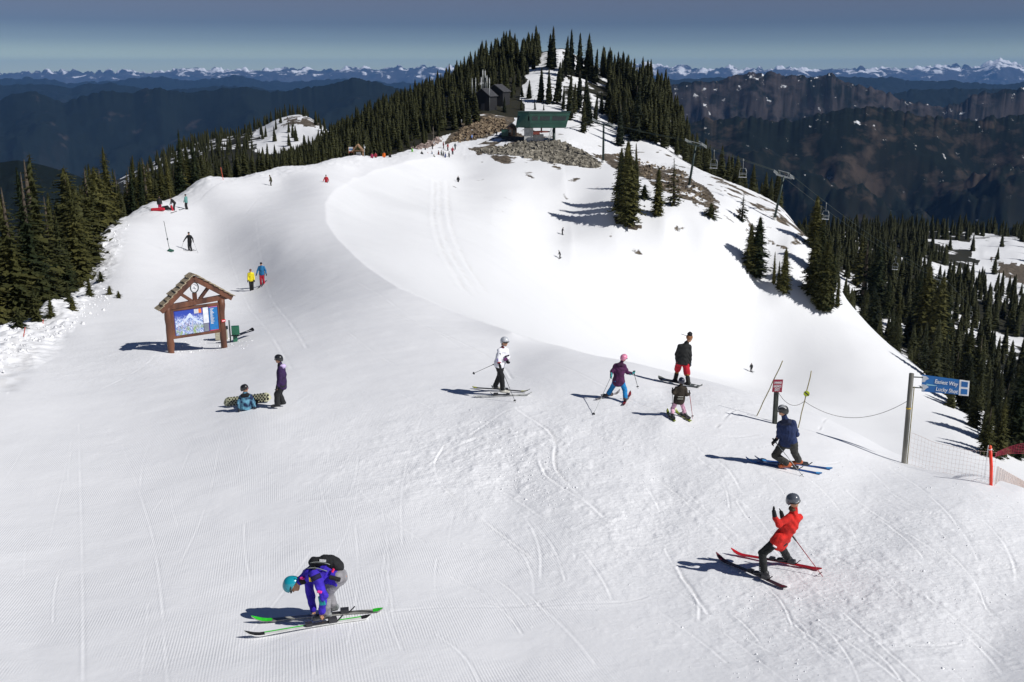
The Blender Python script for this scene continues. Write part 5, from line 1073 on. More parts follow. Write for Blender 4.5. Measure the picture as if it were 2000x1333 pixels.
# --- broken rock: heaps of individual stones round the station and the mound
def stones(poly, n, size, c1, c2, label, ymin=180, seed=1, mat=None, name='rubble'):
    rg = np.random.default_rng(seed); xs = [p[0] for p in poly]; ys = [p[1] for p in poly]; V = []; Fq = []; PT = []; off = 0; got = 0; tr = 0
    base = np.array([[-1, -1, -1], [1, -1, -1], [1, 1, -1], [-1, 1, -1], [-1, -1, 1], [1, -1, 1], [1, 1, 1], [-1, 1, 1]], float); fc = np.array([[3, 2, 1, 0], [4, 5, 6, 7], [0, 1, 5, 4], [1, 2, 6, 5], [2, 3, 7, 6], [3, 0, 4, 7]])
    while got < n and tr < n * 8:
        tr += 1; px = rg.uniform(min(xs), max(xs)); py = rg.uniform(min(ys), max(ys))
        if not inpoly(np.array([px]), np.array([py]), poly)[0]: continue
        u, t_ = ray(px, py); p = hitfast(px, py, ymin); s = rg.uniform(*size) * rg.choice([.6, .8, 1, 1.5]); q = Quaternion(Vector(rg.normal(size=3)).normalized(), rg.uniform(0, 3)); R3 = np.array(q.to_matrix())
        v = (base * rg.uniform(.55, 1.0, (8, 3)) * rg.uniform(.6, 1.1, 3)) @ R3.T * s * .5 + [p.x, p.y, s * (.12 if mat is None else .02)]; PT.append((p.x, p.y)); V.append(v); Fq.append(fc + off); off += 8; got += 1
    PT = np.array(PT); zz = Z(PT[:, 0], PT[:, 1])
    for v, z_ in zip(V, zz): v[:, 2] += z_
    tag(link(name, np_mesh(name, np.concatenate(V), np.concatenate(Fq), mat is not None), mat or noise_mat('stone_' + str(seed), c1, c2, .8, .9, .4, dist=.05)), label, name.replace('_', ' '), kind='stuff')
stones([(925, 297), (985, 290), (1020, 280), (1090, 283), (1145, 305), (1173, 322), (1165, 330), (1090, 322), (1020, 308), (960, 303)], 2600, (.35, 1.0), (.10, .09, .07), (.34, .31, .25), 'grey green rubble bank below the lift station', seed=1)
stones([(880, 277), (912, 243), (950, 232), (985, 235), (992, 255), (940, 268), (900, 277)], 900, (.3, .9), (.09, .06, .035), (.30, .23, .15), 'brown earth and rock mound left of the lift station', seed=2)
stones([(1190, 300), (1240, 312), (1340, 340), (1370, 370), (1400, 400), (1360, 395), (1280, 365), (1215, 325)], 500, (.25, .7), (.08, .06, .04), (.28, .22, .15), 'brown rock strip between the lift towers', seed=3)
stones([(800, 296), (845, 276), (860, 268), (868, 275), (850, 285), (815, 300)], 160, (.3, .9), (.12, .08, .07), (.40, .32, .28), 'reddish rocks at the forest foot behind the far group of people', seed=4)
SNW = bpy.data.materials['snow']
stones([(920, 800), (1010, 840), (1080, 900), (1130, 960), (1090, 1010), (980, 960), (900, 880)], 700, (.008, .032), 0, 0, 'loose snow crumbs in the middle of the run', 7, 11, SNW, 'snow_crumbs')
stones([(1050, 790), (1500, 830), (1750, 900), (1990, 980), (1990, 1330), (1300, 1330), (1100, 1000)], 1100, (.006, .024), 0, 0, 'loose snow crumbs over the right side of the run', 7, 12, SNW, 'snow_crumbs')
stones([(0, 650), (100, 640), (170, 590), (150, 540), (190, 480), (250, 430), (260, 440), (210, 540), (220, 600), (140, 650), (30, 700), (0, 740)], 420, (.04, .15), 0, 0, 'broken snow lumps along the left edge of the run', 7, 13, SNW, 'snow_lumps')
stones([(340, 668), (440, 655), (500, 664), (480, 684), (400, 690), (345, 697)], 170, (.02, .07), 0, 0, 'snow lumps shovelled round the kiosk posts', 7, 14, SNW, 'snow_lumps')
#>>struct

#<<people
# ------------------------------------------------------------ people: one smooth surface per body and per garment
class SDF:
    def __init__(s, pts, res, pad=.3):
        P = np.array([list(p) for p in pts]); s.lo = P.min(0) - pad; s.res = res; s.n = np.ceil((P.max(0) + pad - s.lo) / res).astype(int) + 1; s.g = np.full(s.n, 1.0, np.float32)
    def _box(s, a, b, r):
        lo = np.minimum(a, b) - r; hi = np.maximum(a, b) + r; i0 = np.clip(((lo - s.lo) / s.res).astype(int), 0, s.n - 1); i1 = np.clip(((hi - s.lo) / s.res).astype(int) + 2, 1, s.n)
        ax = [s.lo[k] + np.arange(i0[k], i1[k]) * s.res for k in range(3)]; return tuple(slice(i0[k], i1[k]) for k in range(3)), np.meshgrid(*ax, indexing='ij')
    def cap(s, a, b, ra, rb, k=.03, wide=None, ws=1.0, op='add'):
        a = np.array(list(a), float); b = np.array(list(b), float); sl, (X, Y, Z_) = s._box(a, b, max(ra, rb) * max(1, ws) + .06 + k); ab = b - a; L2 = ab @ ab + 1e-9
        dx, dy, dz = X - a[0], Y - a[1], Z_ - a[2]; t = np.clip((dx * ab[0] + dy * ab[1] + dz * ab[2]) / L2, 0, 1); dx = dx - t * ab[0]; dy = dy - t * ab[1]; dz = dz - t * ab[2]; q = dx * dx + dy * dy + dz * dz
        if wide is not None: w = np.array(list(wide), float); w /= np.linalg.norm(w) + 1e-9; p = dx * w[0] + dy * w[1] + dz * w[2]; q = q + p * p * (1 / ws ** 2 - 1)
        d = np.sqrt(np.maximum(q, 0)) - (ra + (rb - ra) * t); g = s.g[sl]
        if op == 'add': h = np.clip(.5 + .5 * (g - d) / k, 0, 1); s.g[sl] = g * (1 - h) + d * h - k * h * (1 - h)
        else: s.g[sl] = np.maximum(g, -d)
    def cut(s, p, n):   # remove everything on the side n points to
        ax = [s.lo[k] + np.arange(s.n[k]) * s.res for k in range(3)]; X, Y, Z_ = np.meshgrid(*ax, indexing='ij'); s.g = np.maximum(s.g, ((X - p[0]) * n[0] + (Y - p[1]) * n[1] + (Z_ - p[2]) * n[2]).astype(np.float32))
    def wrinkle(s, amp, f, seed=0):
        ax = [s.lo[k] + np.arange(s.n[k]) * s.res for k in range(3)]; X, Y, Z_ = np.meshgrid(*ax, indexing='ij'); w = .05 * np.sin(X * 9 + seed) + .05 * np.sin(Y * 11 + Z_ * 7 + seed * 2)
        s.g = s.g + (amp * (np.sin((Z_ + w) * f + 1.5 * np.sin((X + Y) * f * .4 + seed)) * .6 + .4 * np.sin((X - Y + w * 2) * f * 1.4 + Z_ * f * .5))).astype(np.float32)
    def mesh(s, name):
        g = s.g; ins = g < 0; c = np.zeros(tuple(s.n - 1), np.int32); acc = np.zeros(tuple(s.n - 1) + (3,), np.float32); cnt = np.zeros(tuple(s.n - 1), np.float32)
        offs = [(i, j, k) for i in (0, 1) for j in (0, 1) for k in (0, 1)]; sub = lambda A, o: A[o[0]:A.shape[0] - 1 + o[0], o[1]:A.shape[1] - 1 + o[1], o[2]:A.shape[2] - 1 + o[2]]
        for o in offs:
            for ax in range(3):
                if o[ax] == 1: continue
                o2 = list(o); o2[ax] = 1; ga = sub(g, o); gb = sub(g, o2); cr = (ga < 0) != (gb < 0); t = np.where(cr, ga / np.where(cr, ga - gb, 1), 0)
                for q in range(3): acc[..., q] += np.where(cr, (t if q == ax else o[q]), 0)
                cnt += cr
        act = cnt > 0; ids = np.full(act.shape, -1, np.int64); ii = np.argwhere(act); ids[act] = np.arange(len(ii)); v = (ii + acc[act] / cnt[act][:, None]) * s.res + s.lo; F_ = []
        for ax in range(3):
            a1, a2 = (ax + 1) % 3, (ax + 2) % 3; sl0 = [slice(None)] * 3; sl1 = [slice(None)] * 3; sl0[ax] = slice(0, -1); sl1[ax] = slice(1, None); A = ins[tuple(sl0)]; B = ins[tuple(sl1)]; e = np.argwhere(A != B)
            e = e[(e[:, a1] > 0) & (e[:, a2] > 0) & (e[:, a1] < s.n[a1] - 1) & (e[:, a2] < s.n[a2] - 1)]
            if not len(e): continue
            def at(d1, d2): q = e.copy(); q[:, a1] -= d1; q[:, a2] -= d2; return ids[q[:, 0], q[:, 1], q[:, 2]]
            f = np.stack([at(0, 0), at(1, 0), at(1, 1), at(0, 1)], -1); fl = ~A[e[:, 0], e[:, 1], e[:, 2]]; f[fl] = f[fl][:, ::-1]; F_.append(f)
        f = np.concatenate(F_); f = f[(f >= 0).all(1)][:, ::-1]; return np_mesh(name, v, f, True)
V3 = lambda *a: Vector(a)
def nrm(v): v = Vector(v); return v.normalized() if v.length > 1e-6 else Vector((0, 0, 1))
SKIN = paint('skin', hexc('b98a6c'), .55, .06)
def fingers(S, w, d, pn, r, k, curl=.6, thumb=1, fat=1.0):
    """palm and five bent fingers from wrist w along d; pn is the palm's back normal"""
    d = nrm(d); side = nrm(d.cross(pn)); pn = nrm(side.cross(d)); L = .085 * r
    S.cap(w, w + d * L * .9, .026 * r * fat, .028 * r * fat, .01, side, 1.5)
    for i, (o, ln) in enumerate(((-.030, .070), (-.010, .080), (.010, .074), (.029, .058))):
        p = w + d * L + side * o * r * (1 + .15 * (fat - 1)); a = curl * (.35 + .08 * i); q = p + (d * math.cos(a) - pn * math.sin(a)) * ln * .5 * r; a2 = curl * (1.15 + .1 * i); e = q + (d * math.cos(a2) - pn * math.sin(a2)) * ln * .5 * r
        S.cap(p, q, .0095 * r * fat, .009 * r * fat, .006); S.cap(q, e, .009 * r * fat, .0075 * r * fat, .004)
    p = w + d * L * .3 + side * thumb * -.026 * r; q = p + (d * .6 + side * thumb * -.75 - pn * .2) * .042 * r; S.cap(p, q, .013 * r * fat, .011 * r * fat, .008); S.cap(q, q + (d * .9 - pn * .35 * curl) * .032 * r, .011 * r * fat, .009 * r * fat, .004)
def person(J, label, cl, h=1.7, res=.014, detail=True, group=None, face=None, anchor=None):
    """J: joints (world). cl: garments. face: direction the face looks"""
    k = h / 1.75; J = dict(J); ch_ = (J['shL'] + J['shR']) / 2; dn_ = ch_ - J['head']
    J['neck'] = J['head'] + dn_.normalized() * min(.62 * dn_.length, .165 * k) ; T = thing('person', label, 'person', anchor or (J['anL'] + J['anR']) / 2, group); g = lambda n: J[n]
    head, neck = g('head'), g('neck'); shL, shR, hipL, hipR = g('shL'), g('shR'), g('hipL'), g('hipR'); pel = (hipL + hipR) / 2; ch = (shL + shR) / 2; sh = nrm(shR - shL); up = nrm(ch - pel); f = Vector(face) if face is not None else nrm(up.cross(sh)); f = nrm(f); fr = nrm(sh.cross(up)) * -1
    fr = nrm(up.cross(sh)); 
    hup = nrm(head - neck * 1.0); hup = nrm(hup * .6 + V3(0, 0, .6)) if not cl.get('bent') else hup
    if 'hup' in cl: hup = nrm(cl['hup'])
    f = nrm(f - hup * f.dot(hup) * .9); hs = nrm(f.cross(hup)); pts = [J[n] for n in J]
    # body: a single surface from head to toes
    S = SDF(pts, res * .85 if detail else res, .26 * k)
    S.cap(pel - sh * .05 * k, pel + sh * .05 * k, .115 * k, .115 * k, .03, sh, 1.15); S.cap(pel, ch - up * .16 * k, .115 * k, .125 * k, .05, sh, 1.25); S.cap(ch - up * .18 * k, ch - up * .05 * k, .13 * k, .11 * k, .05, sh, 1.35)
    S.cap(ch, neck, .07 * k, .055 * k, .04); S.cap(neck, head - hup * .04 * k, .052 * k, .055 * k, .02)
    S.cap(head - hup * .045 * k + f * .025 * k, head + hup * .035 * k - f * .012 * k, .068 * k, .092 * k, .03)
    if detail:
        S.cap(head + f * .088 * k + hup * .0 * k, head + f * .108 * k - hup * .022 * k, .010 * k, .015 * k, .012)           # nose
        S.cap(head + f * .06 * k - hup * .085 * k, head + f * .07 * k - hup * .085 * k, .026 * k, .026 * k, .02)             # chin
        S.cap(head + f * .078 * k - hup * .052 * k - hs * .02 * k, head + f * .078 * k - hup * .052 * k + hs * .02 * k, .011 * k, .011 * k, .008)   # lips
        for s_ in (-1, 1):
            S.cap(head + hs * s_ * .088 * k + hup * .02 * k, head + hs * s_ * .090 * k - hup * .022 * k, .013 * k, .010 * k, .008)
            S.cap(head + hs * s_ * .034 * k + f * .098 * k + hup * .012 * k, head + hs * s_ * .036 * k + f * .100 * k + hup * .012 * k, .014 * k, .014 * k, op='sub')
    for a in 'LR':
        s0 = g('sh' + a); e = g('el' + a); w = g('wr' + a); hp = g('hip' + a); kn = g('kn' + a); an = g('an' + a); to = g('toe' + a)
        S.cap(s0, e, .052 * k, .042 * k, .03); S.cap(e, w, .042 * k, .028 * k, .02)
        hd = nrm(J.get('hd' + a, w + (w - e) * .4) - w); pn = nrm(hd.cross(nrm(e - w).cross(V3(0, 1, .3)))) if detail else V3(0, 1, 0)
        if detail: fingers(S, w + hd * .01, hd, J.get('pn' + a, V3(1, 0, .2) if a == 'R' else V3(-1, 0, .2)), k, k, cl.get('curl', .8), 1 if a == 'L' else -1)
        else: S.cap(w, w + hd * .13 * k, .032 * k, .028 * k, .02)
        S.cap(hp, kn, .082 * k, .058 * k, .03); S.cap(kn, an, .056 * k, .040 * k, .02); S.cap(an - V3(0, 0, .04), an + (to - an) * .8 - V3(0, 0, .02), .036 * k, .030 * k, .02)
    body = link('body', S.mesh('body'), cl.get('skin', SKIN), T)
    def garment(name, mat, prims, wr=.004, wf=55, cuts=(), r_=None, parent=T):
        S = SDF(pts, r_ or res, .34 * k)
        for p in prims: S.cap(*p)
        if wr and detail: S.wrinkle(wr, wf, len(name))
        for p, n in cuts: S.cut(p, n)
        return link(name, S.mesh(name), mat, parent)
    # trousers
    tw = cl.get('leg', 1.0); pr = [(pel + up * .07 * k, pel, .138 * k, .145 * k, .04, sh, 1.22)]
    short = cl.get('shorts')
    for a in 'LR':
        hp = g('hip' + a); kn = g('kn' + a); an = g('an' + a); end = an + (kn - an) * cl.get('cuff', .14)
        if short: end = kn + (an - kn) * .05; pr += [(hp, kn, .118 * k, .11 * k, .03)]
        else: pr += [(hp, kn, .108 * k * tw, .080 * k * tw, .03), (kn, end, .080 * k * tw, .078 * k * tw, .02)]
    garment('trousers' if not short else 'shorts', cl['pants'], pr, .004, 48)
    if short:
        for a in 'LR': garment('sock', cl['sock'], [(g('kn' + a) + (g('an' + a) - g('kn' + a)) * .02, g('an' + a), .068 * k, .058 * k, .02)], 0)
    # jacket
    hem = cl.get('hem', .10); jw = cl.get('bulk', 1.0); pr = [(ch - up * .02 * k, ch - up * .20 * k, .125 * k * jw, .148 * k * jw, .05, sh, 1.42), (ch - up * .2 * k, pel - up * hem * k * .5, .148 * k * jw, .150 * k * jw, .05, sh, 1.25), (ch + up * .0, neck + (head - neck) * .12, .10 * k, .070 * k, .04)]
    if 'back' in J: pr.append((J['back'], J['back'] + up * .01, .14 * k, .14 * k, .08, sh, 1.2))
    for a in 'LR':
        s0 = g('sh' + a); e = g('el' + a); w = g('wr' + a); sl = cl.get('sleeve', 1.0); w2 = e + (w - e) * (sl if sl <= 1 else 1)
        pr += [(s0, e, .078 * k * jw, .066 * k * jw, .04), (e, w2, .066 * k * jw, .052 * k * jw, .025)] if sl > .3 else [(s0, e + (e - s0) * 0, .078 * k * jw, .07 * k * jw, .04)]
    for a in 'LR': hp = g('hip' + a); pr += [(hp + up * .06 * k, hp + (g('kn' + a) - hp) * .14, .120 * k, .120 * k, .05)]
    garment('jacket', cl['jacket'], pr, .0085, 33, [(pel - up * (hem + .02) * k, -up)])
    if cl.get('hood'):
        c = ch - fr * .0 + up * .06 * k; bk = -fr * .08 * k if cl.get('hoodflip') else fr * -.08 * k
        garment('hood', cl['hood'], [(c + bk - sh * .07 * k, c + bk + sh * .07 * k, .075 * k, .075 * k, .04), (c + bk * .3 - sh * .11 * k, c + bk * .3 + sh * .11 * k, .05 * k, .05 * k, .04)], .004, 60)
    # gloves and boots
    if cl.get('glove'):
        for a in 'LR':
            w = g('wr' + a); e = g('el' + a); hd = nrm(J.get('hd' + a, w + (w - e) * .4) - w); S = SDF([w, w + hd * .2 * k], .009 if detail else res, .08)
            if detail: fingers(S, w + hd * .01, hd, J.get('pn' + a, V3(1, 0, .2) if a == 'R' else V3(-1, 0, .2)), k * 1.12, k, cl.get('curl', .8), 1 if a == 'L' else -1, 1.25)
            else: S.cap(w, w + hd * .15 * k, .045 * k, .042 * k, .02)
            S.cap(w - hd * .05 * k, w + hd * .03, .048 * k, .040 * k, .02); link('glove', S.mesh('glove'), cl['glove'], T)
    if cl.get('boot'):
        for a in 'LR':
            an = g('an' + a); kn = g('kn' + a); to = g('toe' + a); d = nrm(to - an); d = nrm(V3(d.x, d.y, d.z * .6)); S = SDF([an, to, an + (kn - an) * .5], min(res, .012) if detail else res, .14); base = V3(0, 0, -.085 * k)
            S.cap(an + (kn - an) * cl.get('shaft', .36), an, .074 * k, .066 * k, .02); S.cap(an - d * .05 * k + base * .45, an + d * .17 * k + base * .62, .060 * k, .046 * k, .03); S.cap(an + d * .15 * k + base * .55, an + d * .17 * k + base * .6, .045 * k, .043 * k, .02)
            bo = link('boot', S.mesh('boot'), cl['boot'], T)
            if detail:
                mb = MB()
                for q in (.05, .16, .26): c = an + (kn - an) * q + d * .045 * k; s_ = nrm(d.cross(V3(0, 0, 1))); mb.bar(c - s_ * .058 * k + d * .02, c + s_ * .058 * k + d * .02, .03, .02)
                mb.obj('buckles', cl.get('buckle', GALV), bo)
    # head gear
    hc = head + hup * .03 * k - f * .005 * k
    if cl.get('helmet'):
        S = SDF([hc], .010 if detail else res * .7, .2 * k); S.cap(hc - f * .018 * k, hc + f * .012 * k + hup * .012, .121 * k, .118 * k, .02, hup, 1.0); S.cap(hc - f * .045 * k - hup * .05 * k, hc - f * .03 * k, .098 * k, .10 * k, .03)
        S.cut(hc + f * .045 * k - hup * .028 * k, nrm(-hup + f * .55)); hm = link('helmet', S.mesh('helmet'), cl['helmet'], T)
        if detail:
            mb = MB(); c = hc - hup * .018 * k + f * .02
            pp = [c + (f * math.cos(q) * .108 + hs * math.sin(q) * .122) * k + hup * (.0 * k) for q in np.linspace(-2.6, 2.6, 20)]; mb.tube(pp, .010 * k, 6); mb.obj('rim', cl.get('rim', paint('grip_black', (.02, .02, .02))), hm)
            if cl.get('stripes'):
                for q in (-.5, -.17, .17, .5):
                    mb = MB(); pp = [hc + nrm(-f * math.sin(b_) * 1.0 + hup * math.cos(b_) + hs * q * 1.2) * .1235 * k for b_ in np.linspace(-.7, 1.3, 9)]; mb.tube(pp, .014 * k, 5); mb.obj('vent_stripe', cl['stripes'], hm)
            else:
                mb = MB()
                for q in (-.45, 0, .45): c2 = nrm(hup + hs * q - f * .1); mb.bar(hc + c2 * .118 * k - f * .03, hc + c2 * .118 * k + f * .02, .012, .010)
                mb.obj('vents', paint('grip_black', (.02, .02, .02)), hm)
    if cl.get('goggle'):
        gc = head + f * .085 * k + hup * (.015 if not cl.get('goggle_up') else .09) * k; mb = MB(); pp = [gc + hs * math.sin(q) * .078 * k + f * (math.cos(q) - 1) * .06 * k for q in np.linspace(-1.2, 1.2, 9)]
        v = []
        for p in pp: v += [p - hup * .032 * k + f * .012, p + hup * .032 * k + f * .012, p - hup * .032 * k - f * .02, p + hup * .032 * k - f * .02]
        fc = []
        for i in range(8): o = i * 4; fc += [(o, o + 4, o + 5, o + 1), (o + 1, o + 5, o + 7, o + 3), (o + 2, o + 3, o + 7, o + 6), (o, o + 2, o + 6, o + 4)]
        mb.add(v, fc, True); mb.obj('goggles', cl['goggle'], T)
    if cl.get('hair'):
        hr = cl['hair']; S = SDF([hc, hc - hup * .2], .011 if detail else res, .2); S.cap(hc - f * .03 * k + hup * .01, hc + f * .008 * k + hup * .022 * k, .094 * k, .094 * k, .02)
        if hr.get('long'): S.cap(head - f * .07 * k - hup * .02, neck - f * .06 * k - hup * .07 * k, .05 * k, .03 * k, .03)
        if not hr.get('beanie'): S.cut(hc + f * .055 * k, nrm(f - hup * .9))
        link('hair' if not hr.get('beanie') else 'hat', S.mesh('hair'), hr['mat'], T)
    if cl.get('scarf'): garment('collar', cl['scarf'], [(neck - sh * .03 * k - up * .02, neck + sh * .03 * k - up * .02, .068 * k, .068 * k, .03)], .006, 80)
    return T, dict(f=f, hup=hup, hs=hs, hc=hc, k=k, up=up, sh=sh, fr=fr, pel=pel, ch=ch, neck=neck)
def JJ(Y0, d):
    J = {}
    for n, v in d.items(): J[n] = pt(v[0], v[1], Y0 + (v[2] if len(v) > 2 else 0))
    return J
def setfeet(J, feet, h, toe):
    """feet: pixel of each sole -> ankle and toe joints on the snow (plus ski height)"""
    k = h / 1.75
    for a, (px, py) in feet.items():
        p = hit(px, py) + V3(0, 0, .055); J['an' + a] = p + V3(0, 0, .095 * k); t = Vector(toe[a]) if isinstance(toe, dict) else Vector(toe); J['toe' + a] = J['an' + a] + nrm(V3(t.x, t.y, 0)) * .19 * k - V3(0, 0, .04 * k)
def fix_leg(J, h, hint):
    """bend each knee so that thigh and shin keep their lengths"""
    k = h / 1.75; lt, ls = .43 * k, .41 * k
    for a in 'LR':
        H = J['hip' + a]; A = J['an' + a]; d = A - H; L = min(d.length, (lt + ls) * .995); u = nrm(d); x = (lt ** 2 - ls ** 2 + L ** 2) / (2 * L); hgt = math.sqrt(max(0, lt ** 2 - x ** 2)); q = Vector(hint[a] if isinstance(hint, dict) else hint); q = nrm(q - u * q.dot(u)); J['kn' + a] = H + u * x * (d.length / L) + q * hgt
def gp(px, py, dz=0.0): return hit(px, py) + V3(0, 0, dz)
K_ = lambda n, c, r=.85: cloth(n, hexc(c))
BLK = K_('black', '16171a'); 
def size_report(n, J, Y0): print('PERSON', n, 'Y', round(Y0, 2), 'torso', round(((J['shL'] + J['shR']) / 2 - (J['hipL'] + J['hipR']) / 2).length, 2), 'headfoot', round(J['head'].z - min(J['anL'].z, J['anR'].z), 2), 'arm', round((J['shL'] - J['elL']).length, 2), round((J['elL'] - J['wrL']).length, 2), 'leg', round((J['hipL'] - J['anL']).length, 2), round((J['hipR'] - J['anR']).length, 2))
# 1 skier bending to the boots
def bender():
    P = hit(634, 1214); Y = P.y; J = JJ(Y, dict(head=(571.5, 1143), neck=(589, 1130), shR=(600, 1121, .19), shL=(614, 1122, -.17), elL=(632, 1163, -.30), wrL=(628.5, 1196, -.16), hdL=(626, 1210, -.10), elR=(607, 1166, .24), wrR=(611.5, 1190, .26), hdR=(614, 1203, .26), hipL=(660, 1129, -.09), hipR=(662, 1125, .11), back=(636, 1106, .02)))
    setfeet(J, {'L': (636, 1215), 'R': (650, 1200)}, 1.66, (-1, -.12, 0)); fix_leg(J, 1.46, (-1, -.1, .1)); size_report('bender', J, Y)
    PUR = K_('violet', '3a22b4'); T, q = person(J, 'skier in violet jacket and teal helmet bending down to fasten the boots', dict(jacket=PUR, pants=K_('grey', '8a888c'), boot=noise_mat('boot_white', (.02, .03, .03), (.35, .36, .36), 9, .4, .1), helmet=paint('helmet_teal', hexc('1592a4'), .25, .04, coat=.6, bump=0), hair=dict(mat=paint('hair_brown', (.05, .03, .02)), long=True), bent=True, scarf=BLK, hup=(-.82, -.05, .05), hem=.0, leg=1.12, bulk=1.0, curl=.9, shaft=.5), 1.66, .0115, True, face=(-.25, -.1, -.9))
    k = q['k']; el = J['elL']; w = J['wrL']
    mb = MB(); c = el * .75 + w * .25; s_ = V3(-.2, -1, .15).normalized(); M = Matrix.Translation(c + s_ * .052) @ frame((0, 0, 0), (.97, -.18, .15)).to_3x3().to_4x4(); mb.box((0, 0, 0), (.095, .15, .03), M); o = mb.obj('elbow_patch', K_('teal', '128c92'), T, .012)
    for a, b, nm, c_ in ((J['neck'] + V3(.0, -.07, .045), J['neck'] + V3(.06, -.10, .05), 'collar_trim', 'e0318c'), (J['elL'] + V3(-.08, -.05, .09), J['elL'] + V3(-.01, -.06, .08), 'sleeve_trim', 'e0318c'), (J['hipL'] + V3(-.07, -.09, .14), J['hipL'] + V3(-.04, -.07, .19), 'hem_trim', 'd4255a'), (J['shL'] + V3(-.05, -.06, -.09), J['shL'] + V3(-.05, -.06, -.02), 'zip_pull', 'd8b62a')):
        mb = MB(); mb.bar(a, b, .045, .03); mb.obj(nm, K_('t' + c_, c_), T, .01)
    # backpack on the back
    c = (q['ch'] + q['pel']) / 2 + q['up'] * .04; n = V3(.25, 0, 1).normalized(); n = (n - q['up'] * n.dot(q['up'])).normalized(); bk = thing('backpack', 'black backpack on the back of the bending skier in violet', 'backpack', c + n * .15)
    S = SDF([c - q['up'] * .25, c + q['up'] * .25 + n * .3], .012, .2); S.cap(c - q['up'] * .17 + n * .20, c + q['up'] * .13 + n * .20, .10, .085, .04, q['sh'], 1.5); S.cap(c - q['up'] * .12 + n * .27, c - q['up'] * .02 + n * .27, .075, .07, .04, q['sh'], 1.35); S.cap(c - q['up'] * .24 + n * .17, c - q['up'] * .20 + n * .22, .085, .085, .03, q['sh'], 1.2); S.wrinkle(.004, 50); link('pack', S.mesh('pack'), BLK, bk)
    mb = MB(); a = c + q['up'] * .03 + n * .315 - V3(0, .05, 0); pp = [c + n * (.26 + .03 * math.sin(t_ * 3)) + q['up'] * (.17 - .3 * t_) - V3(0, .14, 0) for t_ in np.linspace(0, 1, 9)]; mb.tube(pp, .007, 5); pp = [c + n * (.18 + .02 * math.sin(t_ * 4)) + q['up'] * (.2 - .3 * t_) - V3(0, .165, 0) for t_ in np.linspace(0, 1, 9)]; mb.tube(pp, .007, 5); mb.obj('piping', paint('piping_grey', (.22, .24, .22)), bk)
    mb = MB(); a = c + q['up'] * .0 + n * .30 - V3(0, .10, 0); d = q['up']; u2 = nrm(V3(0, .55, .8)); o = V3(0, 0, 0)
    for i, hh in enumerate((0, .02, .02, 0, .02, .0)): mb.bar(a + d * (.03 - i * .017) - u2 * .014, a + d * (.03 - i * .017) + u2 * .014, .009, .006)
    mb.bar(a + d * .035 - u2 * .016, a - d * .06 - u2 * .016, .006, .006); mb.obj('badge', WHITE, bk)
    for s_ in (-1, 1):
        sh_ = J['shL'] if s_ < 0 else J['shR']; mb = MB(); y_ = -.05 if s_ < 0 else .05; mb.tube([c + n * .18 + q['up'] * .12 + V3(0, s_ * .07, 0), sh_ + n * .085 - V3(0, s_ * .02, 0) + V3(.0, 0, .0), sh_ + V3(-.075, s_ * .01, -.02), sh_ + V3(.02, s_ * .05, -.12)], .022, 6); mb.obj('strap', BLK, bk)
    fl = J['elL'] - J['shL']; c2 = J['shL'] + fl * .15; mb = MB(); mb.tube([c2 - fl * .1, c2 + fl * .12], [.088, .082], 12); mb.obj('shoulder_panel', K_('ink', '1a1440'), T)
    mb = MB(); a = J['hipL'] + V3(-.03, -.12, .06); mb.bar(a + V3(-.08, 0, .02), a + V3(.09, 0, -.03), .07, .05); mb.obj('belt_pouch', BLK, T, .015)
    SKM = noise_mat('ski_white', (.55, .55, .52), (.80, .80, .78), 3, .35, .05); GRN = paint('ski_green', hexc('35c92e'), .4); SKB = noise_mat('ski_black_white', (.02, .02, .02), (.55, .55, .5), 2.2, .35, .05, stretch=(1, 6, 1))
    ski(gp(478, 1249, .02), gp(724, 1209, .02), .105, SKM, 'near white ski with green edge under the bending skier', BLK, GRN, 'skis of the bending skier', foot=.60, edge_side=-1)
    ski(gp(492, 1219, .02), gp(748, 1196, .02), .105, SKB, 'far black and white ski with green tip beside the bending skier', GRN, None, 'skis of the bending skier', foot=.62)
bender()
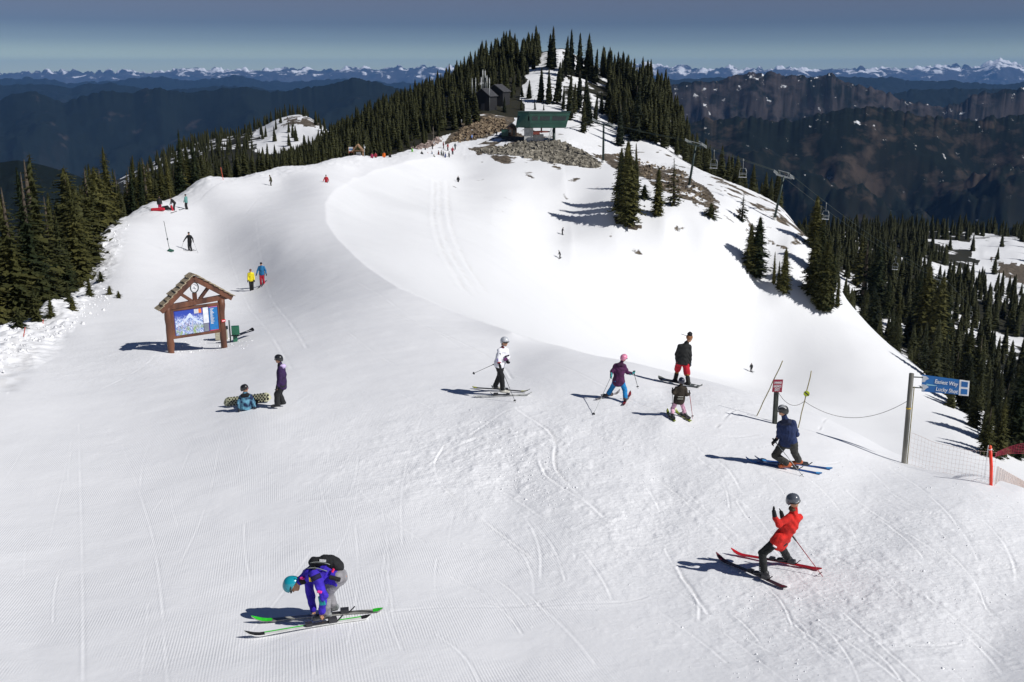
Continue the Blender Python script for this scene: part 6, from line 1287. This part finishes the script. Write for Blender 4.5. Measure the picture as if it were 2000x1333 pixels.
# 2 skier in red
def red():
    A = hit(1491, 1131); Y = A.y; B = hit(1537, 1104); yb = B.y - Y; J = JJ(Y, dict(head=(1549.5, 979), neck=(1552, 1001), shL=(1541, 1012, -.02), shR=(1561, 1011, .20), elL=(1521, 1024, -.12), wrL=(1513, 1009, -.08), hdL=(1511.5, 999, -.06), elR=(1540, 1026, .42), wrR=(1528, 1010, .40), hdR=(1526, 1002, .40), hipL=(1519, 1056, .02), hipR=(1529, 1057, .22)))
    setfeet(J, {'L': (1491, 1131), 'R': (1537, 1104)}, 1.6, {'L': (-1, .45, 0), 'R': (-1, .25, 0)}); fix_leg(J, 1.42, {'L': (-1, .2, .3), 'R': (-.6, .2, .3)}); size_report('red', J, Y)
    RED = K_('red', 'c81e14'); T, q = person(J, 'skier in bright red jacket gliding away with one glove raised', dict(jacket=RED, pants=K_('dark', '1b1e1f'), boot=paint('boot_black', (.03, .03, .032), .4), helmet=paint('helmet_grey', (.09, .10, .12), .25, .05, coat=.6, bump=0), goggle=paint('lens_grey', (.45, .48, .5), .15), glove=BLK, scarf=K_('brown', '5a4632'), hem=.16, curl=.25, bulk=.98, hair=dict(mat=paint('hair_dark', (.03, .022, .012)), long=True)), 1.52, .012, True, face=(.75, -.62, 0))
    mb = MB(); c = J['hipL'] * .7 + J['knL'] * .3; mb.bar(c + V3(-.03, -.11, .03), c + V3(.03, -.115, 0), .05, .02); mb.obj('thigh_print', WHITE, T, .004)
    SR = noise_mat('ski_red', hexc('8c0f18')[:3], hexc('c01a24')[:3], 2, .35, .05); SD = noise_mat('ski_black_red', (.012, .012, .014), (.06, .02, .025), 2, .35, .05)
    ski(gp(1399, 1093, .02), gp(1537, 1154, .02), .10, SD, 'near black ski with dark red tip under the skier in red', paint('tip_dark_red', hexc('5a1424')), None, 'skis of the skier in red', foot=.62)
    ski(gp(1428, 1084, .02), gp(1605, 1117, .02), .10, SR, 'far red ski under the skier in the red jacket', None, None, 'skis of the skier in red', foot=.58)
    ski_pole(pt(1550, 1050, Y + .45), gp(1607, 1127, .0), 'red ski pole trailing behind the skier in red', paint('pole_red2', hexc('a01c28'), .3))
red()
# 3 skier in navy
def navy():
    A = hit(1537, 917); Y = A.y; J = JJ(Y, dict(head=(1528.5, 803), neck=(1531.5, 819), shL=(1523, 829, .08), shR=(1549, 826, -.06), elL=(1521.5, 850, .10), wrL=(1514.5, 860.5, .06), hdL=(1509, 866, .02), elR=(1556, 849, .12), wrR=(1545, 862, .34), hdR=(1540, 866, .4), hipL=(1531, 866, .10), hipR=(1549, 867, -.06)))
    setfeet(J, {'L': (1537, 918), 'R': (1559, 912)}, 1.75, (-1, .12, 0)); fix_leg(J, 1.42, (-1, .35, 0)); size_report('navy', J, Y)
    T, q = person(J, 'skier seen from behind in navy jacket and striped helmet skiing left', dict(jacket=K_('navy', '1c2c54'), pants=K_('charcoal', '33332f'), boot=paint('boot_orange', hexc('b4592a'), .5), helmet=paint('helmet_dark', (.03, .03, .03), .3, coat=.4, bump=0), stripes=WHITE, goggle=paint('lens_dark', (.03, .03, .03), .2), glove=BLK, hood=K_('navy_dark', '141d38'), hoodflip=False, sleeve=.35, hem=.03, leg=1.15, bulk=1.02, curl=1.2, buckle=WHITE, shaft=.2, cuff=.1), 1.6, .0135, True, face=(-.85, .35, -.1))
    SB = noise_mat('ski_blue', hexc('163a72')[:3], hexc('22559c')[:3], 2, .35, .05); LB = paint('tip_light_blue', hexc('4c9ad4'), .4)
    ski(gp(1455, 903, .02), gp(1605, 929, .02), .11, SB, 'near blue ski of the skier in navy', LB, None, 'skis of the skier in navy', foot=.56); ski(gp(1472, 901, .02), gp(1625, 919, .02), .11, SB, 'far blue ski of the skier in navy', LB, None, 'skis of the skier in navy', foot=.56)
    ski_pole(J['wrL'] + V3(-.02, 0, -.01), gp(1570, 933), 'grey ski pole slanting past the legs of the skier in navy', GALV)
navy()
# 4 woman in white printed jacket
def white():
    A = hit(981, 771); Y = A.y; J = JJ(Y, dict(head=(986, 668), neck=(984, 680), shL=(988.5, 684.5, .16), shR=(976, 685.5, -.12), elR=(973.5, 700, -.20), wrR=(975.5, 712, -.28), hdR=(977, 717, -.30), elL=(992, 697, .14), wrL=(990, 704.5, .02), hdL=(991, 707, -.06), hipL=(979.5, 712, .09), hipR=(972.5, 712, -.07)))
    setfeet(J, {'R': (982, 771), 'L': (967, 764)}, 1.68, (1, -.08, 0)); fix_leg(J, 1.68, (1, -.05, 0)); size_report('white', J, Y)
    PR = noise_mat('white_print', hexc('e9e9ee')[:3], hexc('e4e4ea')[:3], 3, .8, .4); T, q = person(J, 'smiling skier in white printed jacket and pale helmet facing right', dict(jacket=PR, pants=BLK, boot=noise_mat('boot_cream', (.35, .34, .28), (.7, .68, .6), 12, .4, .1), helmet=paint('helmet_silver', (.55, .57, .60), .3, .15, coat=.4, scale=25), goggle=paint('lens_black', (.02, .02, .02), .2), glove=BLK, hair=dict(mat=paint('hair_red', (.10, .03, .02)), long=True), scarf=K_('maroon', '5c2226'), hem=.06, leg=1.0, curl=1.2, shaft=.2, cuff=.08), 1.68, .014, True, face=(.72, -.68, -.05))
    f = q['fr'] if q['fr'].y < 0 or q['fr'].x > 0 else -q['fr']; c = q['ch'] - q['up'] * .16; d = nrm(V3(.5, -.85, 0))
    for o, sz, nm, cc in ((V3(.07, 0, .03), (.16, .05), 'dark_print', '2a1e30'), (V3(.03, 0, -.07), (.13, .09), 'purple_print', '5a2a58')):
        mb = MB(); M = Matrix.Translation(c + o + d * .165) @ frame((0, 0, 0), V3(.86, .5, .12)).to_3x3().to_4x4(); mb.box((0, 0, 0), (sz[0], sz[1], .02), M); mb.obj(nm, K_(nm, cc), T, .008)
    mb = MB(); w = J['wrR']; e = J['elR']; a = w + (e - w) * .18; mb.tube([a, a + (e - w) * .12], .060, 10); mb.obj('red_cuff', K_('cuffred', 'b02236'), T)
    mb = MB(); a = J['shR'] * .75 + J['elR'] * .25 + V3(.02, -.07, 0); mb.bar(a, a - V3(0, 0, .07), .04, .03); mb.obj('sleeve_print', BLK, T, .005)
    mb = MB(); a = J['elR'] + V3(-.04, -.06, -.0); mb.bar(a, a + V3(.03, 0, -.09), .05, .03); mb.obj('sleeve_print', K_('violetp', '5a3a9c'), T, .005)
    SK = noise_mat('ski_dark', (.012, .012, .014), (.03, .03, .03), 2, .35, .05); YL = paint('tip_olive', hexc('a3a432'), .4); SW = noise_mat('ski_pale', (.25, .26, .24), (.7, .7, .66), 2, .35, .05, stretch=(3, 1, 1))
    ski(gp(1036, 769, .03), gp(923, 760, .03), .10, SK, 'far black ski with olive yellow ends under the skier in white', YL, None, 'skis of the skier in white', foot=.5); ski(gp(1040, 774, .02), gp(925, 777, .02), .10, SW, 'near pale grey ski under the skier in white', None, None, 'skis of the skier in white', foot=.52)
    ski_pole(J['wrR'] + V3(.02, 0, -.03), gp(1007, 787), 'planted ski pole in front of the skier in white', paint('pole_black', (.025, .025, .025), .3)); ski_pole(pt(965.5, 711.5, Y + .1), pt(922, 731, Y + .5), 'lifted ski pole pointing back from the skier in white', paint('pole_black', (.025, .025, .025), .3))
white()
# 5 standing snowboarder in purple
def purple():
    A = hit(541, 798); Y = A.y; J = JJ(Y, dict(head=(544, 702), neck=(547.5, 714), shL=(547, 720, -.17), shR=(551, 719, .17), elL=(546.5, 738, -.22), wrL=(542, 753, -.20), hdL=(540.5, 758, -.19), elR=(549, 738, .22), wrR=(543, 753, .20), hdR=(541, 758, .19), hipL=(550, 752, -.08), hipR=(552, 751, .08)))
    setfeet(J, {'L': (542, 799), 'R': (553, 795)}, 1.66, (-1, -.15, 0)); fix_leg(J, 1.28, (-1, 0, 0)); size_report('purple', J, Y)
    T, q = person(J, 'standing snowboarder in dark purple jacket with lilac hood and black helmet', dict(jacket=K_('purple', '2c1444'), pants=K_('black2', '1d1e20'), boot=paint('boot_dark', (.02, .02, .022), .6), helmet=paint('helmet_black', (.015, .015, .017), .35, coat=.4, bump=0), rim=BLK, goggle=paint('lens_black', (.02, .02, .02), .2), hood=K_('lilac', 'c4b2dc'), glove=BLK, scarf=BLK, hem=.13, leg=1.18, curl=.6, shaft=.2, cuff=.02, bulk=1.0), 1.52, .014, True, face=(-1, -.05, -.15))
purple()
# 6 sitting snowboarder
def sitting():
    A = hit(481, 801); Y = A.y; J = JJ(Y, dict(head=(478, 759.5), neck=(479.5, 770), shL=(471, 776, 0), shR=(488, 774, .02), elL=(466.5, 788, -.06), wrL=(467.5, 797.5, -.06), hdL=(467, 801, -.08), elR=(494, 785, -.02), wrR=(497, 794.5, -.04), hdR=(498.5, 798, -.06), hipL=(476.5, 796, 0), hipR=(485.5, 796, 0), knL=(472, 788, .38), knR=(494, 786, .38), anL=(466, 787, .70), anR=(502, 784, .66), toeL=(465, 783, .84), toeR=(503, 780, .80)))
    size_report('sitting', J, Y); CAM = noise_mat('blue_pattern', hexc('12234a')[:3], hexc('6aa4bc')[:3], 9, .8, .4, detail_=1)
    T, q = person(J, 'snowboarder in patterned blue jacket sitting in the snow with a dotted board', dict(jacket=CAM, pants=K_('black2', '1d1e20'), boot=BLK, helmet=paint('helmet_black', (.015, .015, .017), .35, coat=.4, bump=0), goggle=paint('lens_pink', hexc('d42458'), .3), glove=K_('glove_dark', '2a3038'), hood=K_('blackhood', '0c0e12'), scarf=BLK, hem=.05, curl=.5, bulk=1.05, sleeve=1.0), 1.45, .014, True, face=(.8, .15, .1), anchor=A)
    a = pt(434, 786, Y + .75); b = pt(527, 775, Y + .62); board('snowboard', a, b, .29, paint('board_cream', hexc('b4b394'), .5), 'cream snowboard with black dots standing on edge behind the sitting snowboarder', 'snowboard', side=(.05, .55, .85), dots=BLK)
sitting()
# 7 child in purple jacket and blue trousers
def kid1():
    A = hit(1185, 777); B = hit(1222, 787); Y = (A.y + B.y) / 2; J = JJ(Y, dict(head=(1218.5, 700), neck=(1212.5, 709.5), shL=(1202, 715, 0), shR=(1219, 715, 0), elL=(1195.5, 726, -.03), wrL=(1194, 732, -.08), hdL=(1193.5, 736, -.1), elR=(1225, 727.5, .03), wrR=(1233.5, 730, -.02), hdR=(1238.5, 728, -.02), hipL=(1203, 744, 0), hipR=(1213, 744, 0)))
    setfeet(J, {'L': (1188, 778), 'R': (1221, 786)}, 1.42, {'L': (.9, .5, 0), 'R': (.6, .8, 0)}); fix_leg(J, 1.14, (.4, .9, 0)); size_report('kid1', J, Y)
    T, q = person(J, 'child in plum jacket, blue trousers and pink helmet making a snowplough', dict(jacket=K_('plum', '4a1a46'), pants=K_('azure', '1478b4'), boot=paint('boot_dark2', (.08, .05, .05), .5), helmet=paint('helmet_pink', hexc('e08aa8'), .3, .12, coat=.4, scale=20), glove=K_('mint', '3a9a9c'), hood=K_('plum_dark', '3a1438'), hem=.20, leg=1.15, curl=1.0, bulk=1.05, shaft=.2, cuff=.04), 1.32, .0135, True, face=(.75, .6, -.1))
    SK = noise_mat('ski_mix', (.06, .05, .05), (.5, .48, .48), 3, .35, .05, stretch=(3, 1, 1)); ski(gp(1210, 769, .02), gp(1163, 783, .02), .09, SK, 'left ski of the child in the plum jacket', None, None, 'skis of the child in plum', foot=.52); ski(gp(1231, 772, .02), gp(1217, 794, .02), .09, noise_mat('ski_red_black', (.02, .02, .02), hexc('a02030')[:3], 3, .35, .05), 'right ski of the child in the plum jacket', None, None, 'skis of the child in plum', foot=.6)
    ski_pole(J['hdL'], gp(1158, 812), 'long pale ski pole trailing from the left hand of the child in plum', GALV); ski_pole(J['hdR'] + V3(0, 0, -.02), pt(1246.5, 760, Y - .05), 'ski pole hanging from the mint glove of the child in plum', paint('pole_black', (.025, .025, .025), .3))
kid1()
# 8 small child in pink trousers
def kid2():
    A = hit(1312, 819); B = hit(1338, 817); Y = (A.y + B.y) / 2; J = JJ(Y, dict(head=(1331, 745), neck=(1330, 754), shL=(1321.5, 758.5, 0), shR=(1338, 758.5, 0), elL=(1316, 768, -.06), wrL=(1314, 766.5, .06), hdL=(1313.5, 764, .1), elR=(1341.5, 771, -.06), wrR=(1345, 770.5, .06), hdR=(1346.5, 769, .1), hipL=(1322, 782, 0), hipR=(1331, 782, 0)))
    setfeet(J, {'L': (1313, 820), 'R': (1338, 818)}, 1.15, {'L': (-.6, .8, 0), 'R': (-.7, .7, 0)}); fix_leg(J, 1.15, (0, 1, 0)); size_report('kid2', J, Y)
    T, q = person(J, 'small child in brown jacket and pale pink trousers seen from behind', dict(jacket=K_('umber', '2c241a'), pants=K_('rose', 'cfa2b6'), boot=paint('boot_black', (.03, .03, .032), .4), helmet=paint('helmet_navy', (.014, .016, .035), .35, coat=.4, bump=0), rim=WHITE, glove=BLK, scarf=BLK, hem=.14, leg=1.0, curl=1.0, shaft=.3, cuff=.2, bulk=1.05), 1.15, .012, True, face=(-.1, 1, 0))
    for z in (-.20, -.26): mb = MB(); c = q['ch'] + q['up'] * z - V3(0, .125, 0); mb.bar(c - V3(.07, 0, 0), c + V3(.07, 0, 0), .012, .012); mb.obj('reflective_stripe', paint('reflect', (.5, .5, .45)), T)
    SG = noise_mat('ski_lime', hexc('6a7a24')[:3], hexc('a8b040')[:3], 4, .4, .05)
    ski(gp(1303, 807, .02), gp(1318, 826, .02), .085, SG, 'left lime tipped ski of the small child in pink trousers', None, None, 'skis of the small child', foot=.62); ski(gp(1319, 806, .02), gp(1350, 826, .02), .085, SG, 'right lime tipped ski of the small child in pink trousers', None, None, 'skis of the small child', foot=.6)
    ski_pole(J['hdL'] + V3(0, 0, .02), pt(1313, 793, Y), 'short ski pole at the left of the small child in pink trousers', GALV); ski_pole(J['hdR'] + V3(0, 0, .02), pt(1353, 818, Y), 'thin red ski pole at the right of the small child in pink trousers', paint('pole_red2', hexc('a01c28'), .3))
kid2()
# 9 man in red shorts on a snowboard
def shorts():
    A = hit(1320, 750); B = hit(1343, 755); Y = (A.y + B.y) / 2; J = JJ(Y, dict(head=(1346.5, 661.5), neck=(1341, 670), shL=(1328, 677, 0), shR=(1346, 678, 0), elL=(1322, 692, -.02), wrL=(1322, 704, .12), hdL=(1323, 708, .2), elR=(1347.5, 695, -.02), wrR=(1347.5, 708, -.02), hdR=(1348, 713, -.02), hipL=(1327.5, 707, 0), hipR=(1339, 707, 0)))
    setfeet(J, {'L': (1319, 750), 'R': (1344, 756)}, 1.8, (-.1, 1, 0)); fix_leg(J, 1.5, (.1, 1, 0)); size_report('shorts', J, Y)
    T, q = person(J, 'man in black jacket and red shorts on a snowboard looking right', dict(jacket=K_('black3', '1a1b1b'), pants=K_('scarlet', 'b8152a'), shorts=True, sock=noise_mat('sock_gold', hexc('5a3a16')[:3], hexc('c08028')[:3], 14, .8, .3), boot=K_('boot_cloth', '1c1c1a'), glove=K_('glove_dark', '2a3038'), hair=dict(mat=paint('hair_sand', hexc('8a5a34'))), goggle=paint('lens_gold', hexc('b08a3a'), .3), hem=.06, curl=.6, shaft=.52, bulk=1.04), 1.68, .014, True, face=(.8, .45, -.3))
    c = q['hc'] + q['hup'] * .12 - q['f'] * .03; mb = MB(); mb.tube([c - V3(0, 0, .06), c + V3(0, 0, .02), c + V3(.0, 0, .07)], [.075, .085, .03], 9); mb.tube([c + V3(-.02, 0, -.09), c + V3(-.28, 0, .0)], .009, 5); mb.obj('hat', BLK, T)
    board('snowboard', gp(1286, 743, .04), gp(1371, 760, .04), .27, paint('board_grey', (.10, .11, .10), .4), 'dark snowboard with pale graphics under the man in red shorts', 'snowboard', print_mat=WHITE, bind=True)
shorts()
# ---- people farther off: same figures, coarser
def figure(px, py, hp, label, jacket, pants, facing=0.0, legs=.10, arms=.12, lean=0.0, bend=0.0, hat='16171a', poles=0, skis=0, group=None, armup=(0, 0), boardc=None, h=1.72, ymin=0, skin=True):
    P = hit(px, py, ymin); s = px_scale(P); hm = hp / s / .96; k = hm / 1.80; R = Matrix.Rotation(facing, 3, 'Z'); X = R @ V3(1, 0, 0); Yd = R @ V3(0, 1, 0); U = V3(0, 0, 1)   # the figure faces along Yd
    an = {'L': P - X * legs * k + U * .09 * k, 'R': P + X * legs * k + U * .09 * k}; pel = P + U * .93 * k - Yd * (.28 * bend) * k; up = nrm(U + Yd * (lean + bend * 1.6) + X * 0); ch = pel + up * .50 * k; J = {}
    for a, sg in (('L', -1), ('R', 1)):
        J['hip' + a] = pel + X * sg * .09 * k; J['an' + a] = an[a]; J['toe' + a] = an[a] + Yd * .19 * k - U * .04 * k; J['sh' + a] = ch + X * sg * .18 * k; au = armup[0 if sg < 0 else 1]
        J['el' + a] = J['sh' + a] + (nrm(-U * (1 - au) + X * sg * (arms + au * .8) + Yd * .15)) * .29 * k; J['wr' + a] = J['el' + a] + nrm(-U * (1 - au * 1.2) + X * sg * arms * .6 + Yd * (.5 + au * .4)) * .25 * k
    J['neck'] = ch + up * .07 * k + Yd * .02 * k; J['head'] = J['neck'] + nrm(up + U * .5) * .17 * k + Yd * .03 * k; fix_leg(J, 1.75 * k * 1.02, Yd + X * 0)
    cl = dict(jacket=jacket, pants=pants, boot=BLK, hair=dict(mat=cloth('hat' + hat, hexc(hat)), beanie=True) if True else None, hem=.12, leg=1.1, cuff=.05, shaft=.2)
    if P.y < 110: cl['glove'] = BLK
    T, q = person(J, label, cl, 1.75 * k, .022 if P.y < 110 else .035, False, group, face=Yd, anchor=P)
    if skis:
        for sg in (-1, 1): c = P + X * sg * legs * k; c.z = zat(c.x, c.y) + .05; a = c + Yd * .9 * k; b = c - Yd * .75 * k; a.z = zat(a.x, a.y) + .06; b.z = zat(b.x, b.y) + .06; ski(a, b, .10, paint('ski_far', (.05, .05, .06), .4), ('left' if sg < 0 else 'right') + ' ski of the ' + skis, bind=False)
    if poles:
        for sg, a in ((-1, 'L'), (1, 'R')): w = J['wr' + a] + (J['wr' + a] - J['el' + a]) * .3; e = P + X * sg * (.45 + arms * .5) * k + Yd * .1 + V3(0, 0, 0); e.z = zat(e.x, e.y); ski_pole(w, e, ('left' if sg < 0 else 'right') + ' pole of the ' + poles, GALV, thin=.012)
    if boardc is not None: c = P + Yd * .05; board('snowboard', c - X * .75 * k + U * .06, c + X * .75 * k + U * .06, .27, BLK, boardc, 'snowboard')
    return T, J, P, k
Cc = lambda h: cloth('c' + h, hexc(h))
PI_ = math.pi
figure(492, 569, 42, 'child in yellow jacket and black trousers facing the camera side', Cc('e4d21c'), BLK, PI_ + .2, .08, .15, hat='6a4a3c')
figure(513, 558, 44, 'person in blue jacket and red trousers beside the child in yellow', Cc('1c6a9c'), Cc('b01c34'), PI_, .12, .45, skis='person in blue jacket and red trousers', hat='241c20')
figure(372, 491, 36, 'skier all in black with poles near the green footed pole', BLK, Cc('24262a'), PI_ * .9, .13, .9, poles='skier all in black near the green footed pole', skis='skier all in black', hat='101012')
figure(313, 413, 28, 'person in black jacket and magenta trousers beside the red sled', BLK, Cc('a81c4c'), .3, .12, .2)
figure(340, 412, 28, 'person in black bending down beside the red sled', Cc('1a1418'), BLK, PI_ * .5, .1, .3, bend=.55)
figure(365, 410, 29, 'person in grey green jacket standing right of the sled group', Cc('5a8a86'), BLK, PI_ * .4, .12, .2, hat='12181a')
figure(530, 366, 23, 'snowboarder all in olive on the upper run', Cc('3a3820'), Cc('2c2a18'), PI_ * .6, .1, .15, bend=.12, hat='2a2818', boardc='dark snowboard of the snowboarder in olive')
figure(638, 368, 25, 'skier in red jacket and grey trousers on the upper run', Cc('b0202c'), Cc('6a6870'), PI_ * .95, .13, .5, poles='skier in red jacket on the upper run', skis='skier in red on the upper run')
figure(895, 361, 16, 'lone skier in black high on the bright bowl', BLK, BLK, PI_, .1, .3, ymin=150, hat='101012')
figure(1098, 459, 14, 'upper of two snowboarders in the middle of the bowl', Cc('2a2228'), BLK, -1.2, .2, .5, lean=.3, ymin=120, boardc='dark snowboard of the upper bowl snowboarder')
figure(1094, 506, 16, 'lower of two snowboarders in the bowl, leaning into a turn', BLK, BLK, 1.2, .18, .5, lean=.4, ymin=120, boardc='dark snowboard of the lower bowl snowboarder')
figure(1467, 727, 17, 'far snowboarder low in the bowl left of the red hazard sign', Cc('2c2c2e'), BLK, 2.6, .15, .3, ymin=120, boardc='dark snowboard of the snowboarder low in the bowl')
G1 = 'people by the far timber shelter'; G2 = 'people gathered on the upper run'
for a in [(727, 317, 17, 'person in magenta jacket right of the far shelter', '9a2c50', '1c1c20'), (734, 316, 17, 'person in dark red jacket beside the one in magenta', '8c2430', '30323a'), (750.5, 316, 18, 'person all in orange right of the far shelter', 'e06a1c', 'b04a18'), (762, 316, 15, 'person in black right of the one in orange', '16181c', '202228')]: figure(a[0], a[1], a[2], a[3], Cc(a[4]), Cc(a[5]), random.uniform(2.4, 3.8), .1, .2, group=G1, ymin=120)
for a in [(805, 304, 15, 'person in lime jacket at the forest foot', '6ac81c', '2a3a1c'), (824, 311, 15, 'person in black at the left of the far group', '14161a', '14161a'), (836, 307, 9, 'small child in red left in the far group', 'a82a34', '30202a'), (839, 313, 9, 'small child in black in the far group', '181a20', '181a20'), (844, 309, 13, 'person in grey blue jacket in the far group', '3a5068', '20242c'), (848, 319, 16, 'person in lime trousers at the front of the far group', '2c4a2c', '6ad02c'), (857, 309, 14, 'person in brick jacket in the middle of the far group', '7a3428', '2a2426'), (862, 309, 14, 'person in dark green in the middle of the far group', '1c3428', '16181a'), (866, 311, 15, 'person in dark navy in the middle of the far group', '181e30', '181a20'), (870, 315, 16, 'person in blue in front at the right of the far group', '2a3a6a', '1c2440'), (877, 312, 15, 'person in black striding at the right of the far group', '16181c', '16181c'), (884, 303, 15, 'person in maroon right of the far group', '8a2434', '20202a'), (875, 295, 14, 'person in red uphill of the far group', 'b02a28', '3a2024'), (866, 291, 13, 'person in dark red highest of the far group', '7a2028', '401c20'), (889, 293, 12, 'person in slate jacket at the upper right of the far group', '2c3c44', '1a1c20'), (845, 292, 11, 'person in black resting at the forest foot', '14161a', '1a1a1e'), (831, 297, 9, 'crouching person in black by the reddish rocks', '14161a', '14161a'), (922, 275, 12, 'person in pale blue jacket beside the brown mound', '6a8ac8', '2a3040'), (951, 271, 10, 'person in pale jacket at the foot of the mound', 'b0a89a', '3a3630'), (970, 266, 10, 'person in black near the green equipment box', '14161a', '1a1a1e'), (628, 323, 6, 'tiny dark figure sitting at the run edge', '14161a', '14161a')]: figure(a[0], a[1], a[2], a[3], Cc(a[4]), Cc(a[5]), random.uniform(0, 6.28), random.uniform(.08, .2), random.uniform(.1, .5), group=G2 if a[0] > 800 and a[0] < 900 else None, ymin=120)
def sled():
    P = hit(309, 414); m = 1 / px_scale(P); t = thing('rescue_sled', 'red rescue sled lying behind the person in magenta trousers', 'sled', P); S = SDF([P - V3(.9, 0, 0), P + V3(.9, 0, .3)], .03, .4); S.cap(P + V3(-.75, .35, .18), P + V3(.45, .5, .2), .17, .2, .05, V3(0, 1, 0), 1.5); link('hull', S.mesh('hull'), K_('sledred', 'b41c30'), t)
    mb = MB(); 
    for y_ in (.2, .7): mb.tube([P + V3(-.8, y_, .2), P + V3(-1.6, y_ - .1, .45)], .02, 5)
    mb.bar(P + V3(-1.6, .1, .45), P + V3(-1.6, .6, .45), .04); mb.obj('handle', STEEL, t)
    P = hit(325, 411); t = thing('bundle', 'dark heap of bags in the snow between the sled and the bending person', 'bag', P); S = SDF([P - V3(.6, 0, 0), P + V3(.6, 0, .4)], .03, .4); S.cap(P + V3(-.35, 0, .2), P + V3(.1, 0, .3), .24, .22, .08); S.cap(P + V3(.1, 0, .25), P + V3(.55, -.1, .1), .2, .1, .08); S.wrinkle(.02, 18); link('bag', S.mesh('bag'), BLK, t)
    for a, b, l in (((350, 412), (360, 409), 'dark skis stuck together on the snow left of the person in grey green'), ((334, 418), (345, 414), 'dark ski lying in front of the bending person')): ski(gp(*a, .04), gp(*b, .04), .16, paint('ski_far', (.05, .05, .06), .4), l, bind=False)
    P = gp(344, 406); mb = MB(); t = thing('jacket', 'red coat held by the bending person beside the sled', 'coat', P)
    P2 = pt(334.5, 403, hit(340, 412).y - .3); S = SDF([P2, P2 - V3(0, 0, .6)], .03, .3); S.cap(P2, P2 - V3(-.05, 0, .45), .12, .17, .05); link('cloth', S.mesh('cloth'), K_('sledred', 'b41c30'), t)
sled()
#>>people

# ------------------------------------------------------------ camera, light, sky, haze
cam = bpy.data.cameras.new('camera'); co = bpy.data.objects.new('camera', cam); COL.objects.link(co); scene.camera = co
cam.sensor_width = 36; cam.lens = 36 * F / 2000; cam.clip_end = 120000; cam.clip_start = .1
co.rotation_euler = (math.radians(90) - PITCH, 0, 0)
SUN_EL = math.radians(42); sd = Vector((math.cos(math.radians(-25)), math.sin(math.radians(-25)), 0)) * math.cos(SUN_EL) + Vector((0, 0, math.sin(SUN_EL)))
sl = bpy.data.lights.new('sun', 'SUN'); so = bpy.data.objects.new('sun', sl); COL.objects.link(so); sl.energy = 4.2; sl.angle = math.radians(.5); sl.color = (1, .98, .95)
so.rotation_euler = sd.to_track_quat('Z', 'Y').to_euler()
w = bpy.data.worlds.new('World'); scene.world = w; w.use_nodes = True; nt = w.node_tree
bg = nt.nodes['Background']; sk = nt.nodes.new('ShaderNodeTexSky'); sk.sky_type = 'NISHITA'; sk.sun_disc = False
sk.sun_elevation = SUN_EL; sk.sun_rotation = math.atan2(sd.x, sd.y); sk.altitude = 2000; sk.air_density = 1; sk.dust_density = .3; sk.ozone_density = 2
tc = nt.nodes.new('ShaderNodeTexCoord'); sx = nt.nodes.new('ShaderNodeSeparateXYZ'); rp = nt.nodes.new('ShaderNodeValToRGB'); mx = nt.nodes.new('ShaderNodeMix'); mx.data_type = 'RGBA'; mx.blend_type = 'MULTIPLY'; mx.inputs[0].default_value = 1
nt.links.new(tc.outputs['Generated'], sx.inputs[0]); nt.links.new(sx.outputs[2], rp.inputs[0]); cr = rp.color_ramp
# sky colour tinted by elevation: paler at the skyline, slate above it
for i, (p_, c_) in enumerate(((0.0, (1.5, 1.66, 1.5)), (.016, (1.38, 1.52, 1.42)), (.030, (.74, .82, .96)), (.046, (.46, .50, .68)), (.07, (.66, .56, .66)), (.3, (.45, .48, .62)), (1.0, (.6, .62, .75)))):
    e_ = cr.elements[i] if i < 1 else (cr.elements[-1] if i == 6 else cr.elements.new(p_)); e_.position = p_; e_.color = c_ + (1,)
nt.links.new(sk.outputs[0], mx.inputs[6]); nt.links.new(rp.outputs[0], mx.inputs[7]); nt.links.new(mx.outputs[2], bg.inputs[0]); bg.inputs[1].default_value = .05
def haze():
    mb = MB(); mb.box((0, 20000, -390), (90000, 56000, 2040)); m = bpy.data.materials.new('haze_air'); m.use_nodes = True; n = m.node_tree; n.nodes.clear()
    o = n.nodes.new('ShaderNodeOutputMaterial'); p = n.nodes.new('ShaderNodeVolumePrincipled'); p.inputs['Color'].default_value = (.20, .46, 1, 1); p.inputs['Density'].default_value = 2.3e-5
    p.inputs['Anisotropy'].default_value = 0; n.links.new(p.outputs[0], o.inputs['Volume'])
    tag(mb.obj('haze', m), None, None, kind='stuff')
haze()
vs = scene.view_settings; vs.view_transform = 'Standard'; vs.look = 'None'; vs.exposure = 0; vs.gamma = 1
scene.cycles.volume_bounces = 0
